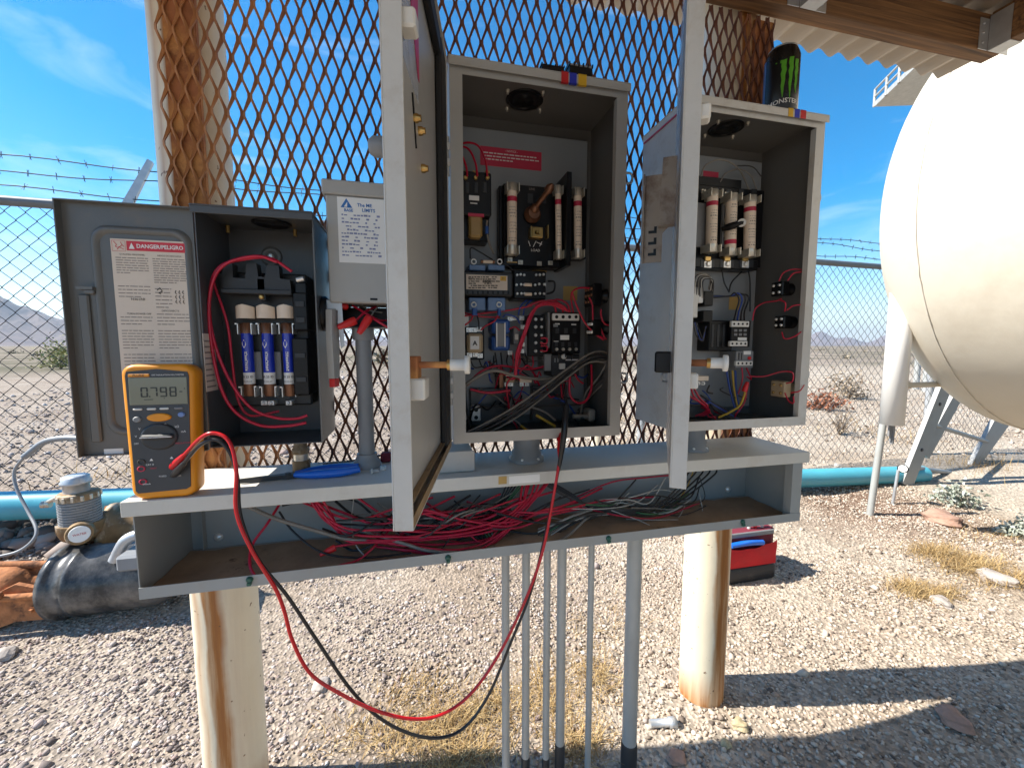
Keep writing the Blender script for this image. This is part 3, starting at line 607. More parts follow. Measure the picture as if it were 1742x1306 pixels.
wire([(560, 878, .78), (640, 872, .77), (700, 850, .77), (760, 832, .78)], 0.0012, 'greywire', ww)
for _ in range(26):
    xa = random.uniform(540, 880); ya = 915-(xa-560)*.06+random.uniform(-35, 12); ln = random.uniform(90, 260); up = random.random() < .45
    m_ = random.choice(('redwire', 'redwire', 'blkwire', 'blkwire', 'blkwire2', 'greywire'))
    wire([(xa, ya, random.uniform(.74, .78)), (xa+ln*.33, ya+random.uniform(-10, 26), random.uniform(.725, .76)), (xa+ln*.7, ya+random.uniform(-34, 14), random.uniform(.74, .77)), (xa+ln, ya-random.uniform(15, 45), .785)], random.choice((.0014, .0019, .0022)), m_, ww)
for _ in range(14):
    xa = random.uniform(930, 1130); ya = 880-(xa-930)*.07+random.uniform(-26, 14); ln = random.uniform(60, 170)
    wire([(xa, ya, random.uniform(.74, .78)), (xa+ln*.4, ya+random.uniform(-8, 8), random.uniform(.74, .77)), (xa+ln*.75, ya-random.uniform(-5, 22), .77), (min(xa+ln, 1190), ya-random.uniform(8, 50), .79)], random.choice((.001, .0014, .0017)), random.choice(('blkwire', 'blkwire', 'blkwire2', 'greywire', 'whitewire', 'redwire', 'grnwire')), ww)
for k in range(9):      # loops that ride high in the trough
    xa = 560+k*38+random.uniform(-15, 15); m_ = ('redwire', 'redwire', 'blkwire', 'redwire', 'greywire')[k % 5]
    wire([(xa-60, 850+random.uniform(-4, 8), .80), (xa-20, 872+random.uniform(-10, 14), .775), (xa+40, 888-k*1.5+random.uniform(-14, 8), .755), (xa+110, 872-k*1.5+random.uniform(-12, 10), .765), (xa+170, 846-k*2, .795)], random.choice((.0018, .0022, .0024)), m_, ww)
p = P(553, 940, 0.735); mb = MB(); mb.lathe(p+Vector((0.016, 0.004, 0.006)), (-1, -0.2, -0.38), [(0.0062, 0), (0.0058, 0.012), (0.003, 0.026)], 10); mb.build('wire_nut', M['rednut'], ww)

# ------------------------------------------------------------------ left fused disconnect
DX0, DX1, DZ0, DZ1, DY = -0.316, -0.152, -0.160, 0.205, 0.727
fd = thing('fused_disconnect', 'small dark grey fused switch box with its door swung open behind the multimeter', 'switch box', (-0.234, 0.785, DZ0))
mb = MB()
mb.box((DX0, YB-T, DZ0), (DX1, YB, DZ1)); mb.box((DX0, DY, DZ0), (DX0+T, YB-T, DZ1)); mb.box((DX1-T, DY, DZ0), (DX1, YB-T, DZ1))
mb.box((DX0+T, DY, DZ0), (DX1-T, YB-T, DZ0+T)); mb.build('box', M['slate'], fd)
mb = MB(); mb.box((DX0-0.001, DY-0.012, DZ1), (DX1+0.002, YB, DZ1+0.003), 0.001); mb.box((DX0+0.0, DY-0.012, DZ1-0.010), (DX1+0.002, DY-0.0105, DZ1), 0.0005); mb.build('rain_hood', M['slate'], fd)
mb = MB(); mb.box((DX1-0.0015, DY+0.0, DZ0), (DX1+0.0005, DY-0.0015, DZ1-0.02)); mb.build('edge_flange', M['slate2'], fd)
c = Vector((-0.228, 0.786, DZ1-0.0012)); mb = MB(); mb.lathe(c, (0, 0, -1), [(0.03, 0), (0.03, 0.002), (0.024, 0.0022), (0.024, 0.0006), (0.001, 0.0006)], 28); mb.build('hub_plate', M['black'], fd)
c = P(462, 437, YB-0.002); mb = MB(); mb.lathe(c, (0, -1, 0), [(0.018, 0), (0.017, 0.003), (0.010, 0.004), (0.009, 0.002), (0.001, 0.002)], 24); mb.lathe(c, (0, -1, 0), [(0.005, 0), (0.005, 0.006), (0.003, 0.007)], 12, 1); mb.build('mounting_boss', [M['slate2'], M['steel']], fd)
for q in ((388, 397), (502, 397)):
    p = P(*q, YB-0.03); mb = MB(); mb.cyl((p.x, p.y, DZ1-0.002), (p.x, p.y, DZ1-0.014), 0.0032, n=8); mb.build('hood_screw', M['brass'], fd)
# insulating base, line shield, jaws
x0, x1, z0, z1 = RC(372, 465, 528, 690, 0.80); MB().box((x0, 0.795, z0), (x1, YB-0.002, z1), 0.003).build('fuse_base', M['dkgrey'], fd)
YS = 0.765
def px(poly, Y): return [(P(a, b, Y).x, P(a, b, Y).z) for a, b in poly]
shield = px([(377, 492), (379, 448), (395, 448), (396, 472), (417, 474), (419, 447), (436, 448), (439, 470), (450, 472), (455, 450), (474, 452), (476, 474), (493, 476), (496, 500)], YS)
MB().prism(shield, (0, YS, 0), (1, 0, 0), (0, 0, 1), (0, 0.02, 0)).build('line_shield', M['dkgrey'], fd)
mb = MB(); x0, x1, z0, z1 = RC(376, 492, 496, 500, YS-0.004); mb.box((x0, YS-0.005, z0), (x1, YS+0.025, z1), 0.001)
p = P(445, 505, YS); mb.lathe(p, (0, -1, 0), [(0.0042, -0.003), (0.0042, 0.003), (0.002, 0.004)], 10, 1); mb.box((p.x-0.006, YS, p.z-0.006), (p.x+0.006, YS+0.02, p.z+0.03), 0.001); mb.build('shield_ledge', [M['dkgrey'], M['brass']], fd)
for (xa, xb) in ((408, 430), (443, 465), (478, 500)):
    xm = (xa+xb)/2; Yc = 0.772
    top = P(xm, 549, Yc); bot = P(xm, 674, Yc); r = (P(xb, 600, Yc).x-P(xa, 600, Yc).x)/2*0.94
    cx_, H = (top.x+bot.x)/2, top.z-bot.z; b0 = Vector((cx_, Yc+r, bot.z))
    mb = MB()
    mb.lathe(b0, (0, 0, 1), [(r*1.0, 0), (r*1.04, 0.001), (r*1.04, H*0.165)], 20, 0); mb.lathe(b0, (0, 0, 1), [(r*0.97, H*0.165), (r*0.97, H*0.325)], 20, 2, caps=False)
    mb.lathe(b0, (0, 0, 1), [(r*0.97, H*0.325), (r*0.97, H*0.86)], 20, 1, caps=False); mb.lathe(b0, (0, 0, 1), [(r*1.04, H*0.86), (r*1.04, H*0.999), (r, H)], 20, 0)
    fz = mb.build('fuse', [M['copper'], M['bluefuse'], M['paper']], fd)
    def wrapc(zc, a0, s=1.0, vert=False):
        def w(u, v):
            if vert: u, v = -v, u
            a = a0+u/r; return Vector((cx_+math.sin(a)*r*0.985, Yc+r-math.cos(a)*r*0.985, bot.z+zc+v))
        return w
    text('FLSR 25 ID', 0.0052, (0,0,0), (1,0,0), (0,0,1), M['ink'], fz, wrap=wrapc(H*0.265, -0.3), bold=0.0001)
    text('TIME DELAY', 0.0035, (0,0,0), (1,0,0), (0,0,1), M['ink'], fz, wrap=wrapc(H*0.20, -0.3))
    mb = MB(); w = wrapc(0, -0.3); 
    dm = [(-0.0035, H*0.70), (0, H*0.655), (0.0035, H*0.70), (0.0035, H*0.73), (0, H*0.775), (-0.0035, H*0.73)]
    mb.add([w(a, b) for a, b in dm], [list(range(6))]); mb.build('indicator', M['paper'], fz)
    mb = MB()
    for row in range(11):
        zz = H*(0.35+row*0.024); ln = random.uniform(0.003, 0.0045); a = wrapc(0, -0.05)
        mb.add([a(-0.002, zz), a(-0.002+ln, zz), a(-0.002+ln, zz+H*0.018), a(-0.002, zz+H*0.018)], [(0, 1, 2, 3)])
    mb.build('fuse_print', M['whiteink'], fz)
    for zz in (bot.z+0.008, top.z-0.010):
        for s in (-1, 1):
            mb = MB(); mb.box((cx_+s*r*1.1-0.0006, Yc-0.001, zz-0.009), (cx_+s*r*1.1+0.0006, 0.797, zz+0.009)); mb.box((cx_+s*r*1.1, Yc-0.003, zz+0.007), (cx_+s*r*1.1+s*0.003, Yc-0.001, zz+0.009)); mb.build('fuse_clip', M['steel'], fd)
    mb = MB(); q0 = P(xm-4, 530, Yc); mb.M = None
    prof = []
    for k in range(9):
        a = -1.25+k*2.5/8; prof.append((0.0155*math.sin(a), 0.0155*math.cos(a)))
    base = Vector((q0.x-0.001, Yc+0.012, q0.z-0.010))
    vs = [base+Vector((a*0.95, -b, -0.001+0.0)) for a, b in prof]+[base+Vector((a*0.95, -b, 0.022-0.004*abs(i-4)/4)) for i, (a, b) in enumerate(prof)]
    mb.add(vs, [(i, i+1, i+10, i+9) for i in range(8)], 0, True); vs2 = [v+Vector((0, 0.003, 0)) for v in vs]
    mb.add(vs2, [(i+1, i, i+9, i+10) for i in range(8)], 0, True); mb.add([vs[i] for i in range(9)]+[vs2[i] for i in range(9)], [(i+1, i, i+9, i+10) for i in range(8)]); mb.add([vs[i+9] for i in range(9)]+[vs2[i+9] for i in range(9)], [(i, i+1, i+10, i+9) for i in range(8)])
    mb.build('arc_shield', M['cream'], fd)
for q in ((471, 598), (438, 598)):
    x0, x1, z0, z1 = RC(q[0]-6, 598, q[0]+8, 645, 0.79); MB().box((x0, 0.788, z0), (x1, 0.80, z1), 0.001).build('phase_barrier', M['midgrey'], fd)
for (a, b, c, d) in ((499, 498, 524, 562), (499, 575, 526, 672)):
    x0, x1, z0, z1 = RC(a, b, c, d, 0.765); o = MB().box((x0, 0.762, z0), (x1, 0.82, z1), 0.002).build('switch_case', M['black'], fd)
    mb = MB()
    for zc in (0.28, 0.7): zz = z0+(z1-z0)*zc; mb.box((x0+0.004, 0.7605, zz-0.005), (x1-0.004, 0.7635, zz+0.005), 0.001)
    mb.build('case_boss', M['dkgrey'], o)
x0, x1, z0, z1 = RC(501, 480, 522, 500, 0.765); mb = MB(); mb.box((x0, 0.765, z0), (x1, 0.80, z1), 0.002); mb.cyl((x0+0.004, 0.764, z1+0.003), (x1-0.004, 0.764, z1+0.006), 0.004, n=8, mi=1); mb.build('line_lug', [M['black'], M['steel']], fd)
mb = MB()
for q in (450, 462, 492): p = P(q, 685, 0.78); mb.box((p.x-0.005, 0.777, p.z-0.004), (p.x+0.005, 0.80, p.z+0.004), 0.001); mb.ball((p.x, 0.777, p.z), 0.003, 8)
mb.build('load_lug', M['steel'], fd)
z2 = lambda l, Y: [(a/2.838+320, b/2.838+340, Y) for a, b in l]
wire(z2([(500, 345), (400, 283), (280, 285), (150, 325), (105, 450), (115, 640), (190, 850), (300, 1000), (420, 1050), (520, 1055), (575, 1040)], .748), 0.0024, 'redwire', fd)
wire(z2([(430, 300), (330, 272), (180, 310), (112, 420), (104, 620), (150, 880), (225, 1020), (350, 1088), (480, 1090), (570, 1075)], .745), 0.0025, 'redwire', fd)
wire(z2([(110, 350), (130, 420), (190, 600), (215, 800), (240, 960), (300, 1040), (440, 1020)], .775), 0.0021, 'redwire', fd)
x0, x1, z0, z1 = DX0+0.022, DX0+0.022, 0, 0
q = [PX(346, 567, DX0+0.003), PX(366, 567, DX0+0.003), PX(367, 668, DX0+0.003), PX(347, 668, DX0+0.003)]
mb = MB(); mb.box((DX0+T, q[0].y, q[3].z), (DX0+T+0.0006, q[1].y, q[0].z)); o = mb.build('side_label', M['oldpaper'], fd)
mb = MB()
for k in range(9): zz = q[3].z+0.006+k*(q[0].z-q[3].z-0.01)/9; mb.box((DX0+T+0.0005, q[0].y+0.002, zz), (DX0+T+0.0009, q[0].y+(q[1].y-q[0].y)*random.uniform(.5, .9), zz+0.0025))
mb.build('label_print', M['inkgrey'], o)
# handle on its right side
mb = MB(); hx = DX1+0.004; c = Vector((DX1, 0.775, 0.055)); mb.lathe(c, (1, 0, 0), [(0.030, 0), (0.030, 0.006), (0.026, 0.009)], 26); mb.build('handle_mount', M['black'], fd)
mb = MB(); mb.prism([(-0.010, 0.03), (0.012, 0.034), (0.014, -0.03), (0.010, -0.085), (-0.010, -0.085), (-0.013, -0.02)], (DX1+0.012, 0.757, 0.030), (0.25, 1, 0), (0, 0, 1), (0.010, -0.002, 0), 0)
mb.prism([(-0.0085, -0.086), (0.0085, -0.086), (0.0085, -0.10), (-0.0085, -0.10)], (DX1+0.0125, 0.757, 0.030), (0.25, 1, 0), (0, 0, 1), (0.009, -0.002, 0), 1); mb.build('switch_handle', [M['grey'], M['rednut']], fd)
mb = MB(); mb.prism([(0.026, 0.03), (0.032, 0.028), (0.034, -0.05), (0.028, -0.055), (0.024, -0.01)], (DX1+0.002, 0.762, 0.05), (0.98, -0.15, 0), (0, 0, 1), (0, 0.002, 0)); mb.box((DX1, 0.76, 0.06), (DX1+0.028, 0.765, 0.078), 0.001); mb.build('handle_guard', M['galv'], fd)
# door, swung flat to the left
dr = MB(); LX0, LX1, LZ0, LZ1, LY = -0.4815, DX0-0.002, -0.163, 0.203, 0.7310
dr.box((LX0, LY-T, LZ0), (LX1, LY, LZ1)); 
for a, b in (((LX0, LY-0.013, LZ0), (LX0+T, LY-T, LZ1)), ((LX0+T, LY-0.013, LZ1-T), (LX1, LY-T, LZ1)), ((LX0+T, LY-0.009, LZ0), (LX1, LY-T, LZ0+T)), ((LX1-T, LY-0.004, LZ0+T), (LX1, LY-T, LZ1-T))): dr.box(a, b)
o_door = dr.build('door', M['slate2'], fd)
def rring(x0, x1, z0, z1, r, n=7):
    pts = []
    for cx_, cz_, a0 in ((x1-r, z1-r, 0), (x0+r, z1-r, 90), (x0+r, z0+r, 180), (x1-r, z0+r, 270)):
        for k in range(n+1): a = rad(a0+90*k/n); pts.append((cx_+r*math.cos(a), cz_+r*math.sin(a)))
    return pts
def loft(mb, rings, mi=0, cap=True, smooth=True):
    n = len(rings[0]); vs = [p for rg in rings for p in rg]; fs = []
    for i in range(len(rings)-1):
        for k in range(n): k2 = (k+1) % n; fs.append([i*n+k, i*n+k2, (i+1)*n+k2, (i+1)*n+k])
    mb.add(vs, fs, mi, smooth)
    if cap: mb.add(rings[-1], [list(range(n))], mi)
mb = MB(); i0 = [(LX0+0.032, LX1-0.004, LZ0+0.028, LZ1-0.030)][0]
rg = [[(a, LY-T-h, b) for a, b in rring(i0[0]+e, i0[1]-e, i0[2]+e, i0[3]-e, 0.022-e*0.6)] for e, h in ((0, -0.0002), (0.003, 0.0045), (0.006, 0.0055), (0.009, 0.0045), (0.012, 0.001))]
loft(mb, [r[::-1] for r in rg]); mb.build('embossed_panel', M['slate2'], o_door)
mb = MB(); x0, x1, z0, z1 = RC(127, 472, 156, 492, LY-0.012); mb.box((x0, LY-0.012, z0), (x1, LY-T, z0+0.004)); mb.box((x0+0.008, LY-0.010, z0-0.006), (x1, LY-T, z0), 0.001); x0, x1, _, _ = RC(140, 492, 150, 700, LY-0.01); mb.box((x0-.003, LY-0.006, LZ0+0.02), (x1+.003, LY-T, z0-0.006), 0.0025); mb.build('door_latch', M['slate2'], o_door)
# danger label on the door
LA, LB = P(168, 405, LY-0.0035), P(305, 416, LY-0.0035); LC, LD = P(318, 690, LY-0.0035), P(197, 690, LY-0.0035)
lx0, lx1, lz0, lz1 = -0.4225, -0.3275, -0.095, LA.z
dl = MB().box((lx0, LY-0.0062, lz0), (lx1, LY-0.0054, lz1)).build('warning_label', M['oldpaper'], o_door)
LBLY = LY-0.0064; lw, lh = lx1-lx0, lz1-lz0
def lbl(mb, a, b, c, d, mi=0, dy=0): mb.box((lx0+a*lw, LBLY-dy, lz0+b*lh), (lx0+c*lw, LBLY+0.0004, lz0+d*lh), 0, mi)
mb = MB(); lbl(mb, 0.205, 0.935, 0.985, 0.99); mb.build('red_header', M['signred'], o_door)
text('\u26a0DANGER/PELIGRO' if False else 'DANGER/PELIGRO', 0.0078, (lx0+0.645*lw, LBLY-0.0003, lz0+0.9615*lh), (1, 0, 0), (0, 0, 1), M['whiteink'], o_door, bold=0.0002, sx=0.92)
mb = MB(); mb.add([(lx0+0.235*lw, LBLY-0.0003, lz0+0.945*lh), (lx0+0.31*lw, LBLY-0.0003, lz0+0.945*lh), (lx0+0.2725*lw, LBLY-0.0003, lz0+0.98*lh)], [(0, 1, 2)])
mb.build('warning_triangle', M['whiteink'], o_door)
mb = MB()
def stroke(mb, pts, w, Y=None):
    Y = LBLY-0.0002 if Y is None else Y
    for (a, b), (c, d) in zip(pts[:-1], pts[1:]):
        A, B = Vector((a, Y, b)), Vector((c, Y, d)); t = (B-A).normalized(); s = Vector((-t.z, 0, t.x))*w/2; mb.add([A-s, B-s, B+s, A+s], [(0, 1, 2, 3)])
S = lambda l: [(lx0+a*lw, lz0+b*lh) for a, b in l]
for l in ([(0.02, 0.93), (0.19, 0.93)], [(0.19, 0.93), (0.19, 0.99)], [(0.02, 0.99), (0.19, 0.99)], [(0.02, 0.93), (0.02, 0.99)]): stroke(mb, S(l), 0.0004)
for l in ([(0.04, 0.985), (0.08, 0.965), (0.06, 0.955), (0.10, 0.948), (0.08, 0.938)], [(0.10, 0.948), (0.15, 0.965), (0.13, 0.982)], [(0.10, 0.955), (0.17, 0.94)], [(0.15, 0.965), (0.175, 0.955)]): stroke(mb, S(l), 0.0008)
mb.build('shock_symbol', M['signred'], o_door)
mb = MB()
def para(x0_, x1_, y0_, y1_, rows):
    for k in range(rows):
        y = y1_-(k+0.5)*(y1_-y0_)/rows; xx = x0_; end = x1_ if k < rows-1 else x0_+(x1_-x0_)*random.uniform(.4, .8)
        while xx < end-0.01:
            w = min(random.uniform(0.03, 0.11), end-xx); lbl(mb, xx, y-0.0026, xx+w, y+0.0028); xx += w+0.013
for a in ((0.05, .47, .80, .90, 7), (.53, .97, .75, .90, 11), (.05, .47, .66, .74, 4), (.53, .75, .60, .73, 6), (.05, .47, .50, .56, 3), (.53, .97, .50, .58, 4), (.05, .47, .36, .48, 7), (.53, .97, .36, .48, 7), (.05, .47, .22, .34, 6), (.53, .97, .22, .34, 6), (.05, .47, .10, .2, 5), (.53, .97, .08, .2, 5)): para(*a)
mb.build('label_print', M['inkgrey'], o_door)
mb = MB()
for i in range(3):
    for j in range(3): stroke(mb, S([(0.80+j*0.05, .70-i*.028), (0.815+j*0.05, .712-i*.028), (0.80+j*0.05, .695-i*.028+.005), (0.82+j*.05, .69-i*.028)]), 0.0009)
stroke(mb, S([(.56, .71), (.60, .725), (.63, .705), (.58, .695), (.61, .69)]), 0.0012)
mb.build('diagram_print', M['ink'], o_door)
for s, (a, b), z_ in (('QUALIFIED PERSONNEL', (.27, .912), .0030), ('RIESGO DE DESCARGA', (.76, .912), .0030), ('H361RB', (.3, .655), .0052), ('TURN POWER OFF', (.3, .57), .0036), ('DESCONECTE', (.72, .59), .0036)):
    text(s, z_, (lx0+a*lw, LBLY-0.0003, lz0+b*lh), (1, 0, 0), (0, 0, 1), M['ink'], o_door)
x0, x1, z0, z1 = RC(177, 763, 210, 772, LY-0.002); MB().box((x0, LY-0.0022, z0), (x1, LY-0.0014, z1)).build('small_label', M['paper'], o_door)

# nipple under the fused disconnect
p = P(512, 775, 0.785)
nip = thing('conduit_nipple', 'short bronze conduit nipple between dark switch box and trough cover', 'pipe fitting', (p.x, 0.785, -0.2238))
mb = MB(); mb.lathe((p.x, 0.785, -0.2238), (0, 0, 1), [(0.0145, 0), (0.0145, 0.022)], 20, 0); mb.lathe((p.x, 0.785, -0.2238), (0, 0, 1), [(0.0125, 0.022), (0.0125, 0.034)], 20, 1); mb.build('lower_collar', [M['bronze'], M['tin']], nip)
mb = MB(); mb.lathe((p.x, 0.785, -0.1898), (0, 0, 1), [(0.016, 0), (0.016, 0.008), (0.0125, 0.010), (0.0125, 0.0285)], 6); mb.build('lock_nut', M['bronze'], nip)

# ------------------------------------------------------------------ motor control box with handwritten label
mc = thing('pump_control_box', 'light grey box with handwritten paper label and open wiring bay below it', 'control box', (-0.075, 0.79, 0.03))
YC = 0.752; bx0 = P(556, 400, YC).x; bx1 = bx0+0.135; bz1 = P(555, 330, YC).z; bz0 = P(600, 515, YC).z; bzl = P(600, 556, YC).z
mb = MB(); mb.box((bx0, YC, bz0), (bx1, YB-0.002, bz1), 0.002); mb.build('cover', M['grey'], mc)
mb = MB(); mb.box((bx0-0.005, YC-0.004, bz1), (bx1+0.005, YB, P(550, 303, YC-0.004).z), 0.002); mb.build('cap', M['grey'], mc)
mb = MB(); mb.box((bx0, YB-0.004, bzl), (bx1, YB-0.002, bz0-0.0005)); mb.box((bx0, YC+0.012, bzl), (bx0+T, YB-0.004, bz0-0.0005)); mb.box((bx1-T, YC+0.012, bzl), (bx1, YB-0.004, bz0-0.0005)); mb.box((bx0+T, YC+0.012, bzl), (bx1-T, YB-0.004, bzl+T)); mb.build('wiring_bay', M['black'], mc)
a = P(572, 334, YC-0.0008); b = P(577, 446, YC-0.0008)
x0, x1, z0, z1 = a.x+0.001, a.x+0.103, b.z, a.z; tl = MB().box((x0, YC-0.0008, z0), (x1, YC-0.0001, z1)).build('paper_label', M['paper'], mc)
mb = MB(); Y_ = YC-0.001; tw = x1-x0; th = z1-z0
mb.add([(x0+.05*tw, Y_, z0+.84*th), (x0+.23*tw, Y_, z0+.84*th), (x0+.14*tw, Y_, z0+.98*th)], [(0, 1, 2)]); mb.build('blue_logo', M['inkblue'], tl)
mb = MB(); mb.add([(x0+.10*tw, Y_-.0001, z0+.85*th), (x0+.15*tw, Y_-.0001, z0+.85*th), (x0+.155*tw, Y_-.0001, z0+.93*th)], [(0, 1, 2)]); mb.build('logo_notch', M['paper'], tl)
text('BASE', 0.0065, (x0+.17*tw, Y_, z0+.80*th), (1, 0, 0), (0, 0, 1), M['inkblue'], tl, bold=0.0002); text('The ME', 0.0075, (x0+.42*tw, Y_, z0+.89*th), (1, 0, 0), (0, 0, 1), M['inkblue'], tl, bold=0.0002); text('LIMITS', 0.0075, (x0+.48*tw, Y_, z0+.815*th), (1, 0, 0), (0, 0, 1), M['inkblue'], tl, bold=0.0002)
mb = MB()
for k, l in enumerate([(0.06, .20), (.06, .17), (.06, .2), (.12, .28), (.14, .26), (.05, .24), (.05, .28), (.05, .26), (.05, .22), (.05, .3), (.05, .24), (.05, .28)]):
    yy = z0+th*(0.72-k*0.056)
    xx = l[0]
    while xx < 0.62: 
        w = random.uniform(.02, .06); mb.box((x0+xx*tw, Y_-.0002, yy), (x0+(xx+w)*tw, Y_+.0005, yy+.0022+random.uniform(-.0006, .0008))); xx += w+random.choice((.012, .012, .1))
mb.build('pen_writing', M['pen'], tl)
p = P(636, 509, YC); MB().box((p.x-.006, YC-.0006, p.z-.0018), (p.x+.006, YC+.0004, p.z+.0018), 0.0002).build('cover_slot', M['black'], mc)
def nut(p, d, m, parent, L_=0.024, r=0.006): return MB().lathe(p, d, [(r*0.9, 0), (r, L_*0.15), (r*0.95, L_*0.35), (r*0.68, L_*0.9), (r*0.5, L_)], 10).build('wire_nut', M[m], parent)
nut(P(605, 545, .765), (-1, -.3, -.45), 'rednut', mc, .032, .0075); nut(P(628, 540, .76), (-.5, -.3, -.85), 'rednut', mc, .034, .0075); nut(P(590, 522, .775), (-.7, -.6, .1), 'rednut', mc, .012, .006)
for l in ([(600, 520, .79), (622, 533, .775), (645, 548, .76), (665, 560, .76)], [(606, 545, .767), (622, 530, .78), (640, 522, .80)], [(630, 538, .763), (645, 545, .775), (660, 545, .79)]): wire(l, .0022, 'redwire', mc)
for l in ([(630, 540, .765), (640, 525, .78), (650, 515, .80)], [(612, 518, .80), (630, 528, .785), (650, 532, .79)]): wire(l, .0015, 'greywire', mc)
# grey riser pipe under it
rp = thing('riser_pipe', 'grey plastic riser pipe with collars behind the open middle door', 'conduit', (P(622, 780, .79).x, .79, -.2238))
xr = P(622, 700, .79).x; mb = MB(); mb.cyl((xr, .79, -.2238+.008), (xr, .79, bzl-.001), .0138, n=20); mb.build('pipe', M['pvc'], rp)
mb = MB(); mb.lathe((xr, .79, -.2238), (0, 0, 1), [(.0235, 0), (.0235, .012), (.018, .016), (.018, .026)], 24); mb.build('collar', M['pvc'], rp)
mb = MB(); mb.lathe((xr, .79, bzl-.022), (0, 0, 1), [(.017, 0), (.019, .004), (.019, .0205)], 24); mb.build('collar', M['pvc'], rp)

# ------------------------------------------------------------------ control panels (middle and right)
ZB, ZT = -0.166, 0.446
def enclosure(name, x0, x1, label, paint='grey'):
    t = thing(name, label, 'control panel', ((x0+x1)/2, 0.766, ZB), 'tall control panels with open doors')
    mb = MB()
    mb.box((x0, YB-T, ZB), (x1, YB, ZT)); mb.box((x0, YF+T, ZB), (x0+T, YB-T, ZT)); mb.box((x1-T, YF+T, ZB), (x1, YB-T, ZT))
    mb.box((x0+T, YF+T, ZB), (x1-T, YB-T, ZB+T)); mb.box((x0+T, YF+T, ZT-T), (x1-T, YB-T, ZT))
    fl = 0.0205
    mb.box((x0, YF, ZB), (x0+fl, YF+T, ZT-.02)); mb.box((x1-fl, YF, ZB), (x1, YF+T, ZT-.02)); mb.box((x0+fl, YF, ZB), (x1-fl, YF+T, ZB+.0185)); mb.box((x0, YF, ZT-.02), (x1, YF+T, ZT))
    mb.box((x0+fl-T, YF+T, ZB+.0185), (x0+fl, YF+.012, ZT-.02)); mb.box((x1-fl, YF+T, ZB+.0185), (x1-fl+T, YF+.012, ZT-.02))
    e = .0004
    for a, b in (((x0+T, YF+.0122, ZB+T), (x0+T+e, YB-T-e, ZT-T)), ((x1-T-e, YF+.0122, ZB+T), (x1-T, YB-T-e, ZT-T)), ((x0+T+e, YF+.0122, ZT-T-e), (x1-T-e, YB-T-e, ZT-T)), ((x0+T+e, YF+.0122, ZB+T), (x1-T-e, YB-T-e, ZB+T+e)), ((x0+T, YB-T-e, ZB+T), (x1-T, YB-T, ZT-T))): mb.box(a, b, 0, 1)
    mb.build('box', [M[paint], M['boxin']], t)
    mb = MB(); mb.box((x0-.0015, YF-.0075, ZT), (x1+.0015, YB, ZT+.0022), .0008); mb.box((x0-.0015, YF-.0075, ZT-.012), (x1+.0015, YF-.006, ZT), .0005); mb.build('drip_hood', M[paint], t)
    mb = MB(); mb.box((x0+.016, YB-.018, ZB+.022), (x1-.016, YB-.0155, ZT-.03), .001); mb.build('mounting_panel', M['panel'], t)
    c = Vector(((x0+x1)/2-.012, .765, ZT-T-.0006)); mb = MB(); mb.lathe(c, (0, 0, -1), [(.034, 0), (.034, .0012), (.026, .0016), (.026, .0006), (.014, .0006), (.014, .0012), (.001, .0012)], 28)
    mb.build('hub_plate', M['black'], t)
    for a in (35, 125, 215, 305):
        q = c+Vector((.044*math.cos(rad(a)), .038*math.sin(rad(a)), 0)); mb = MB(); mb.lathe(q, (0, 0, -1), [(.0038, 0), (.0038, .003), (.0022, .003), (.0022, .007)], 8); mb.build('hub_bolt', M['tin'], t)
    # pull-down clamps on the sides
    for sx, sg in ((x1, 1),) if x0 < .3 else ((x1, 1), (x0, -1)):
        for zz in (ZB+.47, ZB+.105):
            mb = MB(); cx_ = sx+sg*.001; loop = [(cx_, .715, zz+.008), (cx_+sg*.016, .712, zz+.009), (cx_+sg*.022, .711, zz+.005), (cx_+sg*.022, .711, zz-.006), (cx_+sg*.015, .712, zz-.009), (cx_, .715, zz-.008)]
            mb.tube(loop, .0021, 6, sub=3); mb.box((min(cx_, cx_+sg*.009), .712, zz-.005), (max(cx_, cx_+sg*.009), .719, zz+.005), .001); mb.build('side_clamp', M['galv'], t)
    return t
cp = enclosure('control_panel', 0.062, 0.370, 'middle tall grey control panel with notice label inside, meter lead clipped in its base')
rpnl = enclosure('control_panel', 0.490, 0.798, 'right tall grey control panel with black drink can standing on top', 'door')

def comp(parent, name, x0, y0, x1, y1, Yf, m, bev=.0012, Yb=.8245):
    a, b, c, d = RC(x0, y0, x1, y1, Yf); return MB().box((a, Yf, c), (b, Yb, d), bev).build(name, M[m], parent)
def decal(parent, name, x0, y0, x1, y1, Yf, m, th=.0007):
    a, b, c, d = RC(x0, y0, x1, y1, Yf); return MB().box((a, Yf-th, c), (b, Yf+.0003, d)).build(name, M[m], parent)
def screw(mb, x, y, Y, r=.0036, mi=0, slot=True):
    p = P(x, y, Y); mb.lathe(p, (0, -1, 0), [(r, -.004), (r, .0015), (r*.7, .003)], 9, mi)
    if slot: mb.box((p.x-r*1.5, p.y+.001, p.z-r*1.3), (p.x+r*1.5, p.y+.004, p.z+r*1.3), 0, mi)
class SB:      # collects screws; every screw becomes a part of its own
    def __init__(s): s.l = []
    def build(s, name, m, parent):
        for a in s.l: mb = MB(); screw(mb, *a); mb.build(name, m, parent)
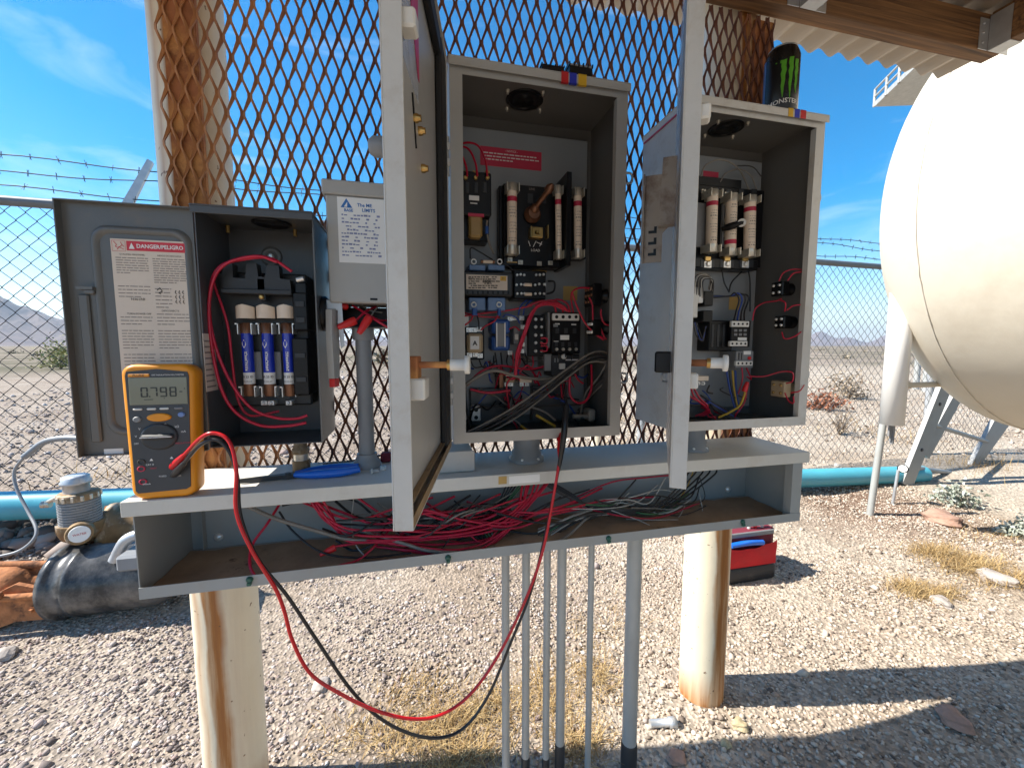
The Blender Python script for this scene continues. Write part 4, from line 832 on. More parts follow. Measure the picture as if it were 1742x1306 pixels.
def cart_fuse(parent, xc, y0, y1, w, Yc, tilt=0.0, flip=False):
    top, bot = P(xc, y0, Yc), P(xc+tilt, y1, Yc); r = abs(P(xc+w/2, (y0+y1)/2, Yc).x-P(xc-w/2, (y0+y1)/2, Yc).x)/2*.92
    b0 = Vector((bot.x, Yc+r, bot.z)); d = Vector((top.x-bot.x, 0, top.z-bot.z)); H = d.length
    if flip: b0 = b0+d; d = -d
    mb = MB(); mb.lathe(b0, d, [(r*.98, 0), (r*1.05, .001), (r*1.05, H*.13)], 18, 1); mb.lathe(b0, d, [(r*.95, H*.13), (r*.95, H*.74)], 18, 0, caps=False)
    mb.lathe(b0, d, [(r*.953, H*.74), (r*.953, H*.81)], 18, 2, caps=False); mb.lathe(b0, d, [(r*.95, H*.81), (r*.95, H*.885)], 18, 0, caps=False)
    mb.lathe(b0, d, [(r*1.05, H*.885), (r*1.05, H*.995), (r*.9, H)], 18, 1); o = mb.build('fuse', [M['cream'], M['tin'], M['redlabel']], parent)
    mb = MB(); u = d.normalized(); sgn = -1 if flip else 1
    for k in range(12):
        if k in (2, 7): continue
        hh = H*(.18+k*.043); a0 = -1.0+random.uniform(0, .4); end = random.uniform(.35, 1.0)
        while a0 < end:
            a1 = a0+random.uniform(.12, .42); tk = .0022 if k in (0, 9) else random.uniform(.0008, .0014); n3 = 3
            for i3 in range(n3):
                b0_, b1_ = a0+(a1-a0)*i3/n3, a0+(a1-a0)*(i3+1)/n3
                mb.add([b0+u*(hh+dz)+Vector((math.sin(a)*r*.965, -math.cos(a)*r*.965, 0)) for a, dz in ((b0_, 0), (b1_, 0), (b1_, tk), (b0_, tk))], [(0, 1, 2, 3)])
            a0 = a1+random.uniform(.06, .16)
    mb.build('fuse_print', M['inkgrey'] if True else M['ink'], o)
    for hh in (.06, .93):
        c = b0+d*hh; mb = MB()
        for s in (-1, 1): mb.box((c.x+s*r*1.13-.0007, Yc-.003, c.z-.0075), (c.x+s*r*1.13+.0007, Yc+r*2+.004, c.z+.0075))
        mb.box((c.x-r*1.1, Yc+r*2+.001, c.z-.006), (c.x+r*1.1, Yc+r*2+.004, c.z+.006)); mb.build('fuse_clip', M['tin'], parent)
    return o

# ---- middle panel contents
a = decal(cp, 'notice_label', 817, 254, 921, 286, .8240, 'redlabel')
x0, x1, z0, z1 = RC(817, 254, 921, 286, .824)
text('- NOTICE -', .0052, ((x0+x1)/2, .8230, z1-.005), (1, 0, 0), (0, 0, 1), M['whiteink'], a)
mb = MB()
for k in range(3):
    xx = x0+.006
    while xx < x1-.012-(k == 2)*.05: w = random.uniform(.004, .011); mb.box((xx, .8230, z1-.0125-k*.0058), (xx+w, .8233, z1-.0105-k*.0058)); xx += w+.0018
mb.build('notice_print', M['whiteink'], a)
k1 = comp(cp, 'control_relay', 786, 292, 836, 366, .765, 'black', .002)
comp(cp, 'relay_base', 787, 366, 832, 410, .785, 'black', .002); comp(cp, 'relay_coil', 798, 352, 821, 403, .766, 'coil', .004, .80)
decal(k1, 'relay_tag', 798, 333, 815, 341, .765, 'paper')
decal(k1, 'coil_band', 796, 364, 823, 369, .7655, 'redlabel', .003)
mb = SB()
for q in (792, 809, 829): mb.l.append((q, 303, .765, .0042,)); mb.l.append((q, 294, .768, .003,))
mb.l.append((828, 352, .772, .003,)); mb.build('terminal_screw', M['brass'], k1)
for q, e in ((829, 0), (812, 6), (795, 10)):
    wire([(q, 300, .76), (q-3, 275+e*.5, .762), (q-14, 250+e*.8, .768), (q-30, 243+e, .775), (q-50, 246+e, .785)], .0019, 'redwire', cp)
wire([(829, 375, .765), (828, 385, .765), (831, 410, .775), (840, 432, .79)], .0019, 'greywire', cp); mb = MB(); p = P(828, 391, .764); mb.cyl((p.x, p.y, p.z-.007), (p.x, p.y, p.z+.006), .0034, n=8); mb.build('wire_lug', M['blueplas'], cp)
wire([(800, 440, .79), (801, 422, .785), (815, 428, .785), (838, 442, .79)], .0014, 'blkwire', cp)
sw = comp(cp, 'disconnect_switch', 856, 316, 958, 454, .79, 'black', .002)
comp(sw, 'switch_side', 849, 316, 857, 450, .80, 'black'); comp(sw, 'phase_barrier', 964, 292, 972, 452, .752, 'black', .0004)
comp(sw, 'fuse_base', 975, 320, 998, 440, .795, 'black', .001)
cart_fuse(cp, 873, 309, 432, 19, .762); cart_fuse(cp, 951, 314, 440, 11.5, .765, 1.5); cart_fuse(cp, 985.5, 318, 438, 15, .762, .5)
mb = MB(); c = P(905, 366, .785); mb.lathe(c, (0, -1, 0), [(.016, 0), (.016, .006), (.011, .008), (.011, .016)], 20); mb.build('rotor', M['copper'], sw)
mb = MB(); s0 = P(910, 354, .768); s1 = P(934, 322, .735); mb.cyl(s0, s1, .0046, n=12); mb.lathe(s0, s1-s0, [(.0085, -.004), (.0085, .003), (.006, .006)], 14); mb.lathe(s1, s1-s0, [(.0078, -.004), (.0078, .004), (.003, .011)], 12); mb.build('operating_shaft', M['copper'], sw)
mb = MB(); a, b, c, d = RC(905, 386, 924, 404, .775); mb.box((a, .775, c), (b, .792, d), .001); screw(mb, 914, 395, .774, .003); mb.box((a-.003, .772, c), (a-.001, .79, d)); mb.box((b+.008, .772, c), (b+.010, .79, d+.004)); mb.build('brass_lug', M['brass'], sw)
text('LOAD', .0068, P(911, 426, .7893), (1, 0, 0), (0, 0, 1), M['whiteink'], sw); text('LINE', .006, P(905, 322, .7893), (1, 0, 0), (0, 0, 1), M['inkgrey'], sw)
mb = MB(); 
for l in ([(899, 410), (902, 419)], [(907, 420), (912, 410)], [(913, 412), (922, 416)], [(922, 411), (918, 419)]):
    A, B = P(*l[0], .789), P(*l[1], .789); t = (B-A).normalized(); s = Vector((-t.z, 0, t.x))*.0006; mb.add([A-s, B-s, B+s, A+s], [(0, 1, 2, 3)])
mb.build('switch_mark', M['whiteink'], sw)
mb = SB()
for q in ((868, 441), (937, 447), (918, 448), (886, 446)): mb.l.append((*q, .785, .003,))
mb.build('terminal_screw', M['tin'], sw)
tr = comp(cp, 'control_transformer', 789, 462, 873, 503, .762, 'dkgrey', .003)
lb = decal(tr, 'rating_plate', 793, 468, 863, 493, .762, 'oldpaper', .0008)
decal(tr, 'yellow_logo', 851, 470, 861, 478, .7612, 'tapeyel', .0006)
text('D', .0062, P(856, 474, .7603), (1, 0, 0), (0, 0, 1), M['ink'], tr)
mb = MB()
for row in range(6):
    xx = 797
    while xx < 846: 
        w = random.uniform(2, 7); 
        if random.random() < .75: a, b, c, d = RC(xx, 470.5+row*3.6, xx+w, 472.3+row*3.6, .7611); mb.box((a, .7609, c), (b, .7613, d))
        xx += w+1.3
mb.build('plate_print', M['ink'], tr); text('60/50', .0068, P(828, 479, .7606), (1, 0, 0), (0, 0, 1), M['ink'], tr, bold=.0002); text('9070', .005, P(801, 474, .7606), (1, 0, 0), (0, 0, 1), M['ink'], tr)
for (x0, y0, x1, y1) in ((798, 450, 826, 460), (830, 450, 859, 460), (798, 506, 826, 528), (830, 506, 860, 528)):
    o = comp(cp, 'terminal_block', x0, y0, x1, y1, .772, 'blueterm', .0015)
for q in ((806, 445), (850, 445), (806, 518), (849, 518)):
    p = P(*q, .769); mb = MB()
    for k in range(12):
        a, b = 2*math.pi*k/12, 2*math.pi*(k+1)/12; mb.tube([p+Vector((math.cos(a)*.0044, 0, math.sin(a)*.0044)), p+Vector((math.cos(b)*.0044, 0, math.sin(b)*.0044))], .0014, 5, sub=0, caps=False)
    mb.build('ring_terminal', M['steel'], cp)
mb = MB(); a, b, c, d = RC(822, 442, 838, 448, .77); mb.cyl((a, .772, (c+d)/2), (b, .772, (c+d)/2), .003, n=8, mi=0); mb.cyl((a-.004, .772, (c+d)/2), (a, .772, (c+d)/2), .0033, n=8, mi=1); mb.cyl((b, .772, (c+d)/2), (b+.004, .772, (c+d)/2), .0033, n=8, mi=1); mb.build('glass_fuse', [M['cream'], M['copper']], cp)
for q, l in (((806, 527), [(806, 530, .765), (802, 543, .768), (792, 552, .77), (785, 553, .775)]), ((809, 527), [(809, 530, .765), (814, 545, .768), (815, 560, .77)]), ((849, 527), [(849, 530, .765), (842, 545, .77), (825, 555, .775), (818, 562, .775)])):
    wire(l, .0015, random.choice(['blkwire', 'greywire', 'redwire']), cp); p = P(q[0], q[1]+4, .765); mb = MB(); mb.cyl((p.x, p.y, p.z-.006), (p.x, p.y, p.z+.006), .0036, n=8); mb.build('wire_lug', M['blueplas'], cp)
fb = comp(cp, 'fuse_terminal_block', 874, 460, 929, 509, .775, 'black', .002)
for i, yy in enumerate((467, 484, 500)):
    mb = SB(); 
    for q in (879, 886, 892, 911, 918, 925): mb.l.append((q+random.uniform(-1, 1), yy+random.uniform(-1, 1), .775, .0026,))
    mb.build('terminal_screw', M['steel'], fb)
    if i: mb = MB(); a, b, c, d = RC(893, yy-3, 905, yy+3, .77); mb.cyl((a, .773, (c+d)/2), (b, .773, (c+d)/2), .0032, n=8); mb.build('small_fuse', M['cream'], fb)
decal(cp, 'amber_sticker', 958, 487, 982, 511, .8240, 'amber'); decal(cp, 'amber_sticker', 905, 449, 930, 463, .8240, 'amber')
ry = comp(cp, 'ice_cube_relay', 795, 567, 822, 600, .772, 'tan', .004); decal(ry, 'relay_label', 800, 572, 815, 594, .772, 'paper'); text('A', .012, P(808, 584, .7708), (1, 0, 0), (0, 0, 1), M['ink'], ry, bold=.0004)
comp(cp, 'relay_socket', 791, 556, 824, 612, .785, 'black', .002)
mb = SB()
for q in ((798, 561), (807, 561), (816, 560), (799, 604), (809, 603), (817, 605)): mb.l.append((*q, .783, .0032,))
mb.build('terminal_screw', M['steel'], cp)
decal(cp, 'wire_tag', 790, 535, 797, 566, .795, 'paper', .004)
bt = comp(cp, 'blue_transformer', 837, 543, 868, 568, .78, 'blueplas', .004); comp(cp, 'blue_transformer', 837, 571, 868, 596, .78, 'blueplas', .004)
comp(bt, 'iron_core', 845, 550, 859, 589, .772, 'midgrey', .001); decal(bt, 'core_edge', 844, 549, 846, 590, .7715, 'paper'); decal(bt, 'core_edge', 858, 549, 860, 590, .7715, 'paper')
comp(cp, 'resistor', 874, 556, 882, 585, .785, 'midgrey', .001); mb = MB(); a, b, c, d = RC(876, 568, 882, 578, .783); mb.box((a, .783, c), (b, .79, d), .001); mb.build('white_tab', M['white'], cp)
mb = SB(); 
for q in ((868, 542), (875, 541), (888, 541), (890, 556), (889, 586), (888, 597), (868, 600)): mb.l.append((*q, .785, .003,))
mb.build('terminal_screw', M['steel'], cp)
ts = comp(cp, 'terminal_strip', 898, 536, 926, 606, .785, 'black', .0015)
for yy in (543, 556, 570, 583, 597):
    mb = SB(); mb.l.append((911, yy, .785, .0034,)); mb.l.append((921, yy, .785, .0028,)); mb.build('terminal_screw', M['steel'], ts)
comp(cp, 'wire_duct', 890, 570, 899, 606, .792, 'midgrey', .001)
for yy in (575, 588): wire([(920, yy, .782), (930, yy+1, .778), (929, yy+9, .778), (919, yy+8, .782)], .0018, 'redwire', cp)
kt = comp(cp, 'contactor', 938, 531, 988, 601, .768, 'black', .002); comp(kt, 'auxiliary_contact', 932, 531, 939, 592, .778, 'midgrey', .001)
hd = comp(kt, 'terminal_header', 940, 533, 986, 545, .762, 'white', .0015, .768)
mb = MB()
for q in (947, 958, 969, 980): p = P(q, 539, .7618); mb.lathe(p, (0, -1, 0), [(.0033, -.001), (.0033, .0004)], 12, 0); p2 = P(q, 594, .766); mb.lathe(p2, (0, -1, 0), [(.003, -.002), (.003, .002)], 8, 1)
mb.build('terminal_holes', [M['black'], M['tin']], kt); decal(kt, 'contactor_tag', 953, 570, 968, 578, .768, 'paper'); decal(kt, 'brand_tag', 941, 551, 949, 556, .768, 'midgrey')
ol = comp(cp, 'overload_relay', 938, 603, 986, 640, .775, 'dkgrey', .002); comp(ol, 'reset_block', 926, 602, 939, 631, .778, 'midgrey', .0015)
mb = MB(); p = P(959, 606.5, .7748); mb.lathe(p, (0, -1, 0), [(.0052, -.001), (.0052, .002), (.0025, .0025)], 14); mb.build('dial', M['white'], ol)
for (a, b) in ((952, 962), (975, 988)):
    o = comp(ol, 'terminal_cover', a, 618, b, 628, .77, 'white', .0012, .78)
for (a, b, c, d) in ((802, 690, 818, 716), (790, 700, 796, 714)): o = comp(cp, 'ground_lug', a, b, c, d, .80, 'steel', .0015)
mb = MB()
for q in ((810, 697), (810, 710)): p = P(*q, .7995); mb.lathe(p, (0, -1, 0), [(.004, -.002), (.004, .0006)], 12, 0)
mb.build('lug_screws', M['black'], cp)
for (a, b, c, d, m) in ((860, 643, 876, 650, 'tan'), (884, 643, 905, 651, 'cream'), (849, 634, 857, 660, 'copper')):
    comp(cp, 'terminal_strip', a, b, c, d, .785, m, .001)
mb = SB()
for q in ((862, 654), (870, 654), (888, 654), (897, 654), (864, 637), (872, 637), (880, 640)): mb.l.append((*q, .784, .0026,))
mb.build('terminal_screw', M['steel'], cp)
comp(cp, 'lower_block', 800, 660, 870, 720, .812, 'slate', .002); comp(cp, 'lower_block', 905, 655, 965, 715, .81, 'slate', .002)
def ribs(parent, x0, y0, x1, y1, Yf, n, m, name='rib'):
    for k in range(n):
        f0 = (k+.2)/n; f1 = (k+.6)/n; a, b, c, d = RC(x0+(x1-x0)*f0, y0, x0+(x1-x0)*f1, y1, Yf); MB().box((a, Yf-.0012, c), (b, Yf+.001, d), .0004).build(name, M[m], parent)
ribs(k1, 789, 310, 834, 328, .765, 3, 'dkgrey', 'arc_chute'); ribs(kt, 942, 582, 986, 590, .768, 4, 'dkgrey', 'moulded_rib'); ribs(kt, 942, 558, 986, 567, .768, 3, 'dkgrey', 'moulded_rib'); ribs(sw, 893, 330, 938, 346, .79, 2, 'dkgrey', 'moulded_rib'); ribs(tr, 792, 495, 870, 501, .762, 9, 'black', 'lamination')
ribs(ol, 942, 609, 952, 616, .775, 2, 'midgrey', 'moulded_rib')
for (a, b, c, d, m) in ((944, 550, 952, 552, 'whiteink'), (972, 551, 980, 553, 'whiteink'), (800, 345, 812, 347, 'whiteink'), (962, 611, 984, 613, 'whiteink'), (942, 580, 950, 581, 'whiteink'), (862, 445, 880, 447, 'amber')): decal(cp, 'marking', a, b, c, d, {944: .768, 972: .768, 800: .765, 962: .775, 900: .775, 942: .768, 862: .79}[a], m, .0004)
# switches on the right wall
def wallsw(parent, xw, q0, q1, dep, m, name='selector_switch'):
    a, b = PX(*q0, xw-.004), PX(*q1, xw-.004); y0, y1 = sorted((a.y, b.y)); z0, z1 = sorted((a.z, b.z))
    return MB().box((xw-.002-dep, y0, z0), (xw-.002, y1, z1), .002).build(name, M[m], parent), (y0, y1, z0, z1)
for (cy, cz, h, w, m) in ((.757, .097, .042, .044, 'black'), (.748, .035, .030, .030, 'black')):
    mb = MB(); xw = .3685; mb.box((xw-.036, cy-w/2, cz-h/2), (xw-.018, cy+w/2, cz+h/2), .002); mb.lathe((xw, cy, cz), (-1, 0, 0), [(.014, 0), (.014, .004), (.011, .006), (.011, .018)], 16); o = mb.build('selector_switch', M[m], cp)
    mb = MB()
    for i in range(3):
        for j in range(3 if h > .035 else 2):
            mb.lathe((xw-.036, cy-w*.3+i*w*.3, cz-h*.28+j*h*(.28 if h > .035 else .5)), (-1, 0, 0), [(.0034, -.002), (.0034, .002), (.002, .003)], 8)
    mb.build('switch_terminals', M['copper' if h > .03 else 'steel'], o)
z8 = lambda l, Y: [(a/6.53+860, b/6.53+500, Y+ (0 if len(t) < 1 else 0)) for a, b, *t in l]
for e in range(4):
    d = e*9
    wire(z8([(100+d*.7, 900), (108+d, 760), (125+d, 650), (200+d, 430), (270+d, 230), (380, 105+d), (520, 95+d), (640, 140+d), (690+d, 190)], .755), .0019, 'redwire', cp, jit=.001)
wire([(875, 640, .76), (862, 655, .765), (868, 700, .77), (880, 728, .77)], .002, 'redwire', cp)
wire(z8([(740, -20), (790, 130), (890, 330), (1010, 450), (1120, 500)], .74), .0017, 'redwire', cp)
wire(z8([(930, 40), (965, 130), (970, 300), (990, 430), (1090, 510)], .74), .0017, 'redwire', cp)
wire(z8([(1180, -40), (1235, 130), (1215, 280), (1150, 345), (1085, 310), (1060, 220), (1062, 170)], .725), .0018, 'redwire', cp)
wire(z8([(1050, 360), (1080, 440), (1110, 500)], .735), .0016, 'redwire', cp)
wire([(1003, 490, .735), (985, 490, .75), (972, 500, .765), (975, 530, .77), (985, 560, .78)], .0017, 'redwire', cp)
wire([(970, 634, .765), (969, 668, .76), (980, 684, .755), (996, 682, .755), (1006, 660, .76), (1006, 620, .775)], .0024, 'redwire', cp)
wire([(978, 636, .768), (984, 646, .77), (992, 652, .775)], .0018, 'redwire', cp)
wire([(800, 662, .77), (830, 668, .765), (868, 664, .765)], .0026, 'redwire', cp); wire([(795, 655, .775), (818, 632, .775), (850, 622, .775), (900, 628, .78), (930, 622, .785)], .0022, 'redwire', cp)
wire([(785, 538, .79), (830, 532, .79), (870, 527, .785), (905, 520, .78)], .0018, 'redwire', cp); wire([(786, 531, .795), (815, 538, .79), (850, 540, .79)], .0016, 'redwire', cp)
for e, m in enumerate(('greywire', 'blkwire2', 'blkwire2', 'blkwire', 'greywire')):
    d = e*4.5
    wire([(790+d*2, 738-d*.3, .715), (835, 715+d, .72), (880, 690+d, .73), (925, 658+d, .74), (965, 625+d, .745), (1000, 600+d, .745), (1026, 596+d, .745), (1042-d*.5, 615, .75), (1036-d, 640, .76), (1012-d, 668, .775), (985, 695+d, .79)], .0021, m, cp, 'cable', jit=.003)
wire([(785, 662, .76), (805, 645, .755), (840, 630, .755), (880, 640, .76), (925, 645, .77), (950, 640, .78)], .0036, 'greywire', cp, 'cable')
for l, m in (([(865, 720, .76), (868, 700, .765), (890, 690, .76), (925, 700, .75), (945, 715, .745)], 'greywire'), ([(870, 680, .775), (868, 705, .77), (885, 722, .76), (905, 735, .745)], 'greywire')):
    wire(l, .0022, m, cp, 'cable')
for l in ([(912, 706, .752), (945, 725, .742)], [(886, 724, .758), (900, 734, .748)]): MB().tube([P(*q) for q in l], .0027, 7, sub=0).build('yellow_sleeve', M['yelwire'], cp)
for l in ([(870, 655, .79), (862, 690, .79), (850, 725, .78)], [(905, 660, .79), (940, 672, .785), (985, 680, .78)], [(800, 700, .80), (830, 690, .795), (880, 695, .79), (930, 690, .785), (1000, 688, .79)], [(790, 640, .80), (793, 690, .795), (800, 730, .78)], [(845, 612, .79), (835, 625, .79), (850, 640, .79), (880, 625, .79)], [(815, 612, .79), (822, 625, .79), (838, 620, .785), (840, 605, .79)], [(930, 500, .79), (942, 495, .79), (943, 480, .79), (932, 478, .79)], [(845, 445, .79), (868, 455, .79), (876, 470, .785)], [(868, 602, .79), (875, 612, .788), (890, 606, .788), (905, 615, .79)], [(800, 612, .785), (808, 625, .785), (826, 622, .79)], [(890, 603, .79), (895, 615, .79), (925, 612, .79)]):
    wire(l, random.choice((.0014, .0018, .0022)), random.choice(('blkwire', 'blkwire2')), cp)
wire([(855, 540, .778), (862, 535, .775), (878, 540, .775), (884, 550, .78)], .0015, 'bluwire', cp); wire([(866, 560, .778), (876, 556, .778), (884, 562, .78)], .0014, 'redwire', cp)
for _ in range(26):
    xa, ya = random.uniform(790, 960), random.uniform(612, 715); ln = random.uniform(-70, 70)
    wire([(xa, ya, .795), (xa+ln*.3, ya+random.uniform(-6, 26), .785), (xa+ln*.7, ya+random.uniform(-5, 30), .78), (max(790, min(1000, xa+ln)), min(728, ya+random.uniform(-20, 40)), .795)], random.choice((.0013, .0016, .002)), random.choice(('redwire', 'redwire', 'blkwire', 'blkwire', 'blkwire2', 'bluwire', 'greywire')), cp)
for xa in (842, 852, 864, 872, 884, 893, 905):
    wire([(xa, 600, .79), (xa+random.uniform(-6, 4), 618, .782), (xa+random.uniform(-8, 8), 630, .785), (xa+random.uniform(-12, 12), 640, .79)], .0014, random.choice(('redwire', 'blkwire', 'blkwire')), cp)
for xa, e in ((946, 0), (958, 4), (969, 8)): wire([(xa, 531, .766), (xa-4, 520-e*.4, .766), (xa-22, 512-e*.3, .768), (xa-48, 520, .772)], .0019, 'redwire', cp)
for xa in (950, 961, 972): wire([(xa, 596, .77), (xa+1, 603, .772), (xa, 612, .776)], .0018, 'blkwire', cp)
for xa in (882, 890): wire([(xa, 536, .785), (xa+3, 522, .782), (xa+12, 512, .785), (xa+20, 508, .79)], .0015, 'bluwire', cp)
mb = MB(); a, b, c, d = RC(1000, 696, 1012, 716, .765); mb.box((a, .76, c), (b, .79, d), .003); mb.cyl(P(975, 708, .765), P(1001, 708, .765), .0045, n=8); mb.build('ground_clamp', M['tin'], cp)
# tapes and loose terminal blocks on top of the middle panel
for (xa, xb, m) in ((955, 967, 'tapered'), (969, 981, 'tapeblue'), (984, 998, 'tapeyel')):
    a = P(xa, 135, YF-.008).x; b = P(xb, 135, YF-.008).x; mb = MB(); mb.box((a, YF-.0083, ZT-.0135), (b, YF-.0072, ZT+.0028)); mb.box((a, YF-.0083, ZT+.0022), (b, YF+.02, ZT+.003)); mb.box((a, YF-.0083, ZT-.0145), (b, YF-.004, ZT-.0133)); mb.build('phase_tape', M[m], cp)
for (xa, xb, lab) in ((916, 953, 'flat black terminal block lying on middle panel top, left of the coloured tapes'), (962, 1000, 'ribbed black terminal block on middle panel top, above the coloured tapes')):
    a = P(xa, 122, .705).x; b = P(xb, 122, .705).x; t = thing('terminal_block', lab, 'terminal block', ((a+b)/2, .696, ZT+.003)); zb = ZT+.0033; h = .010 if xa < 950 else .019
    MB().box((a, .6845, zb), (b, .708, zb+h*.7), .001).build('base', M['black'], t); mb = MB(); n_ = 5
    for k in range(n_+1): xx = a+(b-a)*k/n_; mb.box((xx-.001, .684, zb+h*.7), (xx+.001, .7085, zb+h), .0003)
    mb.build('dividers', M['black'], t); mb = MB()
    for k in range(n_): xx = a+(b-a)*(k+.5)/n_; mb.box((xx-.0028, .685, zb+h*.7), (xx+.0028, .694, zb+h*.85), .0003)
    mb.build('contacts', M['midgrey' if xa > 950 else 'black'], t)
# hubs to the trough
for t, xq in ((cp, 898), (rpnl, 1182)):
    p = P(xq, 765, .755); mb = MB(); mb.lathe((p.x, .765, -.2238), (0, 0, 1), [(.034, 0), (.034, .007), (.029, .010), (.029, .020), (.026, .021), (.026, .0575)], 28); mb.build('conduit_hub', M['pvc'], t)
    mb = MB()
    for a in range(0, 360, 60): q = Vector((p.x+.031*math.cos(rad(a)), .765+.031*math.sin(rad(a)), -.2165)); mb.ball(q, .0034, 8)
    mb.build('hub_screws', M['steel'], t)

# ---- right panel contents
B = rpnl
sw = comp(B, 'fuse_block', 1180, 318, 1298, 452, .795, 'black', .002)
comp(sw, 'line_cover', 1180, 302, 1262, 318, .80, 'black', .001); comp(sw, 'grey_insert', 1182, 345, 1206, 420, .788, 'midgrey', .001); comp(sw, 'grey_insert', 1230, 345, 1240, 420, .788, 'midgrey', .001)
cart_fuse(B, 1219, 320, 428, 18, .762, -3); cart_fuse(B, 1252, 327, 434, 18, .765, -3, True); cart_fuse(B, 1284, 330, 436, 18, .762, -2)
mb = MB(); a0, a1 = P(1228, 390, .775), P(1262, 379, .745); mb.tube([a0, (a0+a1)/2, a1], lambda t: .0048+.003*math.sin(t*3.1), 8); mb.build('lever', M['black'], sw)
mb = MB(); mb.lathe(a1, ray(1265, 378)*-1, [(.0082, -.01), (.0082, .003)], 16); mb.build('lever_tip', M['white'], sw); mb = MB(); u = ray(1265, 378).normalized(); q = a1-u*.0036; r1 = u.orthogonal().normalized()*.0045; r2 = u.cross(r1); mb.add([q+r1, q+r2, q-r1, q-r2], [(0, 1, 2, 3)]); mb.build('square_socket', M['black'], sw)
lc = comp(B, 'load_terminals', 1180, 440, 1290, 457, .785, 'black', .0015)
for q in (1205, 1238, 1269):
    mb = MB(); screw(mb, q, 449, .782, .0058); mb.build('lug', M['steel'], lc); a, b, c, d = RC(q-5, 436, q+5, 444, .78); MB().box((a, .78, c), (b, .80, d), .001).build('brass_link', M['brass'], lc)
mb = SB()
for q in ((1198, 325), (1203, 340), (1236, 345), (1237, 375), (1236, 400), (1237, 330)): mb.l.append((*q, .785, .003,))
mb.build('terminal_screw', M['tin'], B)
decal(B, 'notice_label', 1196, 292, 1222, 303, .8240, 'redlabel'); text('DO NOT OPEN', .006, P(1208, 310, .8235), (1, 0, 0), (0, 0, 1), M['inkgrey'], B); text('UNDER LOAD', .006, P(1250, 313, .8235), (1, 0, 0), (0, 0, 1), M['inkgrey'], B)
wire([(1192, 300, .79), (1200, 282, .79), (1222, 272, .79), (1245, 278, .79), (1262, 295, .795), (1275, 325, .80)], .0015, 'greywire', B); wire([(1225, 310, .80), (1235, 295, .80), (1258, 288, .80), (1278, 300, .80), (1287, 322, .80)], .0014, 'greywire', B); wire([(1255, 282, .805), (1280, 284, .805), (1295, 300, .81)], .0013, 'blkwire2', B)
kt = comp(B, 'contactor', 1206, 545, 1247, 597, .785, 'black', .002); kf = comp(B, 'contactor', 1244, 545, 1277, 590, .77, 'black', .0015)
for (a, b, c, d) in ((1245, 546, 1275, 556), (1242, 580, 1272, 589)):
    o = comp(kf, 'terminal_header', a, b, c, d, .765, 'white', .001, .772); mb = MB()
    for k in range(4): p = P(a+4+k*(c-a-8)/3, (b+d)/2, .7648); mb.lathe(p, (0, -1, 0), [(.0024, -.001), (.0024, .0003)], 10)
    mb.build('terminal_holes', M['black'], o)
mb = MB()
for i in range(3):
    for j in range(2): a, b, c, d = RC(1249+i*8, 560+j*7, 1254+i*8, 564+j*7, .7695); mb.box((a, .769, c), (b, .771, d))
mb.build('contact_marks', M['midgrey'], kf); decal(kf, 'contactor_tag', 1255, 574, 1270, 579, .77, 'paper')
ol = comp(B, 'overload_relay', 1252, 597, 1282, 626, .772, 'midgrey', .0015); decal(ol, 'relay_tag', 1265, 597, 1277, 603, .772, 'paper')
o = comp(ol, 'terminal_header', 1252, 614, 1281, 622, .766, 'white', .001, .773); mb = MB()
for k in range(4): p = P(1256+k*7, 618, .7658); mb.lathe(p, (0, -1, 0), [(.0024, -.001), (.0024, .0003)], 10)
mb.build('terminal_holes', M['black'], ol); mb = MB(); mb.lathe(P(1274, 609, .7718), (0, -1, 0), [(.0038, -.001), (.0038, .003)], 10); mb.build('reset_button', M['rednut'], ol)
for (a, b, c, d, m) in ((1178, 488, 1188, 540, 'white'), (1188, 490, 1197, 515, 'paper'), (1198, 495, 1214, 520, 'black'), (1196, 528, 1213, 548, 'black'), (1178, 478, 1196, 488, 'dkgrey')): comp(B, 'relay', a, b, c, d, .785, m, .0015)
decal(B, 'amber_sticker', 1240, 505, 1258, 527, .8240, 'amber')
for e in range(8):
    wire([(1176+e*3, 495+e*2, .785), (1182+e*2, 470+e, .782), (1195+e*2.2, 464+e*1.6, .78), (1208+e*.8, 470+e*2, .782), (1206+e, 492+e, .79)], .0013, ('greywire', 'blkwire', 'whitewire', 'blkwire2')[e % 4], B, jit=.001)
for e in range(4):
    d = e*6; wire([(1214, 503+e, .80), (1240, 504, .79), (1250+d, 498+e, .785), (1257+d*.9, 510, .785), (1252+d*.8, 530, .785), (1248+d, 546, .775)], .0018, ('blkwire', 'bluwire', 'blkwire', 'blkwire')[e], B)
for l in ([(1228, 457, .80), (1232, 480, .80), (1240, 496, .795)], [(1262, 462, .80), (1245, 480, .80), (1240, 497, .795)], [(1272, 455, .80), (1276, 480, .81), (1276, 530, .81)]): wire(l, .0017, 'blkwire', B)
for e in range(3): wire([(1180+e*2, 548, .79), (1184+e*6, 570+e*4, .785), (1196, 580-e*4, .785), (1200+e, 555, .79)], .001, ('blkwire2', 'bluwire', 'blkwire2')[e], B)
ts = comp(B, 'terminal_strip', 1160, 640, 1206, 648, .775, 'cream', .001); mb = SB()
for q in (1175, 1182, 1189, 1197): mb.l.append((q, 652, .776, .0026,))
mb.build('terminal_screw', M['steel'], ts)
for e in range(3): wire([(1170+e*4, 655, .77), (1172+e*9, 672+e*2, .762), (1192+e*6, 685+e*3, .76), (1207-e*4, 700, .765), (1195-e*6, 707, .775)], .0021, 'redwire', B, jit=.001)
comp(B, 'lower_block', 1165, 690, 1210, 710, .80, 'slate', .002)
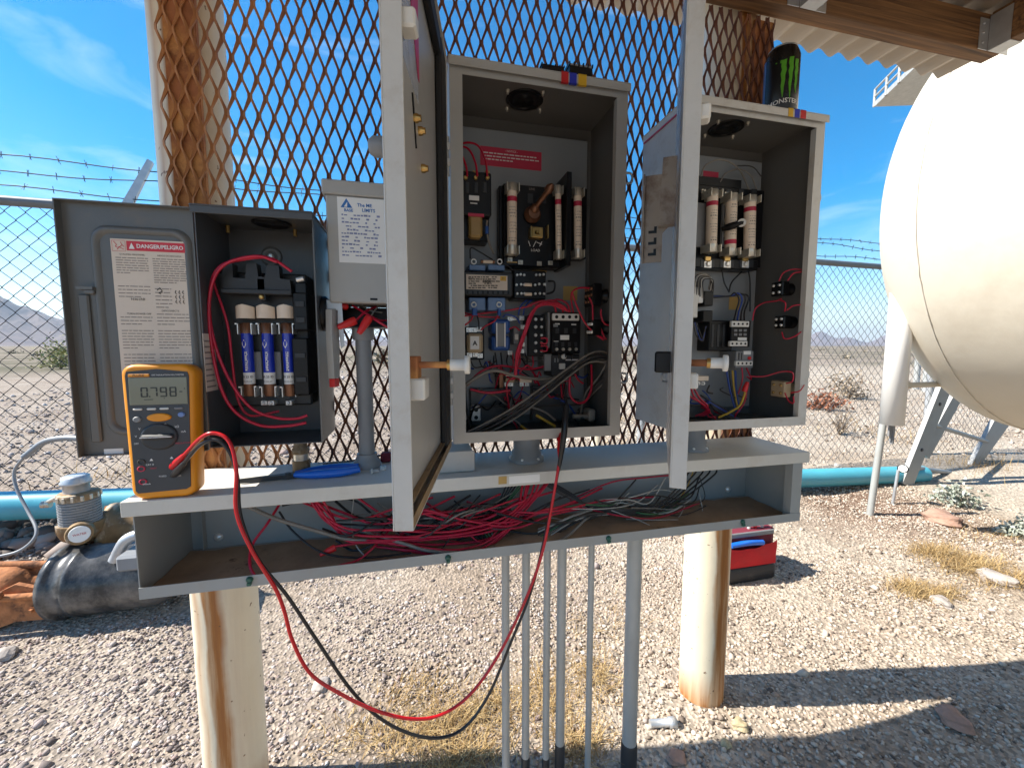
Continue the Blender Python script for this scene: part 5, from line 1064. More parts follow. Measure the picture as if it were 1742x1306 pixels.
for e, m in enumerate(('blkwire', 'bluwire', 'blkwire', 'blkwire2')): wire([(1192+e*4, 672+e*2, .78), (1215, 686+e*3, .775), (1240, 700+e*3, .77), (1256, 713, .765)], .0024, m, B)
for e, m in enumerate(('bluwire', 'blkwire', 'yelwire', 'bluwire')): wire([(1236+e*5, 630, .785), (1240+e*4, 655, .78), (1246+e*3, 680, .775), (1252+e*2, 700, .77)], .0022, m, B)
wire([(1222, 710, .755), (1240, 702, .752), (1258, 690, .752), (1266, 672, .754), (1267, 664, .755)], .0024, 'yelwire', B); wire([(1270, 664, .756), (1266, 685, .758), (1255, 700, .762), (1248, 712, .768)], .002, 'redwire', B); wire([(1262, 625, .768), (1263, 645, .765), (1256, 670, .77)], .0017, 'redwire', B); wire([(1270, 626, .768), (1278, 645, .78), (1270, 640, .79)], .0015, 'redwire', B)
ribs(kt, 1208, 552, 1246, 590, .785, 4, 'dkgrey', 'moulded_rib'); ribs(sw, 1186, 322, 1296, 330, .795, 5, 'dkgrey', 'moulded_rib'); ribs(ol, 1255, 600, 1264, 612, .772, 2, 'dkgrey', 'moulded_rib'); ribs(lc, 1188, 442, 1288, 455, .785, 6, 'dkgrey', 'terminal_divider')
for _ in range(12):
    xa, ya = random.uniform(1180, 1250), random.uniform(655, 705); wire([(xa, ya, .79), (xa+random.uniform(-5, 20), ya+random.uniform(2, 14), .78), (xa+random.uniform(5, 30), min(713, ya+random.uniform(10, 26)), .775)], random.choice((.0014, .0019)), random.choice(('blkwire', 'blkwire2', 'redwire', 'bluwire')), B)
nut(P(1266, 666, .752), (.25, -.1, 1), 'rednut', B, .022, .0062)
xw = .7965
for (c0, h, w, m, nm) in (((1329, 492), .030, .030, 'black', 'push_button'), ((1333, 548), .026, .026, 'black', 'push_button'), ((1330, 661), .034, .036, 'tan', 'selector_switch')):
    p = PX(*c0, xw-.024); cy, cz = p.y, p.z; mb = MB(); mb.box((xw-.036, cy-w/2, cz-h/2), (xw-.018, cy+w/2, cz+h/2), .002); mb.lathe((xw, cy, cz), (-1, 0, 0), [(.013, 0), (.013, .004), (.010, .006), (.010, .018)], 16); o = mb.build(nm, M[m], B); mb = MB()
    for i in range(2):
        for j in range(2): mb.lathe((xw-.036, cy-w*.25+i*w*.5, cz-h*.25+j*h*.5), (-1, 0, 0), [(.003, -.002), (.003, .002), (.0018, .003)], 8)
    mb.build('switch_terminals', M['steel' if m == 'black' else 'brass'], o)
wr = lambda l: wire([PX(a, b, c) for a, b, c in l], .0014, 'redwire', B)
wr([(1325, 478, .755), (1333, 464, .76), (1350, 458, .775), (1372, 460, .79)]); wr([(1340, 477, .755), (1350, 465, .765), (1368, 462, .785)]); wr([(1330, 508, .755), (1320, 512, .75), (1300, 515, .74), (1285, 525, .73), (1280, 545, .725)])
wr([(1335, 530, .755), (1336, 515, .752), (1325, 510, .75)]); wr([(1338, 528, .755), (1350, 520, .765), (1368, 518, .785)]); wr([(1330, 565, .755), (1335, 576, .755), (1352, 572, .765), (1368, 560, .785)])
wr([(1275, 640, .70), (1300, 640, .725), (1330, 632, .745), (1348, 634, .755), (1348, 648, .758), (1338, 652, .757)]); wr([(1345, 668, .757), (1360, 665, .765), (1368, 655, .785)]); wr([(1335, 668, .757), (1342, 682, .757), (1350, 685, .758), (1350, 674, .757)])
for (xa, xb, m) in ((1341, 1349, 'tapeyel'), (1352, 1360, 'tapeblue'), (1362, 1371, 'tapered')):
    a = P(xa, 200, YF-.008).x; b = P(xb, 200, YF-.008).x; mb = MB(); mb.box((a, YF-.0083, ZT-.0125), (b, YF-.0072, ZT+.0028)); mb.box((a, YF-.0083, ZT+.0022), (b, YF+.02, ZT+.003)); mb.build('phase_tape', M[m], B)
MB().box((.489-.0012, .70, ZT-.016), (.489+.0004, .838, ZT-.013)).build('red_seam', M['redlabel'], B)

# ------------------------------------------------------------------ panel doors
def door(parent, hx, hy, ux, uy, Wd, knob_z, film_on):
    u = Vector((ux, uy, 0)).normalized(); n = Vector((-u.y, u.x, 0))     # n: inner side
    Mx = Matrix((( u.x, n.x, 0, hx), (u.y, n.y, 0, hy), (0, 0, 1, 0), (0, 0, 0, 1)))
    th = .0185; z0, z1 = ZB-.002, ZT+.002
    mb = MB(Mx); mb.box((0, -th, z0), (Wd, -th+T, z1), .0005); mb.box((Wd-T, -th+T, z0), (Wd, 0, z1), .0005); mb.box((0, -th+T, z0), (T, 0, z1)); mb.box((T, -th+T, z0), (Wd-T, 0, z0+T)); mb.box((T, -th+T, z1-T), (Wd-T, 0, z1))
    d = mb.build('door', M['door'], parent)
    mb = MB(Mx); mb.box((T, -th+.0055, z0+T), (Wd-T, -th+.0075, z1-T)); mb.build('door_liner', M['doorin'], d)
    mb = MB(Mx); mb.box((.03, -th+.0078, z0+.018), (Wd-T, -.004, z0+.0195)); mb.box((.002, -.0012, z0+T+.0002), (Wd-.002, -.0002, z0+.012)); mb.build('drip_ledge', M['rail'], d)
    mb = MB(Mx); mb.box((.008, -th+.0078, z0+.012), (.062, -.0005, z1-.012), .003); mb.box((.0625, -th+.0078, z1-.042), (Wd-.03, -.001, z1-.012), .003); mb.build('gasket', M['gasket'], d)
    return Mx, d, th, z0, z1
Mx, d1, th, z0, z1 = door(cp, .0585, .6885, -.0625, -.3155, .323, 0, False)
W1 = .323
def loc(Mx, a, b, c): return Mx @ Vector((a, b, c))
for zz in (.30, -.07):
    mb = MB(Mx); mb.box((-.004, -.004, zz-.03), (.012, -.0005, zz+.03), .001); mb.cyl((-.003, -.002, zz-.03), (-.003, -.002, zz+.03), .004, n=10)
    mb.build('hinge', M['grey'], d1); mb = MB(Mx)
    for q in (-.012, .012): mb.box((.002, -.0005, zz+q-.005), (.009, .0035, zz+q+.005), .001)
    mb.build('hinge_clip', M['steel'], d1)
def latch(Mx, W_, zz, dr, m='white'):
    mb = MB(Mx); mb.box((W_-.022, -.004, zz), (W_-.004, .010, zz+.016), .002); mb.box((W_-.026, -.010, zz+.001), (W_-.008, -.004, zz+.017), .001, 1); mb.build('latch_keeper', [M[m], M['midgrey']], dr)
latch(Mx, W1, P(690, 58, .385).z, d1); 
zk = P(705, 620, .40).z
mb = MB(Mx); mb.cyl((W1-.022, -.010, zk), (W1-.022, .034, zk), .0031, n=12, mi=0); mb.box((W1-.034, -.010, zk-.014), (W1-.012, .004, zk+.008), .001, 0); mb.lathe((W1-.022, .030, zk), (0, 1, 0), [(.0052, 0), (.0052, .003)], 6, 2)
mb.lathe((W1-.022, .033, zk), (0, 1, 0), [(.0056, 0), (.0056, .013), (.0086, .0135), (.0086, .0178), (.008, .0182)], 20, 1); mb.build('push_rod', [M['rust'], M['white'], M['brass']], d1)
mb = MB(Mx); mb.box((W1-.034, -.008, zk-.032), (W1-.010, .011, zk-.012), .0015); mb.build('latch_keeper', M['white'], d1)
zb1, zb2 = P(708, 212, .485).z, P(718, 285, .51).z
for (uu, zz) in ((.222, zb1), (.196, zb1), (.181, zb2)):
    mb = MB(Mx); mb.lathe((uu, -th+.0075, zz), (0, 1, 0), [(.0048, 0), (.0048, .004), (.0034, .006), (.0034, .008)], 12); mb.build('door_bolt', M['brass'], d1)
mb = MB(Mx); mb.prism([(.228, zb1+.022), (.232, zb1+.020), (.216, zb1-.028), (.212, zb1-.026)], (0, -th+.0076, 0), (1, 0, 0), (0, 0, 1), (0, .0012, 0)); mb.build('slot_plate', M['black'], d1)
mb = MB(Mx); mb.box((.195, -th+.0076, .27), (.275, -th+.0081, ZT-.004)); mb.prism([(.190, ZT-.004), (.262, ZT-.004), (.236, .36), (.197, .295), (.190, .295)], (0, -th+.0083, 0), (1, 0, 0), (0, 0, 1), (0, .0004, 0), 1); o = mb.build('door_sticker', [M['film'], M['pink']], d1)
mb = MB(Mx); zq = P(620, 237, .44).z; mb.lathe((W1-.075, -th, zq), (0, -1, 0), [(.007, 0), (.007, .006), (.0098, .009), (.0098, .028), (.007, .032)], 18); mb.build('door_handle', M['midgrey'], d1)
hv = Vector((-.181, -.278, 0)); 
Mx2, d2, th, z0, z1 = door(rpnl, .4885, .6885, hv.x, hv.y, .332, 0, True); W2 = .332
latch(Mx2, W2, P(1195, 193, .405).z, d2)
zk2 = P(1200, 618, .41).z
mb = MB(Mx2); mb.cyl((W2-.022, -.010, zk2), (W2-.022, .022, zk2), .0042, n=12, mi=0); mb.lathe((W2-.022, .018, zk2), (0, 1, 0), [(.006, 0), (.006, .004)], 6, 2)
mb.lathe((W2-.022, .022, zk2), (0, 1, 0), [(.0062, 0), (.0062, .013), (.0096, .0135), (.0096, .0178), (.009, .0182)], 20, 1); mb.build('push_rod', [M['rust'], M['white'], M['brass']], d2)
mb = MB(Mx2); mb.box((W2-.034, -.008, zk2-.030), (W2-.010, .009, zk2-.012), .0015); mb.build('latch_keeper', M['white'], d2)
# outer side of the right door: disconnect handle plate, black box, protective film
M['stained'] = mat('stained_cast_metal', (0.36, 0.31, 0.26), 0.55, 0.2, var=0.15, vs=16, col2=(0.15, 0.085, 0.055), thr=0.5, soft=0.15)
zl, zm, zu, zt_ = P(1110, 443, .565).z, P(1110, 370, .565).z, P(1110, 290, .565).z, P(1130, 263, .55).z
mb = MB(Mx2); mb.prism([(-th-.047, zl), (-th-.018, zl), (-th-.018, zm-.02), (-.0188, zm), (-.0188, zu), (-th-.044, zu)], (.160, 0, 0), (0, 1, 0), (0, 0, 1), (.0035, 0, 0)); mb.box((.1635, -th-.047, zl), (.172, -th-.0445, zu), .0005); hp = mb.build('handle_plate', M['stained'], d2)
mb = MB(Mx2); mb.prism([(-th-.024, zm-.012), (-.0188, zm-.012), (-.0188, zt_), (-th-.020, zt_)], (.164, 0, 0), (0, 1, 0), (0, 0, 1), (.016, 0, 0)); mb.build('switch_handle', M['stained'], hp)
mb = MB(Mx2)
for k in range(3): zz = zl+.010+k*.0165; mb.box((.1632, -th-.038, zz), (.1642, -th-.026, zz+.0042)); mb.box((.1632, -th-.030, zz+.004), (.1642, -th-.026, zz+.010))
mb.build('padlock_slots', M['black'], hp)
mb = MB(Mx2); zz = P(1122, 617, .47).z; mb.box((.225, -th-.022, zz-.014), (.262, -th-.0003, zz+.014), .002); mb.build('button_box', M['black'], d2)
mb = MB(Mx2); vs = []; fs = []
for i in range(13):
    for j in range(31): vs.append((.07+.25*i/12, -th-.0012-.0012*abs(math.sin(i*1.3+j*.7)), ZB+.02+(ZT-.02-ZB)*j/30))
for i in range(12):
    for j in range(30): a = i*31+j; fs.append((a, a+31, a+32, a+1))
mb.add(vs, fs, 0, True); mb.build('protective_film', M['film'], d2)

# ------------------------------------------------------------------ small grey box on the cover
p0, p1 = PZ(738, 812, -.2237), PZ(807, 812, -.2237); yq = .715
x0, x1, zz0, zz1 = RC(742, 769, 806, 812, yq)
jb = thing('junction_box', 'small plain grey box on the trough cover beside the middle door', 'box', ((x0+x1)/2, .74, -.2238))
MB().box((x0, yq, -.2238), (x1, .800, zz1), .0015).build('body', M['grey'], jb); MB().box((x0-.0015, yq-.0022, -.2215), (x1+.0015, yq-.0002, zz1+.0015), .0008).build('face_plate', M['grey'], jb)

# ------------------------------------------------------------------ conduits below the trough
CD = [(860, 15, None, 'slim grey conduit below the trough, leftmost of the six'), (895, 15, 1287, 'slim grey conduit below the trough, second of six from the left'), (931, 13.5, 1288, 'slim grey conduit with dark foot, third of six from the left'), (956, 18, 1264, 'medium grey conduit with dark sleeve at the foot, fourth of six'), (1006, 12.5, None, 'thinnest grey conduit below the trough, just left of the thick one'), (1079, 30, 1260, 'thick grey conduit with dark sleeve at the foot, rightmost of six')]
for xc, w, ys, lab in CD:
    Yc = .772; top = P(xc, 960, Yc); r = w/700*.79/2*.96; g = gzf(top.x, Yc)
    t = thing('conduit', lab, 'conduit', (top.x, Yc, g), 'grey conduits rising to the wire trough'); mb = MB(); mb.cyl((top.x, Yc, g-.02), (top.x, Yc, -.3765), r, n=18); mb.build('pipe', M['emt'], t)
    if ys: zs = P(xc, ys, Yc).z; mb = MB(); mb.lathe((top.x, Yc, g-.02), (0, 0, 1), [(r*1.12, 0), (r*1.12, zs-g+.018), (r*1.0, zs-g+.022)], 18); mb.build('sleeve', M['dkgrey'], t)

# ------------------------------------------------------------------ multimeter and its leads
MW, MH, MDp = .0765, .198, .033
mpos = Vector((-.3625, .6895, -.2238)); lean = rad(2.2)
MM = Matrix.Translation(mpos) @ Matrix.Rotation(-lean, 4, 'X') @ Matrix.Diagonal((1.21, 1, 1, 1))
mm = thing('multimeter', 'orange and charcoal handheld multimeter reading 0.798 standing on trough cover', 'multimeter', mpos)
def outline(w0, w1, h, r, e=0.0, n=5):
    pts = []
    for cx_, cz_, a0, ww_ in ((w1/2, h, 0, w1), (-w1/2, h, 90, w1), (-w0/2, 0, 180, w0), (w0/2, 0, 270, w0)):
        sx = 1 if cx_ > 0 else -1; sz = -1 if cz_ > 0 else 1
        for k in range(n+1): a = rad(a0+90*k/n); pts.append((cx_-sx*(r+0)+math.cos(a)*(r-e)*1.0, cz_+sz*r+math.sin(a)*(r-e)))
    return pts
mb = MB(MM); O = lambda e, y: [(a, y, b) for a, b in outline(MW*.90, MW, MH, .015, e)]
loft(mb, [O(.006, MDp), O(.001, MDp-.006), O(0, MDp*.5), O(.0005, .004), O(.003, .0005), O(.0055, 0)], 0, True)
mb.add(O(.006, MDp), [list(range(24))[::-1]]); mb.build('rubber_holster', M['orange'], mm)
mb = MB(MM); fo = [(-.0285, .014), (-.026, .0105), (.024, .0125), (.0285, .016), (.0325, .180), (.031, .186), (0, .1905), (-.031, .187), (-.0325, .181)]
mb.prism(fo, (0, -.0012, 0), (1, 0, 0), (0, 0, 1), (0, .004, 0)); face = mb.build('face', M['meter'], mm)
fy = -.0016
def fbox(x0, z0, x1, z1, m, name, th=.0008, bev=.0004, parent=None): return MB(MM).box((x0, fy-th, z0), (x1, fy+.001, z1), bev).build(name, M[m], parent or face)
fbox(-.029, .139, .0305, .1785, 'lcd', 'screen', .0006)
fx = MM.to_3x3(); U_, V_ = fx @ Vector((1, 0, 0)), fx @ Vector((0, 0, 1))
def ftext(s, size, x, z, m, y=-.0026, **k): return text(s, size, MM @ Vector((x, y, z)), U_, V_, M[m], face, **k)
# seven segment digits
SEG = {'0': 'abcdef', '7': 'abc', '9': 'abcdfg', '8': 'abcdefg'}
mb = MB(MM); Yd = fy-.0009
def seg(mb, x, z, w, h, segs, t=.0017):
    L_ = {'a': (x, z+h, x+w, z+h), 'b': (x+w, z+h/2, x+w, z+h), 'c': (x+w, z, x+w, z+h/2), 'd': (x, z, x+w, z), 'e': (x, z, x, z+h/2), 'f': (x, z+h/2, x, z+h), 'g': (x, z+h/2, x+w, z+h/2)}
    for s in segs:
        a, b, c, d = L_[s]
        if b == d: mb.box((a-t/2+.0004, Yd, b-t/2), (c+t/2-.0004, Yd+.0002, d+t/2))
        else: mb.box((a-t/2, Yd, b+.0005), (a+t/2, Yd+.0002, d-.0005))
for i, ch in enumerate('0798'): seg(mb, -.0165+i*.0098, .151, .0058, .0125, SEG[ch])
mb.box((-.0092, Yd, .1502), (-.0076, Yd+.0002, .1518)); mb.box((.0225, Yd, .1565), (.0255, Yd+.0002, .158)); mb.box((.0272, Yd, .161), (.0286, Yd+.0002, .1624)); mb.box((-.014, Yd, .1462), (-.005, Yd+.0002, .1472)); mb.box((.006, Yd, .1475), (.007, Yd+.0002, .1485))
mb.build('screen_digits', M['lcdink'], face)
fbox(-.029, .1795, -.008, .1835, 'orange', 'brand_bar'); ftext('FLUKE', .0042, -.0185, .1815, 'ink', sx=1.2, bold=.0001); ftext('1587 INSULATION MULTIMETER', .0029, .0112, .1818, 'whiteink')
for i, xx in enumerate((-.0215, -.0075, .0055, .0205)): fbox(xx-.0048, .1315, xx+.0048, .1345, 'white' if i < 3 else 'midgrey', 'soft_key', .0014, .001)
mb = MB(MM); mb.lathe((0, fy+.001, .1205), (0, -1, 0), [(.006, 0), (.006, .002), (.0045, .0026)], 20)
for i in range(len(mb.v)): 
    q = MM.inverted() @ mb.v[i]; q.x = q.x*2.1; mb.v[i] = MM @ q
mb.build('oval_button', M['orange'], face)
for xx, zz, r, m in ((.0232, .1235, .0037, 'bluebtn'), (-.0225, .1185, .0042, 'midgrey')):
    mb = MB(MM); mb.lathe((xx, fy+.001, zz), (0, -1, 0), [(r, 0), (r, .0022), (r*.7, .003)], 14); mb.build('round_button', M[m], face)
mb = MB(MM); mb.lathe((-.001, fy+.001, .0925), (0, -1, 0), [(.0195, 0), (.0195, .002), (.0175, .0035), (.0165, .0037)], 30); mb.box((-.0185, fy-.0075, .0885), (.0155, fy-.002, .0965), .003); kb = mb.build('rotary_knob', M['dkgrey'], face)
MB(MM).box((-.018, fy-.0079, .0920), (.0145, fy-.0074, .0930)).build('knob_line', M['whiteink'], face)
for s, x_, z_, m in (('mV', -.009, .1085, 'whiteink'), ('\u03a9', .006, .1095, 'whiteink'), ('V', -.0205, .1045, 'whiteink'), ('V', -.0245, .094, 'whiteink'), ('OFF', -.0245, .0835, 'whiteink'), ('mA', .0245, .0985, 'whiteink'), ('k\u03a9', .018, .106, 'whiteink'), ('INSULATION', .0235, .0815, 'redlabel'), ('CAT III', -.012, .052, 'whiteink'), ('1000V', -.009, .0465, 'redlabel'), ('FUSED', .0005, .034, 'whiteink'), ('COM', .0165, .033, 'whiteink'), ('440mA', -.0165, .024, 'whiteink')): ftext(s, .0034 if len(s) > 2 else .0044, x_, z_, m)
for s in (-1, 1):
    mb = MB(MM); cx_, cz_ = (-.0105, .0575) if s < 0 else (.0105, .059); mb.add([(cx_-.002, fy-.0004, cz_), (cx_+.002, fy-.0004, cz_), (cx_, fy-.0004, cz_+.0036)], [(0, 1, 2)]); mb.build('warning_mark', M['whiteink'], face)
JK = [(-.021, .0565, 'ink'), (-.0215, .0465, 'redlabel'), (-.0205, .0275, 'redlabel'), (.0115, .047, 'redlabel'), (.0125, .035, 'ink')]
for x_, z_, m in JK:
    mb = MB(MM); mb.lathe((x_, fy+.001, z_), (0, -1, 0), [(.0042, 0), (.0042, .0016), (.0028, .0016), (.0028, .0002), (.0001, .0002)], 14); mb.build('jack', M[m], face)
def lead(name, label, jack, pts, m, probe_m):
    J = MM @ Vector((jack[0], -.004, jack[1]))
    t = thing(name, label, 'test lead', J)
    path = [P(*q) for q in pts]
    d = (path[0]-J).normalized(); mb = MB(); mb.lathe(J, d, [(.0040, -.001), (.0052, .004), (.0052, .016), (.0036, .036), (.0028, .040)], 12); mb.build('plug', M[m], t)
    cb = MB(); cb.tube([J+d*.034]+path, .0025, 9, sub=8); cb.build('cable', M[m], t); return t, path
rl, pr = lead('test_lead', 'red test lead looping from the multimeter down and up to the middle panel', (.0115, .047), [(345, 742, .635), (372, 738, .63), (392, 755, .625), (402, 800, .62), (402, 870, .615), (428, 935, .61), (468, 1000, .61), (484, 1040, .61), (498, 1090, .61), (528, 1145, .61), (580, 1180, .61), (640, 1208, .61), (700, 1222, .61), (750, 1215, .615), (800, 1180, .62), (850, 1110, .63), (898, 1010, .64), (925, 930, .65), (944, 830, .66), (952, 780, .67)], 'redlead', 'redlead')
bl, pb = lead('test_lead', 'black test lead hanging lowest, from the multimeter to the probe in the middle panel', (.0125, .035), [(340, 757, .64), (368, 748, .635), (390, 768, .632), (404, 812, .628), (410, 880, .625), (440, 952, .622), (490, 1015, .62), (540, 1090, .62), (595, 1170, .62), (645, 1220, .62), (700, 1248, .62), (750, 1254, .625), (792, 1235, .63), (832, 1180, .635), (870, 1090, .64), (905, 1000, .65), (934, 880, .66), (950, 800, .67)], 'blkwire', 'blkwire')
def probe(t, pts, m, m2):
    q = [P(*a) for a in pts]; mb = MB(); n_ = len(q); mb.tube(q, lambda s: (.0026 if m == 'redlead' else .0030)+(.0010 if m == 'redlead' else .0026)*math.sin(min(1, s*1.6)*3.1416*.5), 10, sub=5); mb.build('probe_grip', M[m], t)
    mb = MB(); d = (q[-1]-q[-2]).normalized(); mb.lathe(q[-1], d, [(.0058, -.001), (.0058, .003), (.0035, .005), (.0018, .010), (.0012, .022)], 10); mb.build('probe_tip', M[m2], t)
probe(rl, [(952, 780, .67), (951, 762, .678), (952, 748, .685)], 'redlead', 'redlead')
probe(bl, [(950, 800, .668), (957, 758, .664), (961, 722, .668), (963, 692, .678)], 'blkwire', 'blkwire')

# ------------------------------------------------------------------ things lying on the cover
ZL = -.2238
A, B_, C_, D_ = PZ(408, 817, ZL+.006), PZ(506, 806, ZL+.006), PZ(560, 803, ZL+.008), PZ(611, 796, ZL+.008)
pl = thing('pliers', 'long nose pliers with blue dipped grips lying on the trough cover', 'pliers', (B_.x, B_.y, ZL))
ax_ = (B_-A); ax_.z = 0; Lj = ax_.length; ax_.normalize(); sd = Vector((-ax_.y, ax_.x, 0))
mb = MB(); mb.prism([(0, -.0012), (Lj*.72, -.0055), (Lj*.82, -.0085), (Lj, -.0065), (Lj, .0065), (Lj*.82, .0085), (Lj*.72, .0055), (0, .0012)], A-Vector((0, 0, .005)), ax_, sd, (0, 0, .0075)); mb.lathe(A+ax_*Lj*.83-Vector((0, 0, .005)), (0, 0, 1), [(.0045, 0), (.0045, .009)], 14); mb.build('jaws', M['dkgrey'], pl)
for s, bow in ((-1, -.004), (1, .007)):
    q0 = B_+sd*s*.004-ax_*.004; q3 = D_+sd*(s*.010+.002); q1 = q0.lerp(q3, .33)+sd*(bow if s > 0 else -.008); q2 = q0.lerp(q3, .72)+sd*(bow*.9 if s > 0 else -.008)
    mb = MB(); mb.tube([q0, q1, q2, q3], lambda t: .0042+.0036*math.sin(min(1, t*1.1)*2.75), 10, sub=7); mb.build('handle', M['plierblue'], pl)
p = PZ(631, 806, ZL); t = thing('screw', 'small steel screw lying on the cover left of the middle door', 'screw', p); mb = MB(); mb.lathe(p+Vector((0, 0, .0045)), (1, .3, -.1), [(.0045, 0), (.0045, .003), (.002, .0032), (.002, .013)], 10); mb.build('body', M['steel'], t)
p = PZ(652, 798, ZL); t = thing('nut', 'steel hex nut on the cover under the dark red fitting', 'nut', p); mb = MB(); mb.lathe(p, (0, 0, 1), [(.0058, 0), (.0058, .006), (.003, .006), (.003, .0005)], 6, smooth=False); mb.build('body', M['steel'], t)
p = PZ(653, 790, ZL); t = thing('wire_connector', 'dark red push fitting with grey lead on the cover beside the middle door', 'connector', (p.x, p.y+.02, ZL)); mb = MB(); mb.box((p.x-.007, p.y+.012, ZL+.0002), (p.x+.012, p.y+.032, ZL+.018), .003); mb.build('body', M['bagmar'], t); wire([p+Vector((-.005, .024, .012)), p+Vector((-.05, .022, .006)), p+Vector((-.11, .02, .003))], .0022, 'greywire', t, 'lead')

# drink can
cc = Vector((.765, .768, ZT+.0024)); CR, CH = .0325, .166
can = thing('drink_can', 'tall black energy drink can with green claw emblem on the right panel', 'drink can', cc)
mb = MB(); mb.lathe(cc, (0, 0, 1), [(.024, 0), (.026, .001), (CR, .009), (CR, CH-.018), (.030, CH-.010), (.0268, CH-.003)], 40, 0); mb.lathe(cc, (0, 0, 1), [(.0262, CH-.003), (.0272, CH-.0015), (.0262, CH), (.0245, CH-.004), (.001, CH-.004)], 32, 1, caps=False); body = mb.build('body', [M['canblk'], M['alu']], can)
def cw(u, v, r=CR+.00035): a = math.atan2(-cc.y, -cc.x)+u/CR; return Vector((cc.x+math.cos(a)*r, cc.y+math.sin(a)*r, cc.z+v))
mb = MB()
def strip(mb, pl_, pr_):   # two edge polylines (u,v) -> strip
    for i in range(len(pl_)-1):
        for k in range(4):
            f = lambda p, q, t: (p[0]+(q[0]-p[0])*t, p[1]+(q[1]-p[1])*t)
            a0, a1 = f(pl_[i], pr_[i], k/4), f(pl_[i], pr_[i], (k+1)/4); b0, b1 = f(pl_[i+1], pr_[i+1], k/4), f(pl_[i+1], pr_[i+1], (k+1)/4)
            mb.add([cw(*a0), cw(*a1), cw(*b1), cw(*b0)], [(0, 1, 2, 3)])
u0 = .004
for off, top, l in ((0, .130, .072), (.0135, .134, .080), (.026, .131, .066)):
    L1 = [(-.0045, 0), (-.0052, -.012), (-.0035, -.018), (-.0055, -.026), (-.0035, -.038), (-.0045, -.05), (-.001, -l)]; R1 = [(.0045, .001), (.0035, -.012), (.0048, -.02), (.0025, -.03), (.0028, -.04), (.0012, -.052), (-.0002, -l)]
    strip(mb, [(u0+off+a, top+b) for a, b in L1], [(u0+off+a, top+b) for a, b in R1])
strip(mb, [(u0-.016, .1285), (u0-.004, .131)], [(u0-.016, .1275), (u0-.004, .1245)]); mb.build('claw_emblem', M['cangrn'], body)
text('MONSTER', .0125, (0, 0, 0), (1, 0, 0), (0, 0, 1), M['whiteink'], body, wrap=lambda x, y: cw(x*1.02+.006, y+.048+((x)/.03)**2*-.003+.003, CR+.0005), bold=.0002)
mb = MB(); strip(mb, [(-.047, .012), (-.047, .145)], [(-.033, .012), (-.033, .145)]); mb.build('sky_reflection', M['canskyrefl'], body)  # blue strip: sky reflection painted onto the can's left side

# ------------------------------------------------------------------ bag and nipple on the ground
bgx0, bgx1, bgy = 1.13, 1.455, 1.335; bz = gzf(1.3, 1.4)
bag = thing('tool_bag', 'open red and black tool bag on the gravel behind the right post', 'tool bag', (1.3, 1.43, bz))
def rbox(mb, x0, x1, y0, y1, z0, z1, r, taper=0, mi=0):
    rr = [[(a, b, z) for a, b in rring(x0+e, x1-e, y0+e, y1-e, max(.004, r-e*.3))] for z, e in ((z0, .004), (z0+.008, 0), (z1-.008, taper), (z1, taper+.004))]
    loft(mb, rr, mi)
mb = MB(); rbox(mb, bgx0, bgx1, bgy, bgy+.2, bz, bz+.062, .03); mb.build('rubber_base', M['bagblk'], bag)
mb = MB(); rbox(mb, bgx0+.005, bgx1-.005, bgy+.012, bgy+.195, bz+.06, bz+.205, .03, .004); mb.build('body', M['bagmar'], bag)
mb = MB(); vs = []; fs = []
for i in range(17):
    for j in range(7):
        s = i/16; t = j/6; vs.append((bgx0+.01+(bgx1-bgx0-.02)*s, bgy+.006-.014*math.sin(math.pi*s)*math.sin(t*2.2)-.003*math.sin(i*1.4+j)*t, bz+.064+t*(.082+.018*(abs(2*s-1)**2))))
for i in range(16):
    for j in range(6): a = i*7+j; fs.append((a, a+7, a+8, a+1))
mb.add(vs, fs, 0, True); mb.build('front_pocket', M['bagred'], bag)
mb = MB(); mb.box((bgx0+.012, bgy+.01, bz+.188), (bgx1-.02, bgy+.018, bz+.208), .003); mb.build('rim_frame', M['midgrey'], bag); mb = MB(); mb.box((bgx0+.012, bgy+.17, bz+.188), (bgx1-.02, bgy+.178, bz+.212), .003); mb.build('rim_frame', M['midgrey'], bag)
mb = MB(); mb.box((bgx1-.012, bgy+.04, bz+.10), (bgx1+.012, bgy+.15, bz+.20), .006); mb.build('side_pocket', M['bagmar'], bag)
mb = MB(); mb.tube([(bgx0+.04, bgy+.1, bz+.2), (bgx0+.05, bgy+.1, bz+.27), (bgx1-.05, bgy+.1, bz+.27), (bgx1-.02, bgy+.1, bz+.235), (bgx1-.01, bgy+.1, bz+.2)], .009, 8); mb.build('carry_handle', M['bagmar'], bag)
mb = MB(); mb.tube([(1.22, bgy+.004, bz+.165), (1.29, bgy-.004, bz+.172), (1.37, bgy+.002, bz+.163)], .011, 8); tag(mb.build('blue_grip_tool', M['plierblue']), 'blue handled tool poking out of the red bag pocket', 'tool')
for q, m, lab in ((1.37, 'rednut', 'red handled tool standing in the open tool bag'), (1.34, 'white', 'white handled tool standing in the open tool bag'), (1.405, 'steel', 'steel tool shaft standing at the right end of tool bag')):
    mb = MB(); mb.cyl((q, bgy+.05, bz+.15), (q+.004, bgy+.045, bz+.255), .007, n=10); mb.lathe((q+.004, bgy+.045, bz+.225), (0, 0, 1), [(.0085, 0), (.0095, .01), (.0085, .035), (.004, .038)], 10); tag(mb.build('hand_tool', M[m]), lab, 'hand tool', 'tools in the red bag')
q0, q1 = PZ(1106, 1230, -.952), PZ(1150, 1228, -.952); t = thing('pipe_nipple', 'shiny galvanised pipe nipple lying on gravel left of the right post foot', 'pipe fitting', (q0+q1)/2)
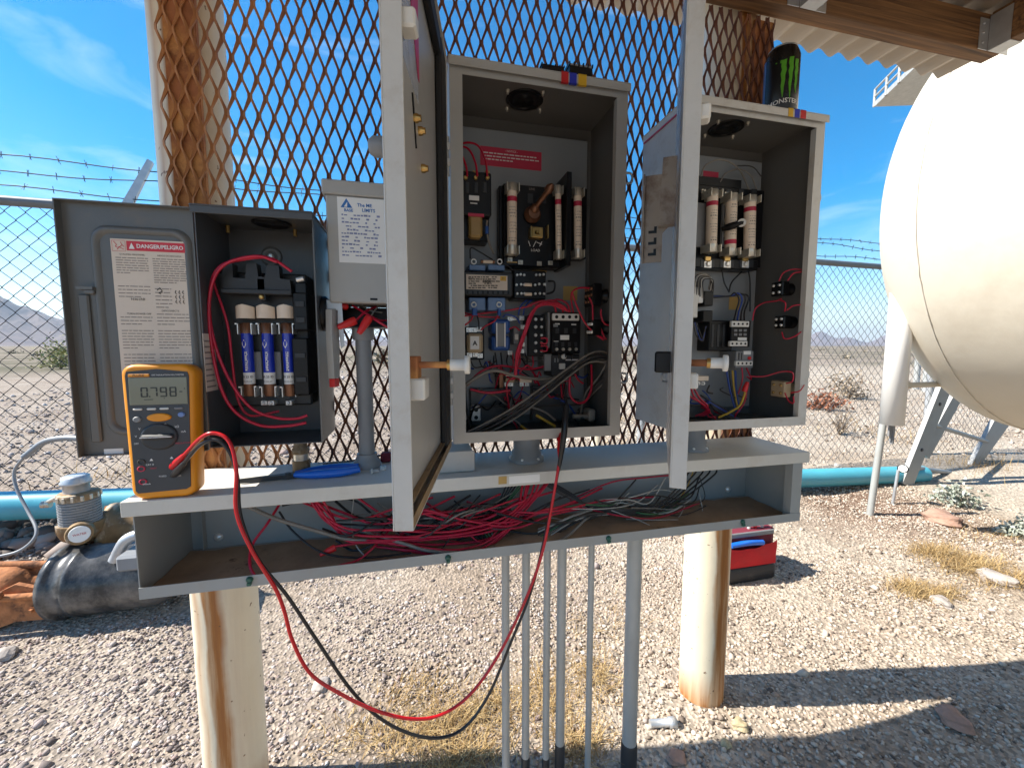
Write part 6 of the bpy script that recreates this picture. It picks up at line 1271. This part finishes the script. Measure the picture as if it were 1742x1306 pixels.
mb = MB(); dd = q1-q0; mb.lathe(q0, dd, [(.0095, 0), (.0095, dd.length*.7), (.013, dd.length*.72), (.013, dd.length), (.008, dd.length), (.008, dd.length-.01)], 16); mb.build('body', M['galv'], t)

# ------------------------------------------------------------------ blue pipe
bpA, bpB = Vector((-3.6, 2.26, -.63)), Vector((3.15, 2.02, -.855))
d = bpB-bpA; a = PD(100, 857, 1.70); b = P(1400, 812, 2.06)
bpA = a+(a-b)*.6; bpB = b+(b-a)*.22
bpt = thing('blue_pipe', 'long pale blue water pipe along the ground in front of chain fence', 'water pipe', ((bpA+bpB)/2).to_tuple()); mb = MB(); mb.cyl(bpA, bpB, .057, n=28); mb.build('pipe', M['bluepipe'], bpt)

# ------------------------------------------------------------------ pump gear on the left
mA, mB_ = PD(118, 988, 1.47), PD(258, 972, 1.51); dirm = (mB_-mA).normalized(); MR = .118
pm = thing('pump_motor', 'black cylindrical pump motor lying on gravel left of the trough', 'motor', (mA.x+.2, mA.y, gzf(mA.x, mA.y)))
mb = MB(); mb.lathe(mA, dirm, [(MR*.9, -.01), (MR*1.06, -.006), (MR*1.06, .012), (MR*1.0, .016), (MR*1.0, .06), (MR*1.03, .062), (MR*1.03, .075), (MR*.99, .08), (MR*.97, .30), (MR*.75, .36), (MR*.7, .42)], 36); mb.build('casing', M['motor'], pm)
jc = PD(236, 958, 1.40); mb = MB(); mb.box((jc.x-.05, jc.y-.03, jc.z-.012), (jc.x+.09, jc.y+.09, jc.z+.042), .008); mb.build('terminal_box', M['pvc'], pm)
mb = MB(); e0 = PD(205, 938, 1.42); mb.tube([e0+Vector((-.02, 0, -.03)), e0+Vector((.02, 0, .04)), e0+Vector((.08, 0, .05)), e0+Vector((.13, 0, -.02))], .018, 10); mb.build('cable_gland', M['galv'], pm)
ri = thing('rusty_pump', 'orange rusted pump casting joined to the black motor at frame left', 'pump', (mA.x-.15, mA.y, gzf(mA.x, mA.y)))
mb = MB(); r0 = mA-dirm*.012; mb.lathe(r0, -dirm, [(.035, 0), (.035, .10), (.06, .11), (.075, .14), (.085, .22), (.07, .30), (.085, .31), (.085, .36)], 20); mb.build('shaft_housing', M['orust'], ri)
mb = MB(); fr = [(-.0, -.09), (-.02, .02), (-.09, .045), (-.16, .015), (-.22, .06), (-.3, .03), (-.32, -.1), (-.2, -.115), (-.1, -.085)]
for yy in (-.075, .05): mb.prism(fr, r0+Vector((0, yy, 0)), -dirm*-1, (0, 0, 1), (0, .016, 0))
mb.cyl(r0+Vector((-.02, -.08, .0)), r0+Vector((-.35, -.08, .015)), .012, n=8); mb.cyl(r0+Vector((0, .02, .055)), r0+Vector((-.33, .03, .085)), .013, n=8); mb.build('bracket', M['orust'], ri)
for (a, b, c) in ((-.03, -.085, -.04), (-.12, -.085, .02), (-.2, -.085, -.06)): mb = MB(); mb.lathe(r0+Vector((a, b, c)), (0, -1, 0), [(.014, 0), (.014, .012), (.007, .012), (.007, .022)], 6, smooth=False); mb.build('bolt', M['orust'], ri)
wm = thing('water_meter', 'bronze water meter with ribbed grey register and round lid by the blue pipe', 'water meter', (PD(145, 905, 1.52).x, PD(145, 905, 1.52).y, -.80))
cM = PD(140, 905, 1.52); cM2 = PD(142, 818, 1.52); rM = .058
mb = MB(); zz = PD(140, 885, 1.52).z; prof = []; h = .0
hb = PD(140, 845, 1.52).z-zz
for k in range(9): prof += [(rM, hb*k/9), (rM, hb*(k+.6)/9), (rM*.93, hb*(k+.65)/9), (rM*.93, hb*(k+.98)/9)]
mb.lathe((cM.x, cM.y, zz), (0, 0, 1), prof, 26, smooth=False); mb.build('ribbed_register', M['pvc'], wm)
mb = MB(); mb.lathe((cM.x, cM.y, zz+hb), (0, 0, 1), [(rM*1.0, 0), (rM*1.0, .022), (rM*.9, .026), (rM*.6, .027)], 26); mb.build('brass_ring', M['bronze'], wm)
for a in range(0, 360, 24): q = Vector((cM.x+rM*math.cos(rad(a)), cM.y+rM*math.sin(rad(a)), zz+hb+.002)); MB().box(q-Vector((.004, .004, 0)), q+Vector((.004, .004, .018)), .001).build('ring_lug', M['tin'], wm)
mb = MB(); zt = zz+hb+.027; mb.lathe((cM.x-.004, cM.y, zt), (0, 0, 1), [(rM*.62, 0), (rM*.62, .028), (rM*.74, .030), (rM*.74, .038), (rM*.66, .044), (rM*.66, .056), (rM*.5, .060)], 26); mb.build('lid', M['galv'], wm)
mb = MB(); mb.lathe((cM.x, cM.y, zz-.075), (0, 0, 1), [(.03, 0), (.055, .02), (.066, .05), (.066, .075)], 24); q = PD(128, 912, 1.42); mb.build('body', M['bronze'], wm)
mb = MB(); fd_ = Vector((.5, -.85, .18)); mb.lathe(q+Vector((0, .02, 0)), fd_, [(.038, -.05), (.038, .0), (.035, .008)], 24, 0); mb.lathe(q+Vector((0, .02, 0))+fd_.normalized()*.0105, fd_, [(.028, 0), (.027, .002)], 24, 1); mb.build('dial_face', [M['bronze'], M['paper']], wm)
text('WATER', .010, q+Vector((0, .02, 0))+fd_.normalized()*.0135, (.86, .5, 0), (-.1, .16, .98), M['signred'], wm)
mb = MB(); mb.cyl((cM.x-.05, cM.y-.01, zz+hb+.012), PD(72, 857, 1.50), .0075, n=8); mb.lathe(PD(86, 857, 1.50), (-1, 0, 0), [(.013, 0), (.013, .012), (.009, .013), (.013, .015), (.013, .025)], 8); mb.build('drain_cock', M['tin'], wm)
vf = thing('valve_flange', 'bronze pipe flange between the water meter and the trough end', 'pipe flange', (PD(185, 880, 1.62).x, PD(185, 880, 1.62).y, -.85)); c = PD(190, 905, 1.62); mb = MB(); mb.lathe(c, (1, .15, 0), [(.075, -.05), (.085, -.04), (.085, .0), (.112, .0), (.112, .022), (.085, .022), (.08, .10)], 26); mb.build('flange', M['bronze'], vf)
for k in range(8): a = rad(45*k); q = c+Vector((-.002, .098*math.cos(a), .098*math.sin(a))); mb = MB(); mb.lathe(q, (-1, 0, 0), [(.011, 0), (.011, .010)], 6, smooth=False); mb.build('bolt', M['orust'], vf)
gcb = [PD(*q) for q in ((137, 746, 1.50), (110, 745, 1.50), (75, 752, 1.50), (40, 778, 1.48))]; gct = thing('dangling_cable', 'grey sleeve and thin cable hanging left of the open switch box door', 'cable', gcb[-1])
MB().tube(gcb, .0105, 10).build('sleeve', M['pvc'], gct); MB().tube([PD(*q) for q in ((42, 776, 1.48), (25, 800, 1.48), (28, 830, 1.47), (48, 870, 1.45), (62, 900, 1.42), (55, 920, 1.40), (30, 938, 1.38), (-10, 948, 1.36))], .0050, 8).build('cable', M['pvc'], gct)
MB().tube([PD(*q) for q in ((155, 741, 1.50), (145, 744, 1.50), (134, 746, 1.50))], .004, 8).build('wire_end', M['redwire'], gct)

# ------------------------------------------------------------------ chain link fence with barbed wire
fA, fB = Vector((-1.575, 2.29)), Vector((3.193, 2.469)); fdv = (fB-fA).normalized(); RZ = .625
def fpt(s): q = fA+fdv*s; return q
S0, S1 = -1.3, 6.6
fn = thing('chain_link_fence', 'wire chain link fence with three barbed strands running behind everything', 'fence', (fpt(2.4).x, fpt(2.4).y, -.9))
mb = MB()
dg = .072; n = int((S1-S0)/(dg/2))
for k in range(n+1):
    sc_ = S0+k*dg/2; pts = []; s_mid = fpt(sc_); zb = gzf(s_mid.x, s_mid.y)+.0; zz = RZ-.012; j = 0
    while zz > zb:
        sg = 1 if (j+k) % 2 else -1; q = fpt(sc_+sg*dg/4); pts.append(Vector((q.x, q.y+sg*.0022, zz))); zz -= dg/2; j += 1
    vs = []; fs = []; r = .0021
    for q in pts: vs += [q+Vector((r, 0, 0)), q+Vector((-r*.5, r*.87, 0)), q+Vector((-r*.5, -r*.87, 0))]
    for i in range(len(pts)-1):
        for w in range(3): fs.append([i*3+w, i*3+(w+1) % 3, i*3+3+(w+1) % 3, i*3+3+w])
    mb.add(vs, fs, 0, False)
mb.build('chain_mesh', M['fencewire'], fn)
a, b = fpt(S0), fpt(S1); MB().cyl((a.x, a.y, RZ), (b.x, b.y, RZ-.03), .021, n=14).build('top_rail', M['railgrey'], fn)
arm_s = (Vector((PD(225, 355, 1.95).x, 0)).x-fA.x)/fdv.x
for s in (arm_s, arm_s+2.75, arm_s+5.5):
    q = fpt(s); MB().cyl((q.x, q.y+.03, gzf(q.x, q.y)-.1), (q.x, q.y+.03, RZ+.02), .026, n=14).build('fence_post', M['galv'], fn)
    mb = MB(); mb.prism([(-.02, 0), (.03, 0), (.155, .235), (.13, .245)], (q.x, q.y+.01, RZ), (.7, .3, 0), (0, 0, 1), (-.01, .03, 0)); mb.build('barb_arm', M['galv'], fn)
for oz, oy, sag in ((.20, .07, .01), (.145, .05, .014), (.06, .025, .008)):
    mb = MB(); pts = []; k = 0
    for i in range(80):
        s = S0+(S1-S0)*i/79; q = fpt(s); pts.append(Vector((q.x, q.y+oy, RZ-.03*(s-S0)/(S1-S0)+oz+sag*math.sin(s*2.1+oz*40)-.006*math.sin(s*9+oz*90))))
    mb.tube(pts, .0026, 5, sub=1)
    for i in range(0, 79):
        c = pts[i].lerp(pts[i+1], .3)
        for a in (0, 1): v = Vector((random.uniform(-.006, .006), random.uniform(-.012, .012), random.choice((-1, 1))*.014)); mb.cyl(c-v, c+v, .0013, n=3, caps=False)
    mb.build('barbed_wire', M['fencewire'], fn)

# ------------------------------------------------------------------ tank, standpipe, pole, ladder, platform
TY, TR, TX, TZ, TH = 1.40, 1.10, 3.24, .652, .50
tk = thing('storage_tank', 'huge cream horizontal water tank with a welded seam at frame right', 'tank', (TX, 0, -.95))
mb = MB(); prof = [(TR, -3.2), (TR, 0)]+[(TR*math.sqrt(max(0, 1-(k/14)**2)), TH*k/14) for k in range(1, 15)]; mb.lathe((TX, TY, TZ), (0, 1, 0), prof, 96); mb.build('shell', M['tank'], tk)
mb = MB(); pts = []; 
for k in range(0, 181): a = 2*math.pi*k/180; rr = TR+.001+random.uniform(-.0012, .0012); pts.append(Vector((TX+math.cos(a)*rr, TY+random.uniform(-.0015, .0015), TZ+math.sin(a)*rr)))
mb.tube(pts, .0030, 6, sub=0); mb.build('weld_seam', M['tank'], tk)
for yy in (.55, -1.2): mb = MB(); mb.box((TX-.7, yy-.1, gzf(TX, yy)-.05), (TX+.7, yy+.1, TZ-TR*.72), .01); mb.build('saddle', M['post'], tk)
Y0 = 1.55; xs_ = P(1527, 600, Y0).x; sp = thing('standpipe', 'sunlit white vertical pipe column hanging beside the cream tank', 'pipe', (xs_, Y0, P(1527, 721, Y0).z)); zb = P(1527, 721, Y0).z; rS = .0485
mb = MB(); mb.lathe((xs_, Y0, zb), (0, 0, 1), [(rS*.6, .0), (rS, 0), (rS, P(1527, 470, Y0).z-zb-.01), (rS*.8, P(1527, 470, Y0).z-zb)], 28); mb.build('column', M['whitepipe'], sp)
for yy in (655,): 
    z_ = P(1545, yy, Y0).z; xt = TX-math.sqrt((TR*math.sqrt(1-((Y0-TY)/TH)**2))**2-(z_-TZ)**2); mb = MB(); mb.cyl((xs_+rS*.9, Y0, z_), (xt+.02, Y0, z_), .0145, n=14); mb.lathe((xs_+rS*.95, Y0, z_), (1, 0, 0), [(.021, 0), (.021, .035)], 14); mb.build('branch_pipe', M['tank'], sp)
mb = MB()
for k, (dx, l) in enumerate(((-.012, .06), (0, .085), (.012, .10), (.02, .05))): mb.cyl((xs_+dx, Y0, zb+.002), (xs_+dx, Y0, zb-l), .005 if k != 2 else .009, n=8)
mb.build('sensor_tubes', M['midgrey'], sp)
pg = P(1480, 862, 1.73); gp = thing('steel_pole', 'slim grey pole planted in damp soil below the white standpipe', 'pole', (pg.x, 1.73, gzf(pg.x, 1.73))); mb = MB(); pt = P(1505, 700, 1.73); mb.cyl((pg.x, 1.73, gzf(pg.x, 1.73)-.05), (pt.x, 1.73, pt.z), .0165, n=14, mi=0); mb.build('pole', M['emt'], gp)
lc_ = P(1536, 797, 1.80); pgx = thing('pressure_gauge', 'small round white pressure gauge beside the ladder foot', 'gauge', lc_)
mb = MB(); fd_ = -ray(1540, 798); mb.lathe(lc_, fd_, [(.026, -.02), (.026, 0), (.022, .001)], 20, 0); mb.build('case', M['black'], pgx); mb = MB(); mb.lathe(lc_, fd_, [(.021, .0012), (.020, .002)], 20); mb.build('dial', M['paper'], pgx); mb = MB(); mb.cyl(lc_+Vector((-.02, .01, -.01)), (lc_.x-.03, lc_.y+.02, gzf(lc_.x, lc_.y)-.03), .008, n=8); mb.build('stem', M['galv'], pgx)
# aluminium extension ladder leaning on the tank end
YL = 2.0
ld = thing('ladder', 'aluminium extension ladder leaning under the end of the cream tank', 'ladder', (P(1560, 825, YL).x, YL, gzf(3, YL)))
def rail(q0, q1, Y, ext, dpt, wd):
    a, b = P(*q0, Y), P(*q1, Y); d = (b-a); b2 = a+d*ext; dn = d.normalized(); sdv = Vector((dn.z, 0, -dn.x)); mb = MB()
    mb.prism([(-wd/2, 0), (wd/2, 0), (wd/2, (b2-a).length), (-wd/2, (b2-a).length)], a, sdv, dn, (0, .028, 0)); mb.build('rail', M['alu'], ld); return a, b2, dn
ra = rail((1544, 826), (1602, 680), YL, 1.9, .03, .10); rb = rail((1575, 775), (1622, 690), YL+.035, 2.6, .03, .085)
rc_ = rail((1640, 832), (1690, 735), YL+.22, 2.2, .03, .10); rd = rail((1668, 775), (1697, 735), YL+.25, 3.4, .03, .12)
for f in (.12, .42, .72): 
    a = ra[0].lerp(ra[1], f*.9)+Vector((0, .015, 0)); b = rc_[0].lerp(rc_[1], f*.9)+Vector((0, .012, 0)); MB().cyl(a, b, .016, n=10).build('rung', M['alu'], ld)
for f in (.22, .5): 
    a = ra[0].lerp(ra[1], f)+Vector((0, -.0015, 0)); mb = MB(); mb.lathe(a, (0, -1, 0), [(.012, -.002), (.012, .001), (.004, .001)], 10); mb.build('rung_cap', M['dkgrey'], ld)
pfm = thing('access_platform', 'grey steel access platform with railing seen past the tank top', 'platform', PD(1530, 180, 6)); mb = MB()
A0, A1, A2, A3 = PD(1487, 182, 8.0), PD(1590, 178, 7.93), PD(1640, 108, 6.76), PD(1562, 110, 6.79)
zf = A0.z; A2.z = A3.z = zf; mb.add([A0, A1, A2, A3, A0+Vector((0, 0, .09)), A1+Vector((0, 0, .09)), A2+Vector((0, 0, .09)), A3+Vector((0, 0, .09))], [(0, 1, 2, 3), (7, 6, 5, 4), (0, 4, 5, 1), (1, 5, 6, 2), (2, 6, 7, 3), (3, 7, 4, 0)], convex=True); mb.build('deck', M['emt'], pfm)
mb = MB()
for t in (0, .3, .6, 1.0): q = A0.lerp(A3, t); mb.cyl(q, q+Vector((0, 0, .32)), .025, n=8)
for h in (.18, .32): mb.cyl(A0+Vector((0, 0, h)), A3+Vector((0, 0, h)), .02, n=8)
for t in (.3, .7): q = A1.lerp(A2, t); mb.cyl((q.x, q.y, zf), (q.x, q.y, -1), .05, n=8)
mb.build('railing', M['emt'], pfm)
bo = P(1014, 750, 2.0); blr = thing('bollard', 'short cream bollard glimpsed through the mesh under the middle panel', 'bollard', (bo.x, 2.0, gzf(bo.x, 2.0))); mb = MB(); mb.lathe((bo.x, 2.0, gzf(bo.x, 2.0)-.05), (0, 0, 1), [(.032, 0), (.032, P(1014, 720, 2.0).z-gzf(bo.x, 2.0)), (.02, P(1014, 720, 2.0).z-gzf(bo.x, 2.0)+.02)], 16); mb.build('pipe', M['post'], blr)

# ------------------------------------------------------------------ plants and rocks
def blades(pts_fn, n, hmin, hmax, w, lean, m, name):
    base = np.array([pts_fn() for _ in range(n)]); h = RNG.uniform(hmin, hmax, n); az = RNG.uniform(0, 2*math.pi, n); ln = RNG.uniform(.2, 1, n)*lean
    dx, dy = np.cos(az), np.sin(az); zb = gz(base[:, 0], base[:, 1]); V = []; 
    for k, t in enumerate((0, .5, 1)):
        cx_ = base[:, 0]+dx*ln*1.9*h*t**1.3; cy_ = base[:, 1]+dy*ln*1.9*h*t**1.3; cz_ = zb+h*(t-.75*ln*t*t)+.002; ww_ = w*(1-t*.8)
        V.append(np.stack([cx_-dy*ww_, cy_+dx*ww_, cz_], -1)); V.append(np.stack([cx_+dy*ww_, cy_-dx*ww_, cz_], -1))
    V = np.stack(V, 1); F_ = np.array([(0, 1, 3), (0, 3, 2), (2, 3, 5), (2, 5, 4)]); return V.reshape(-1, 3), (F_[None]+6*np.arange(n)[:, None, None]).reshape(-1, 3)
M['drygrass'] = island_mat('dry_grass', [(0, (0.20, 0.12, 0.05)), (.5, (0.38, 0.25, 0.105)), (1, (0.55, 0.41, 0.21))], .8)
def spot(x, y, sx, sy): return lambda: (x+RNG.normal()*sx, y+RNG.normal()*sy)
VV, FF, off = [], [], 0
gspots = [((700, 1175), .10, .07, 500, .03, .8), ((735, 1240), .12, .05, 900, .045, 1), ((830, 1200), .10, .06, 700, .04, 1), ((930, 1180), .07, .10, 600, .05, 1), ((985, 1260), .06, .05, 500, .05, .9), ((1010, 1150), .06, .09, 500, .045, 1), ((780, 1290), .14, .03, 700, .05, 1), ((1040, 1060), .15, .12, 300, .03, 1), ((620, 1240), .10, .05, 300, .03, 1), ((1590, 938), .07, .03, 600, .05, 1.2), ((1650, 958), .10, .03, 900, .05, 1.2), ((1720, 985), .10, .03, 500, .05, 1.2), ((1545, 995), .05, .02, 400, .045, 1.2), ((1590, 1008), .07, .02, 500, .045, 1.2), ((1700, 905), .2, .05, 300, .05, 1), ((1660, 800), .2, .1, 300, .10, .6)]
for (qx, qy), sx, sy, n_, hh, le in gspots:
    p = PZ(qx, qy, -.955); v, f = blades(spot(p.x, p.y, sx*(.62 if qx < 1100 else 1), sy*(.62 if qx < 1100 else 1)), int(n_*(.55 if qx < 1100 else .9)), hh*.5, hh*1.3, .0011, le, None, ''); VV.append(v); FF.append(f+off); off += len(v)
for _ in range(40):
    qx, qy = RNG.uniform(-3, 6), RNG.uniform(2.7, 9); v, f = blades(spot(qx, qy, .15, .1), 60, .04, .16, .002, .9, None, ''); VV.append(v); FF.append(f+off); off += len(v)
g = fast_mesh('dry_grass', np.concatenate(VV), np.concatenate(FF), M['drygrass']); g['kind'] = 'stuff'
def leaf_cloud(c, rx, rz, n, ls, clumps=14, up=.4):
    c = np.array(c); cl = RNG.normal(size=(clumps, 3)); cl /= np.linalg.norm(cl, axis=1)[:, None]; cl *= RNG.uniform(.3, 1, (clumps, 1)); cl[:, 2] = np.abs(cl[:, 2])*1.0
    idx_ = RNG.integers(0, clumps, n); p = cl[idx_]+RNG.normal(size=(n, 3))*.22; p = p*np.array([rx, rx, rz])+c; p[:, 2] = np.maximum(p[:, 2], c[2]+.01)
    R_m = rot_mats(n); tri = np.array([(-.35, 0, 0), (.35, 0, 0), (.25, .6, .1), (0, 1.0, .0), (-.25, .6, .1)])
    v = np.einsum('nij,kj->nki', R_m, tri)*(ls*RNG.uniform(.6, 1.4, (n, 1, 1)))+p[:, None]; f = np.array([(0, 1, 2), (0, 2, 4), (4, 2, 3)])
    return v.reshape(-1, 3), (f[None]+5*np.arange(n)[:, None, None]).reshape(-1, 3)
def bush(name, label, loc, rx, rz, n, ls, m, stem_m='rust', group=None, stems=9):
    t = thing(name, label, 'shrub', loc, group); v, f = leaf_cloud((0, 0, rz*.1), rx, rz, n, ls)
    o = fast_mesh('leaves', v, f, m); o.parent = t; mb = MB()
    for k in range(stems):
        a = random.uniform(0, 6.28); e = Vector((math.cos(a)*rx*random.uniform(.3, .9), math.sin(a)*rx*random.uniform(.3, .9), rz*random.uniform(.5, 1.05))); L0 = Vector(loc); mb.tube([L0+Vector((0, 0, -.01)), L0+e*.5+Vector((0, 0, rz*.1)), L0+e], lambda s: rx*.018*(1-.7*s), 5, sub=3)
    mb.build('stems', M['twig'], t); return t
M['twig'] = mat('dry_twig', (0.20, 0.15, 0.105), .85, var=.2)
M['silver'] = island_mat('silver_leaf', [(0, (0.20, 0.23, 0.17)), (.5, (0.42, 0.45, 0.38)), (1, (0.60, 0.62, 0.56))], .6)
M['sage'] = island_mat('yellow_green_leaf', [(0, (0.17, 0.18, 0.06)), (.5, (0.30, 0.29, 0.11)), (1, (0.42, 0.39, 0.18))], .7)
M['brush'] = island_mat('dry_brush', [(0, (0.16, 0.12, 0.085)), (.5, (0.30, 0.23, 0.16)), (1, (0.40, 0.33, 0.24))], .8)
M['redbrush'] = island_mat('rusty_brush', [(0, (0.22, 0.09, 0.05)), (1, (0.38, 0.17, 0.10))], .8)
p = PZ(1625, 848, -.925); bush('silver_shrub', 'low silver leaved shrub growing at the ladder foot', (p.x, p.y, gzf(p.x, p.y)), .12, .12, 420, .022, M['silver'])
p = PZ(1742, 905, -.945); bush('silver_shrub', 'small silver leaved shrub cut by the right frame edge', (p.x, p.y, gzf(p.x, p.y)), .08, .08, 260, .022, M['silver'])
p = PD(104, 628, 13.5); bush('creosote_bush', 'yellow green bush beyond the fence left of the open switch box door', (p.x, p.y, gzf(p.x, p.y)), .62, .85, 1100, .06, M['sage'])
p = PD(1445, 665, 6.6); bush('dry_bush', 'grey brown bush beyond the fence between right panel and standpipe', (p.x, p.y, gzf(p.x, p.y)), .32, .40, 700, .035, M['brush'])
p = PD(1428, 745, 4.2); bush('dry_bush', 'bare twiggy bush behind the fence just above the blue pipe', (p.x, p.y, gzf(p.x, p.y)), .22, .30, 110, .025, M['brush'], stems=26)
p = PD(1388, 690, 5.6); bush('rusty_bush', 'reddish brown low bush behind the fence beside the right panel', (p.x, p.y, gzf(p.x, p.y)), .28, .22, 600, .035, M['redbrush'])
VV, FF, off = [], [], 0
for _ in range(120):
    d_ = RNG.uniform(18, 120); azq = rad(RNG.uniform(-55, 75)); c = (math.sin(azq)*d_, math.cos(azq)*d_, gzf(math.sin(azq)*d_, math.cos(azq)*d_)); s_ = RNG.uniform(.25, .8)
    v, f = leaf_cloud(c, s_, s_*.7, 90, .12*s_*2, 7); VV.append(v); FF.append(f+off); off += len(v)
M['scrub'] = island_mat('desert_scrub', [(0, (0.15, 0.13, 0.09)), (.5, (0.26, 0.22, 0.16)), (1, (0.36, 0.30, 0.22))], .85)
o = fast_mesh('desert_scrub', np.concatenate(VV), np.concatenate(FF), M['scrub']); o['kind'] = 'stuff'
def rock(q, r, m, label, sc=(1.3, 1, .55)):
    p = PZ(*q, -.955); g = gzf(p.x, p.y); bm = bmesh.new(); bmesh.ops.create_icosphere(bm, subdivisions=3, radius=1)
    for v_ in bm.verts:
        n_ = v_.co.copy(); k = 1+.16*math.sin(n_.x*4+q[0])*math.cos(n_.y*3.3+q[1])+.10*math.sin(n_.z*6+n_.x*5); v_.co = Vector((n_.x*k*sc[0]*r, n_.y*k*sc[1]*r, n_.z*k*sc[2]*r))
    me = bpy.data.meshes.new('rock'); bm.to_mesh(me); bm.free(); me.materials.append(m); o = bpy.data.objects.new('rock', me); COL.objects.link(o); o.location = (p.x, p.y, g+r*sc[2]*.45); o.rotation_euler = (0, 0, q[0]); tag(o, label, 'rock')
M['redrock'] = mat('reddish_rock', (0.36, 0.22, 0.16), .9, var=.25, vs=20, bump=.004, bs=40); M['greyrock'] = mat('grey_rock', (0.40, 0.35, 0.31), .9, var=.25, vs=20, bump=.004, bs=40); M['yelrock'] = mat('yellow_sulphur_rock', (0.46, 0.37, 0.22), .9, var=.3, vs=22, bump=.004, bs=40)
rock((1603, 884), .075, M['redrock'], 'flat reddish rock on bare soil below the silver shrub'); rock((1622, 1218), .032, M['redrock'], 'oblong brown stone lying in shadow at lower right')
rock((1695, 985), .045, M['greyrock'], 'pale pink stone beside the dry grass at right'); rock((1600, 1022), .03, M['greyrock'], 'flat white stone below the lower dry grass tuft')
rock((1258, 1236), .018, M['yelrock'], 'yellow crumbly stone at the foot of the right post', (1, 1, .7)); rock((1235, 1266), .012, M['yelrock'], 'small yellow stone below the right post foot', (1, 1, .7)); rock((1150, 1285), .018, M['redrock'], 'orange stained stone near the bottom edge right of the conduits')
rock((545, 1160), .022, M['greyrock'], 'grey stone on gravel below the hanging leads'); rock((5, 1115), .03, M['greyrock'], 'bright white stone at the left frame edge')
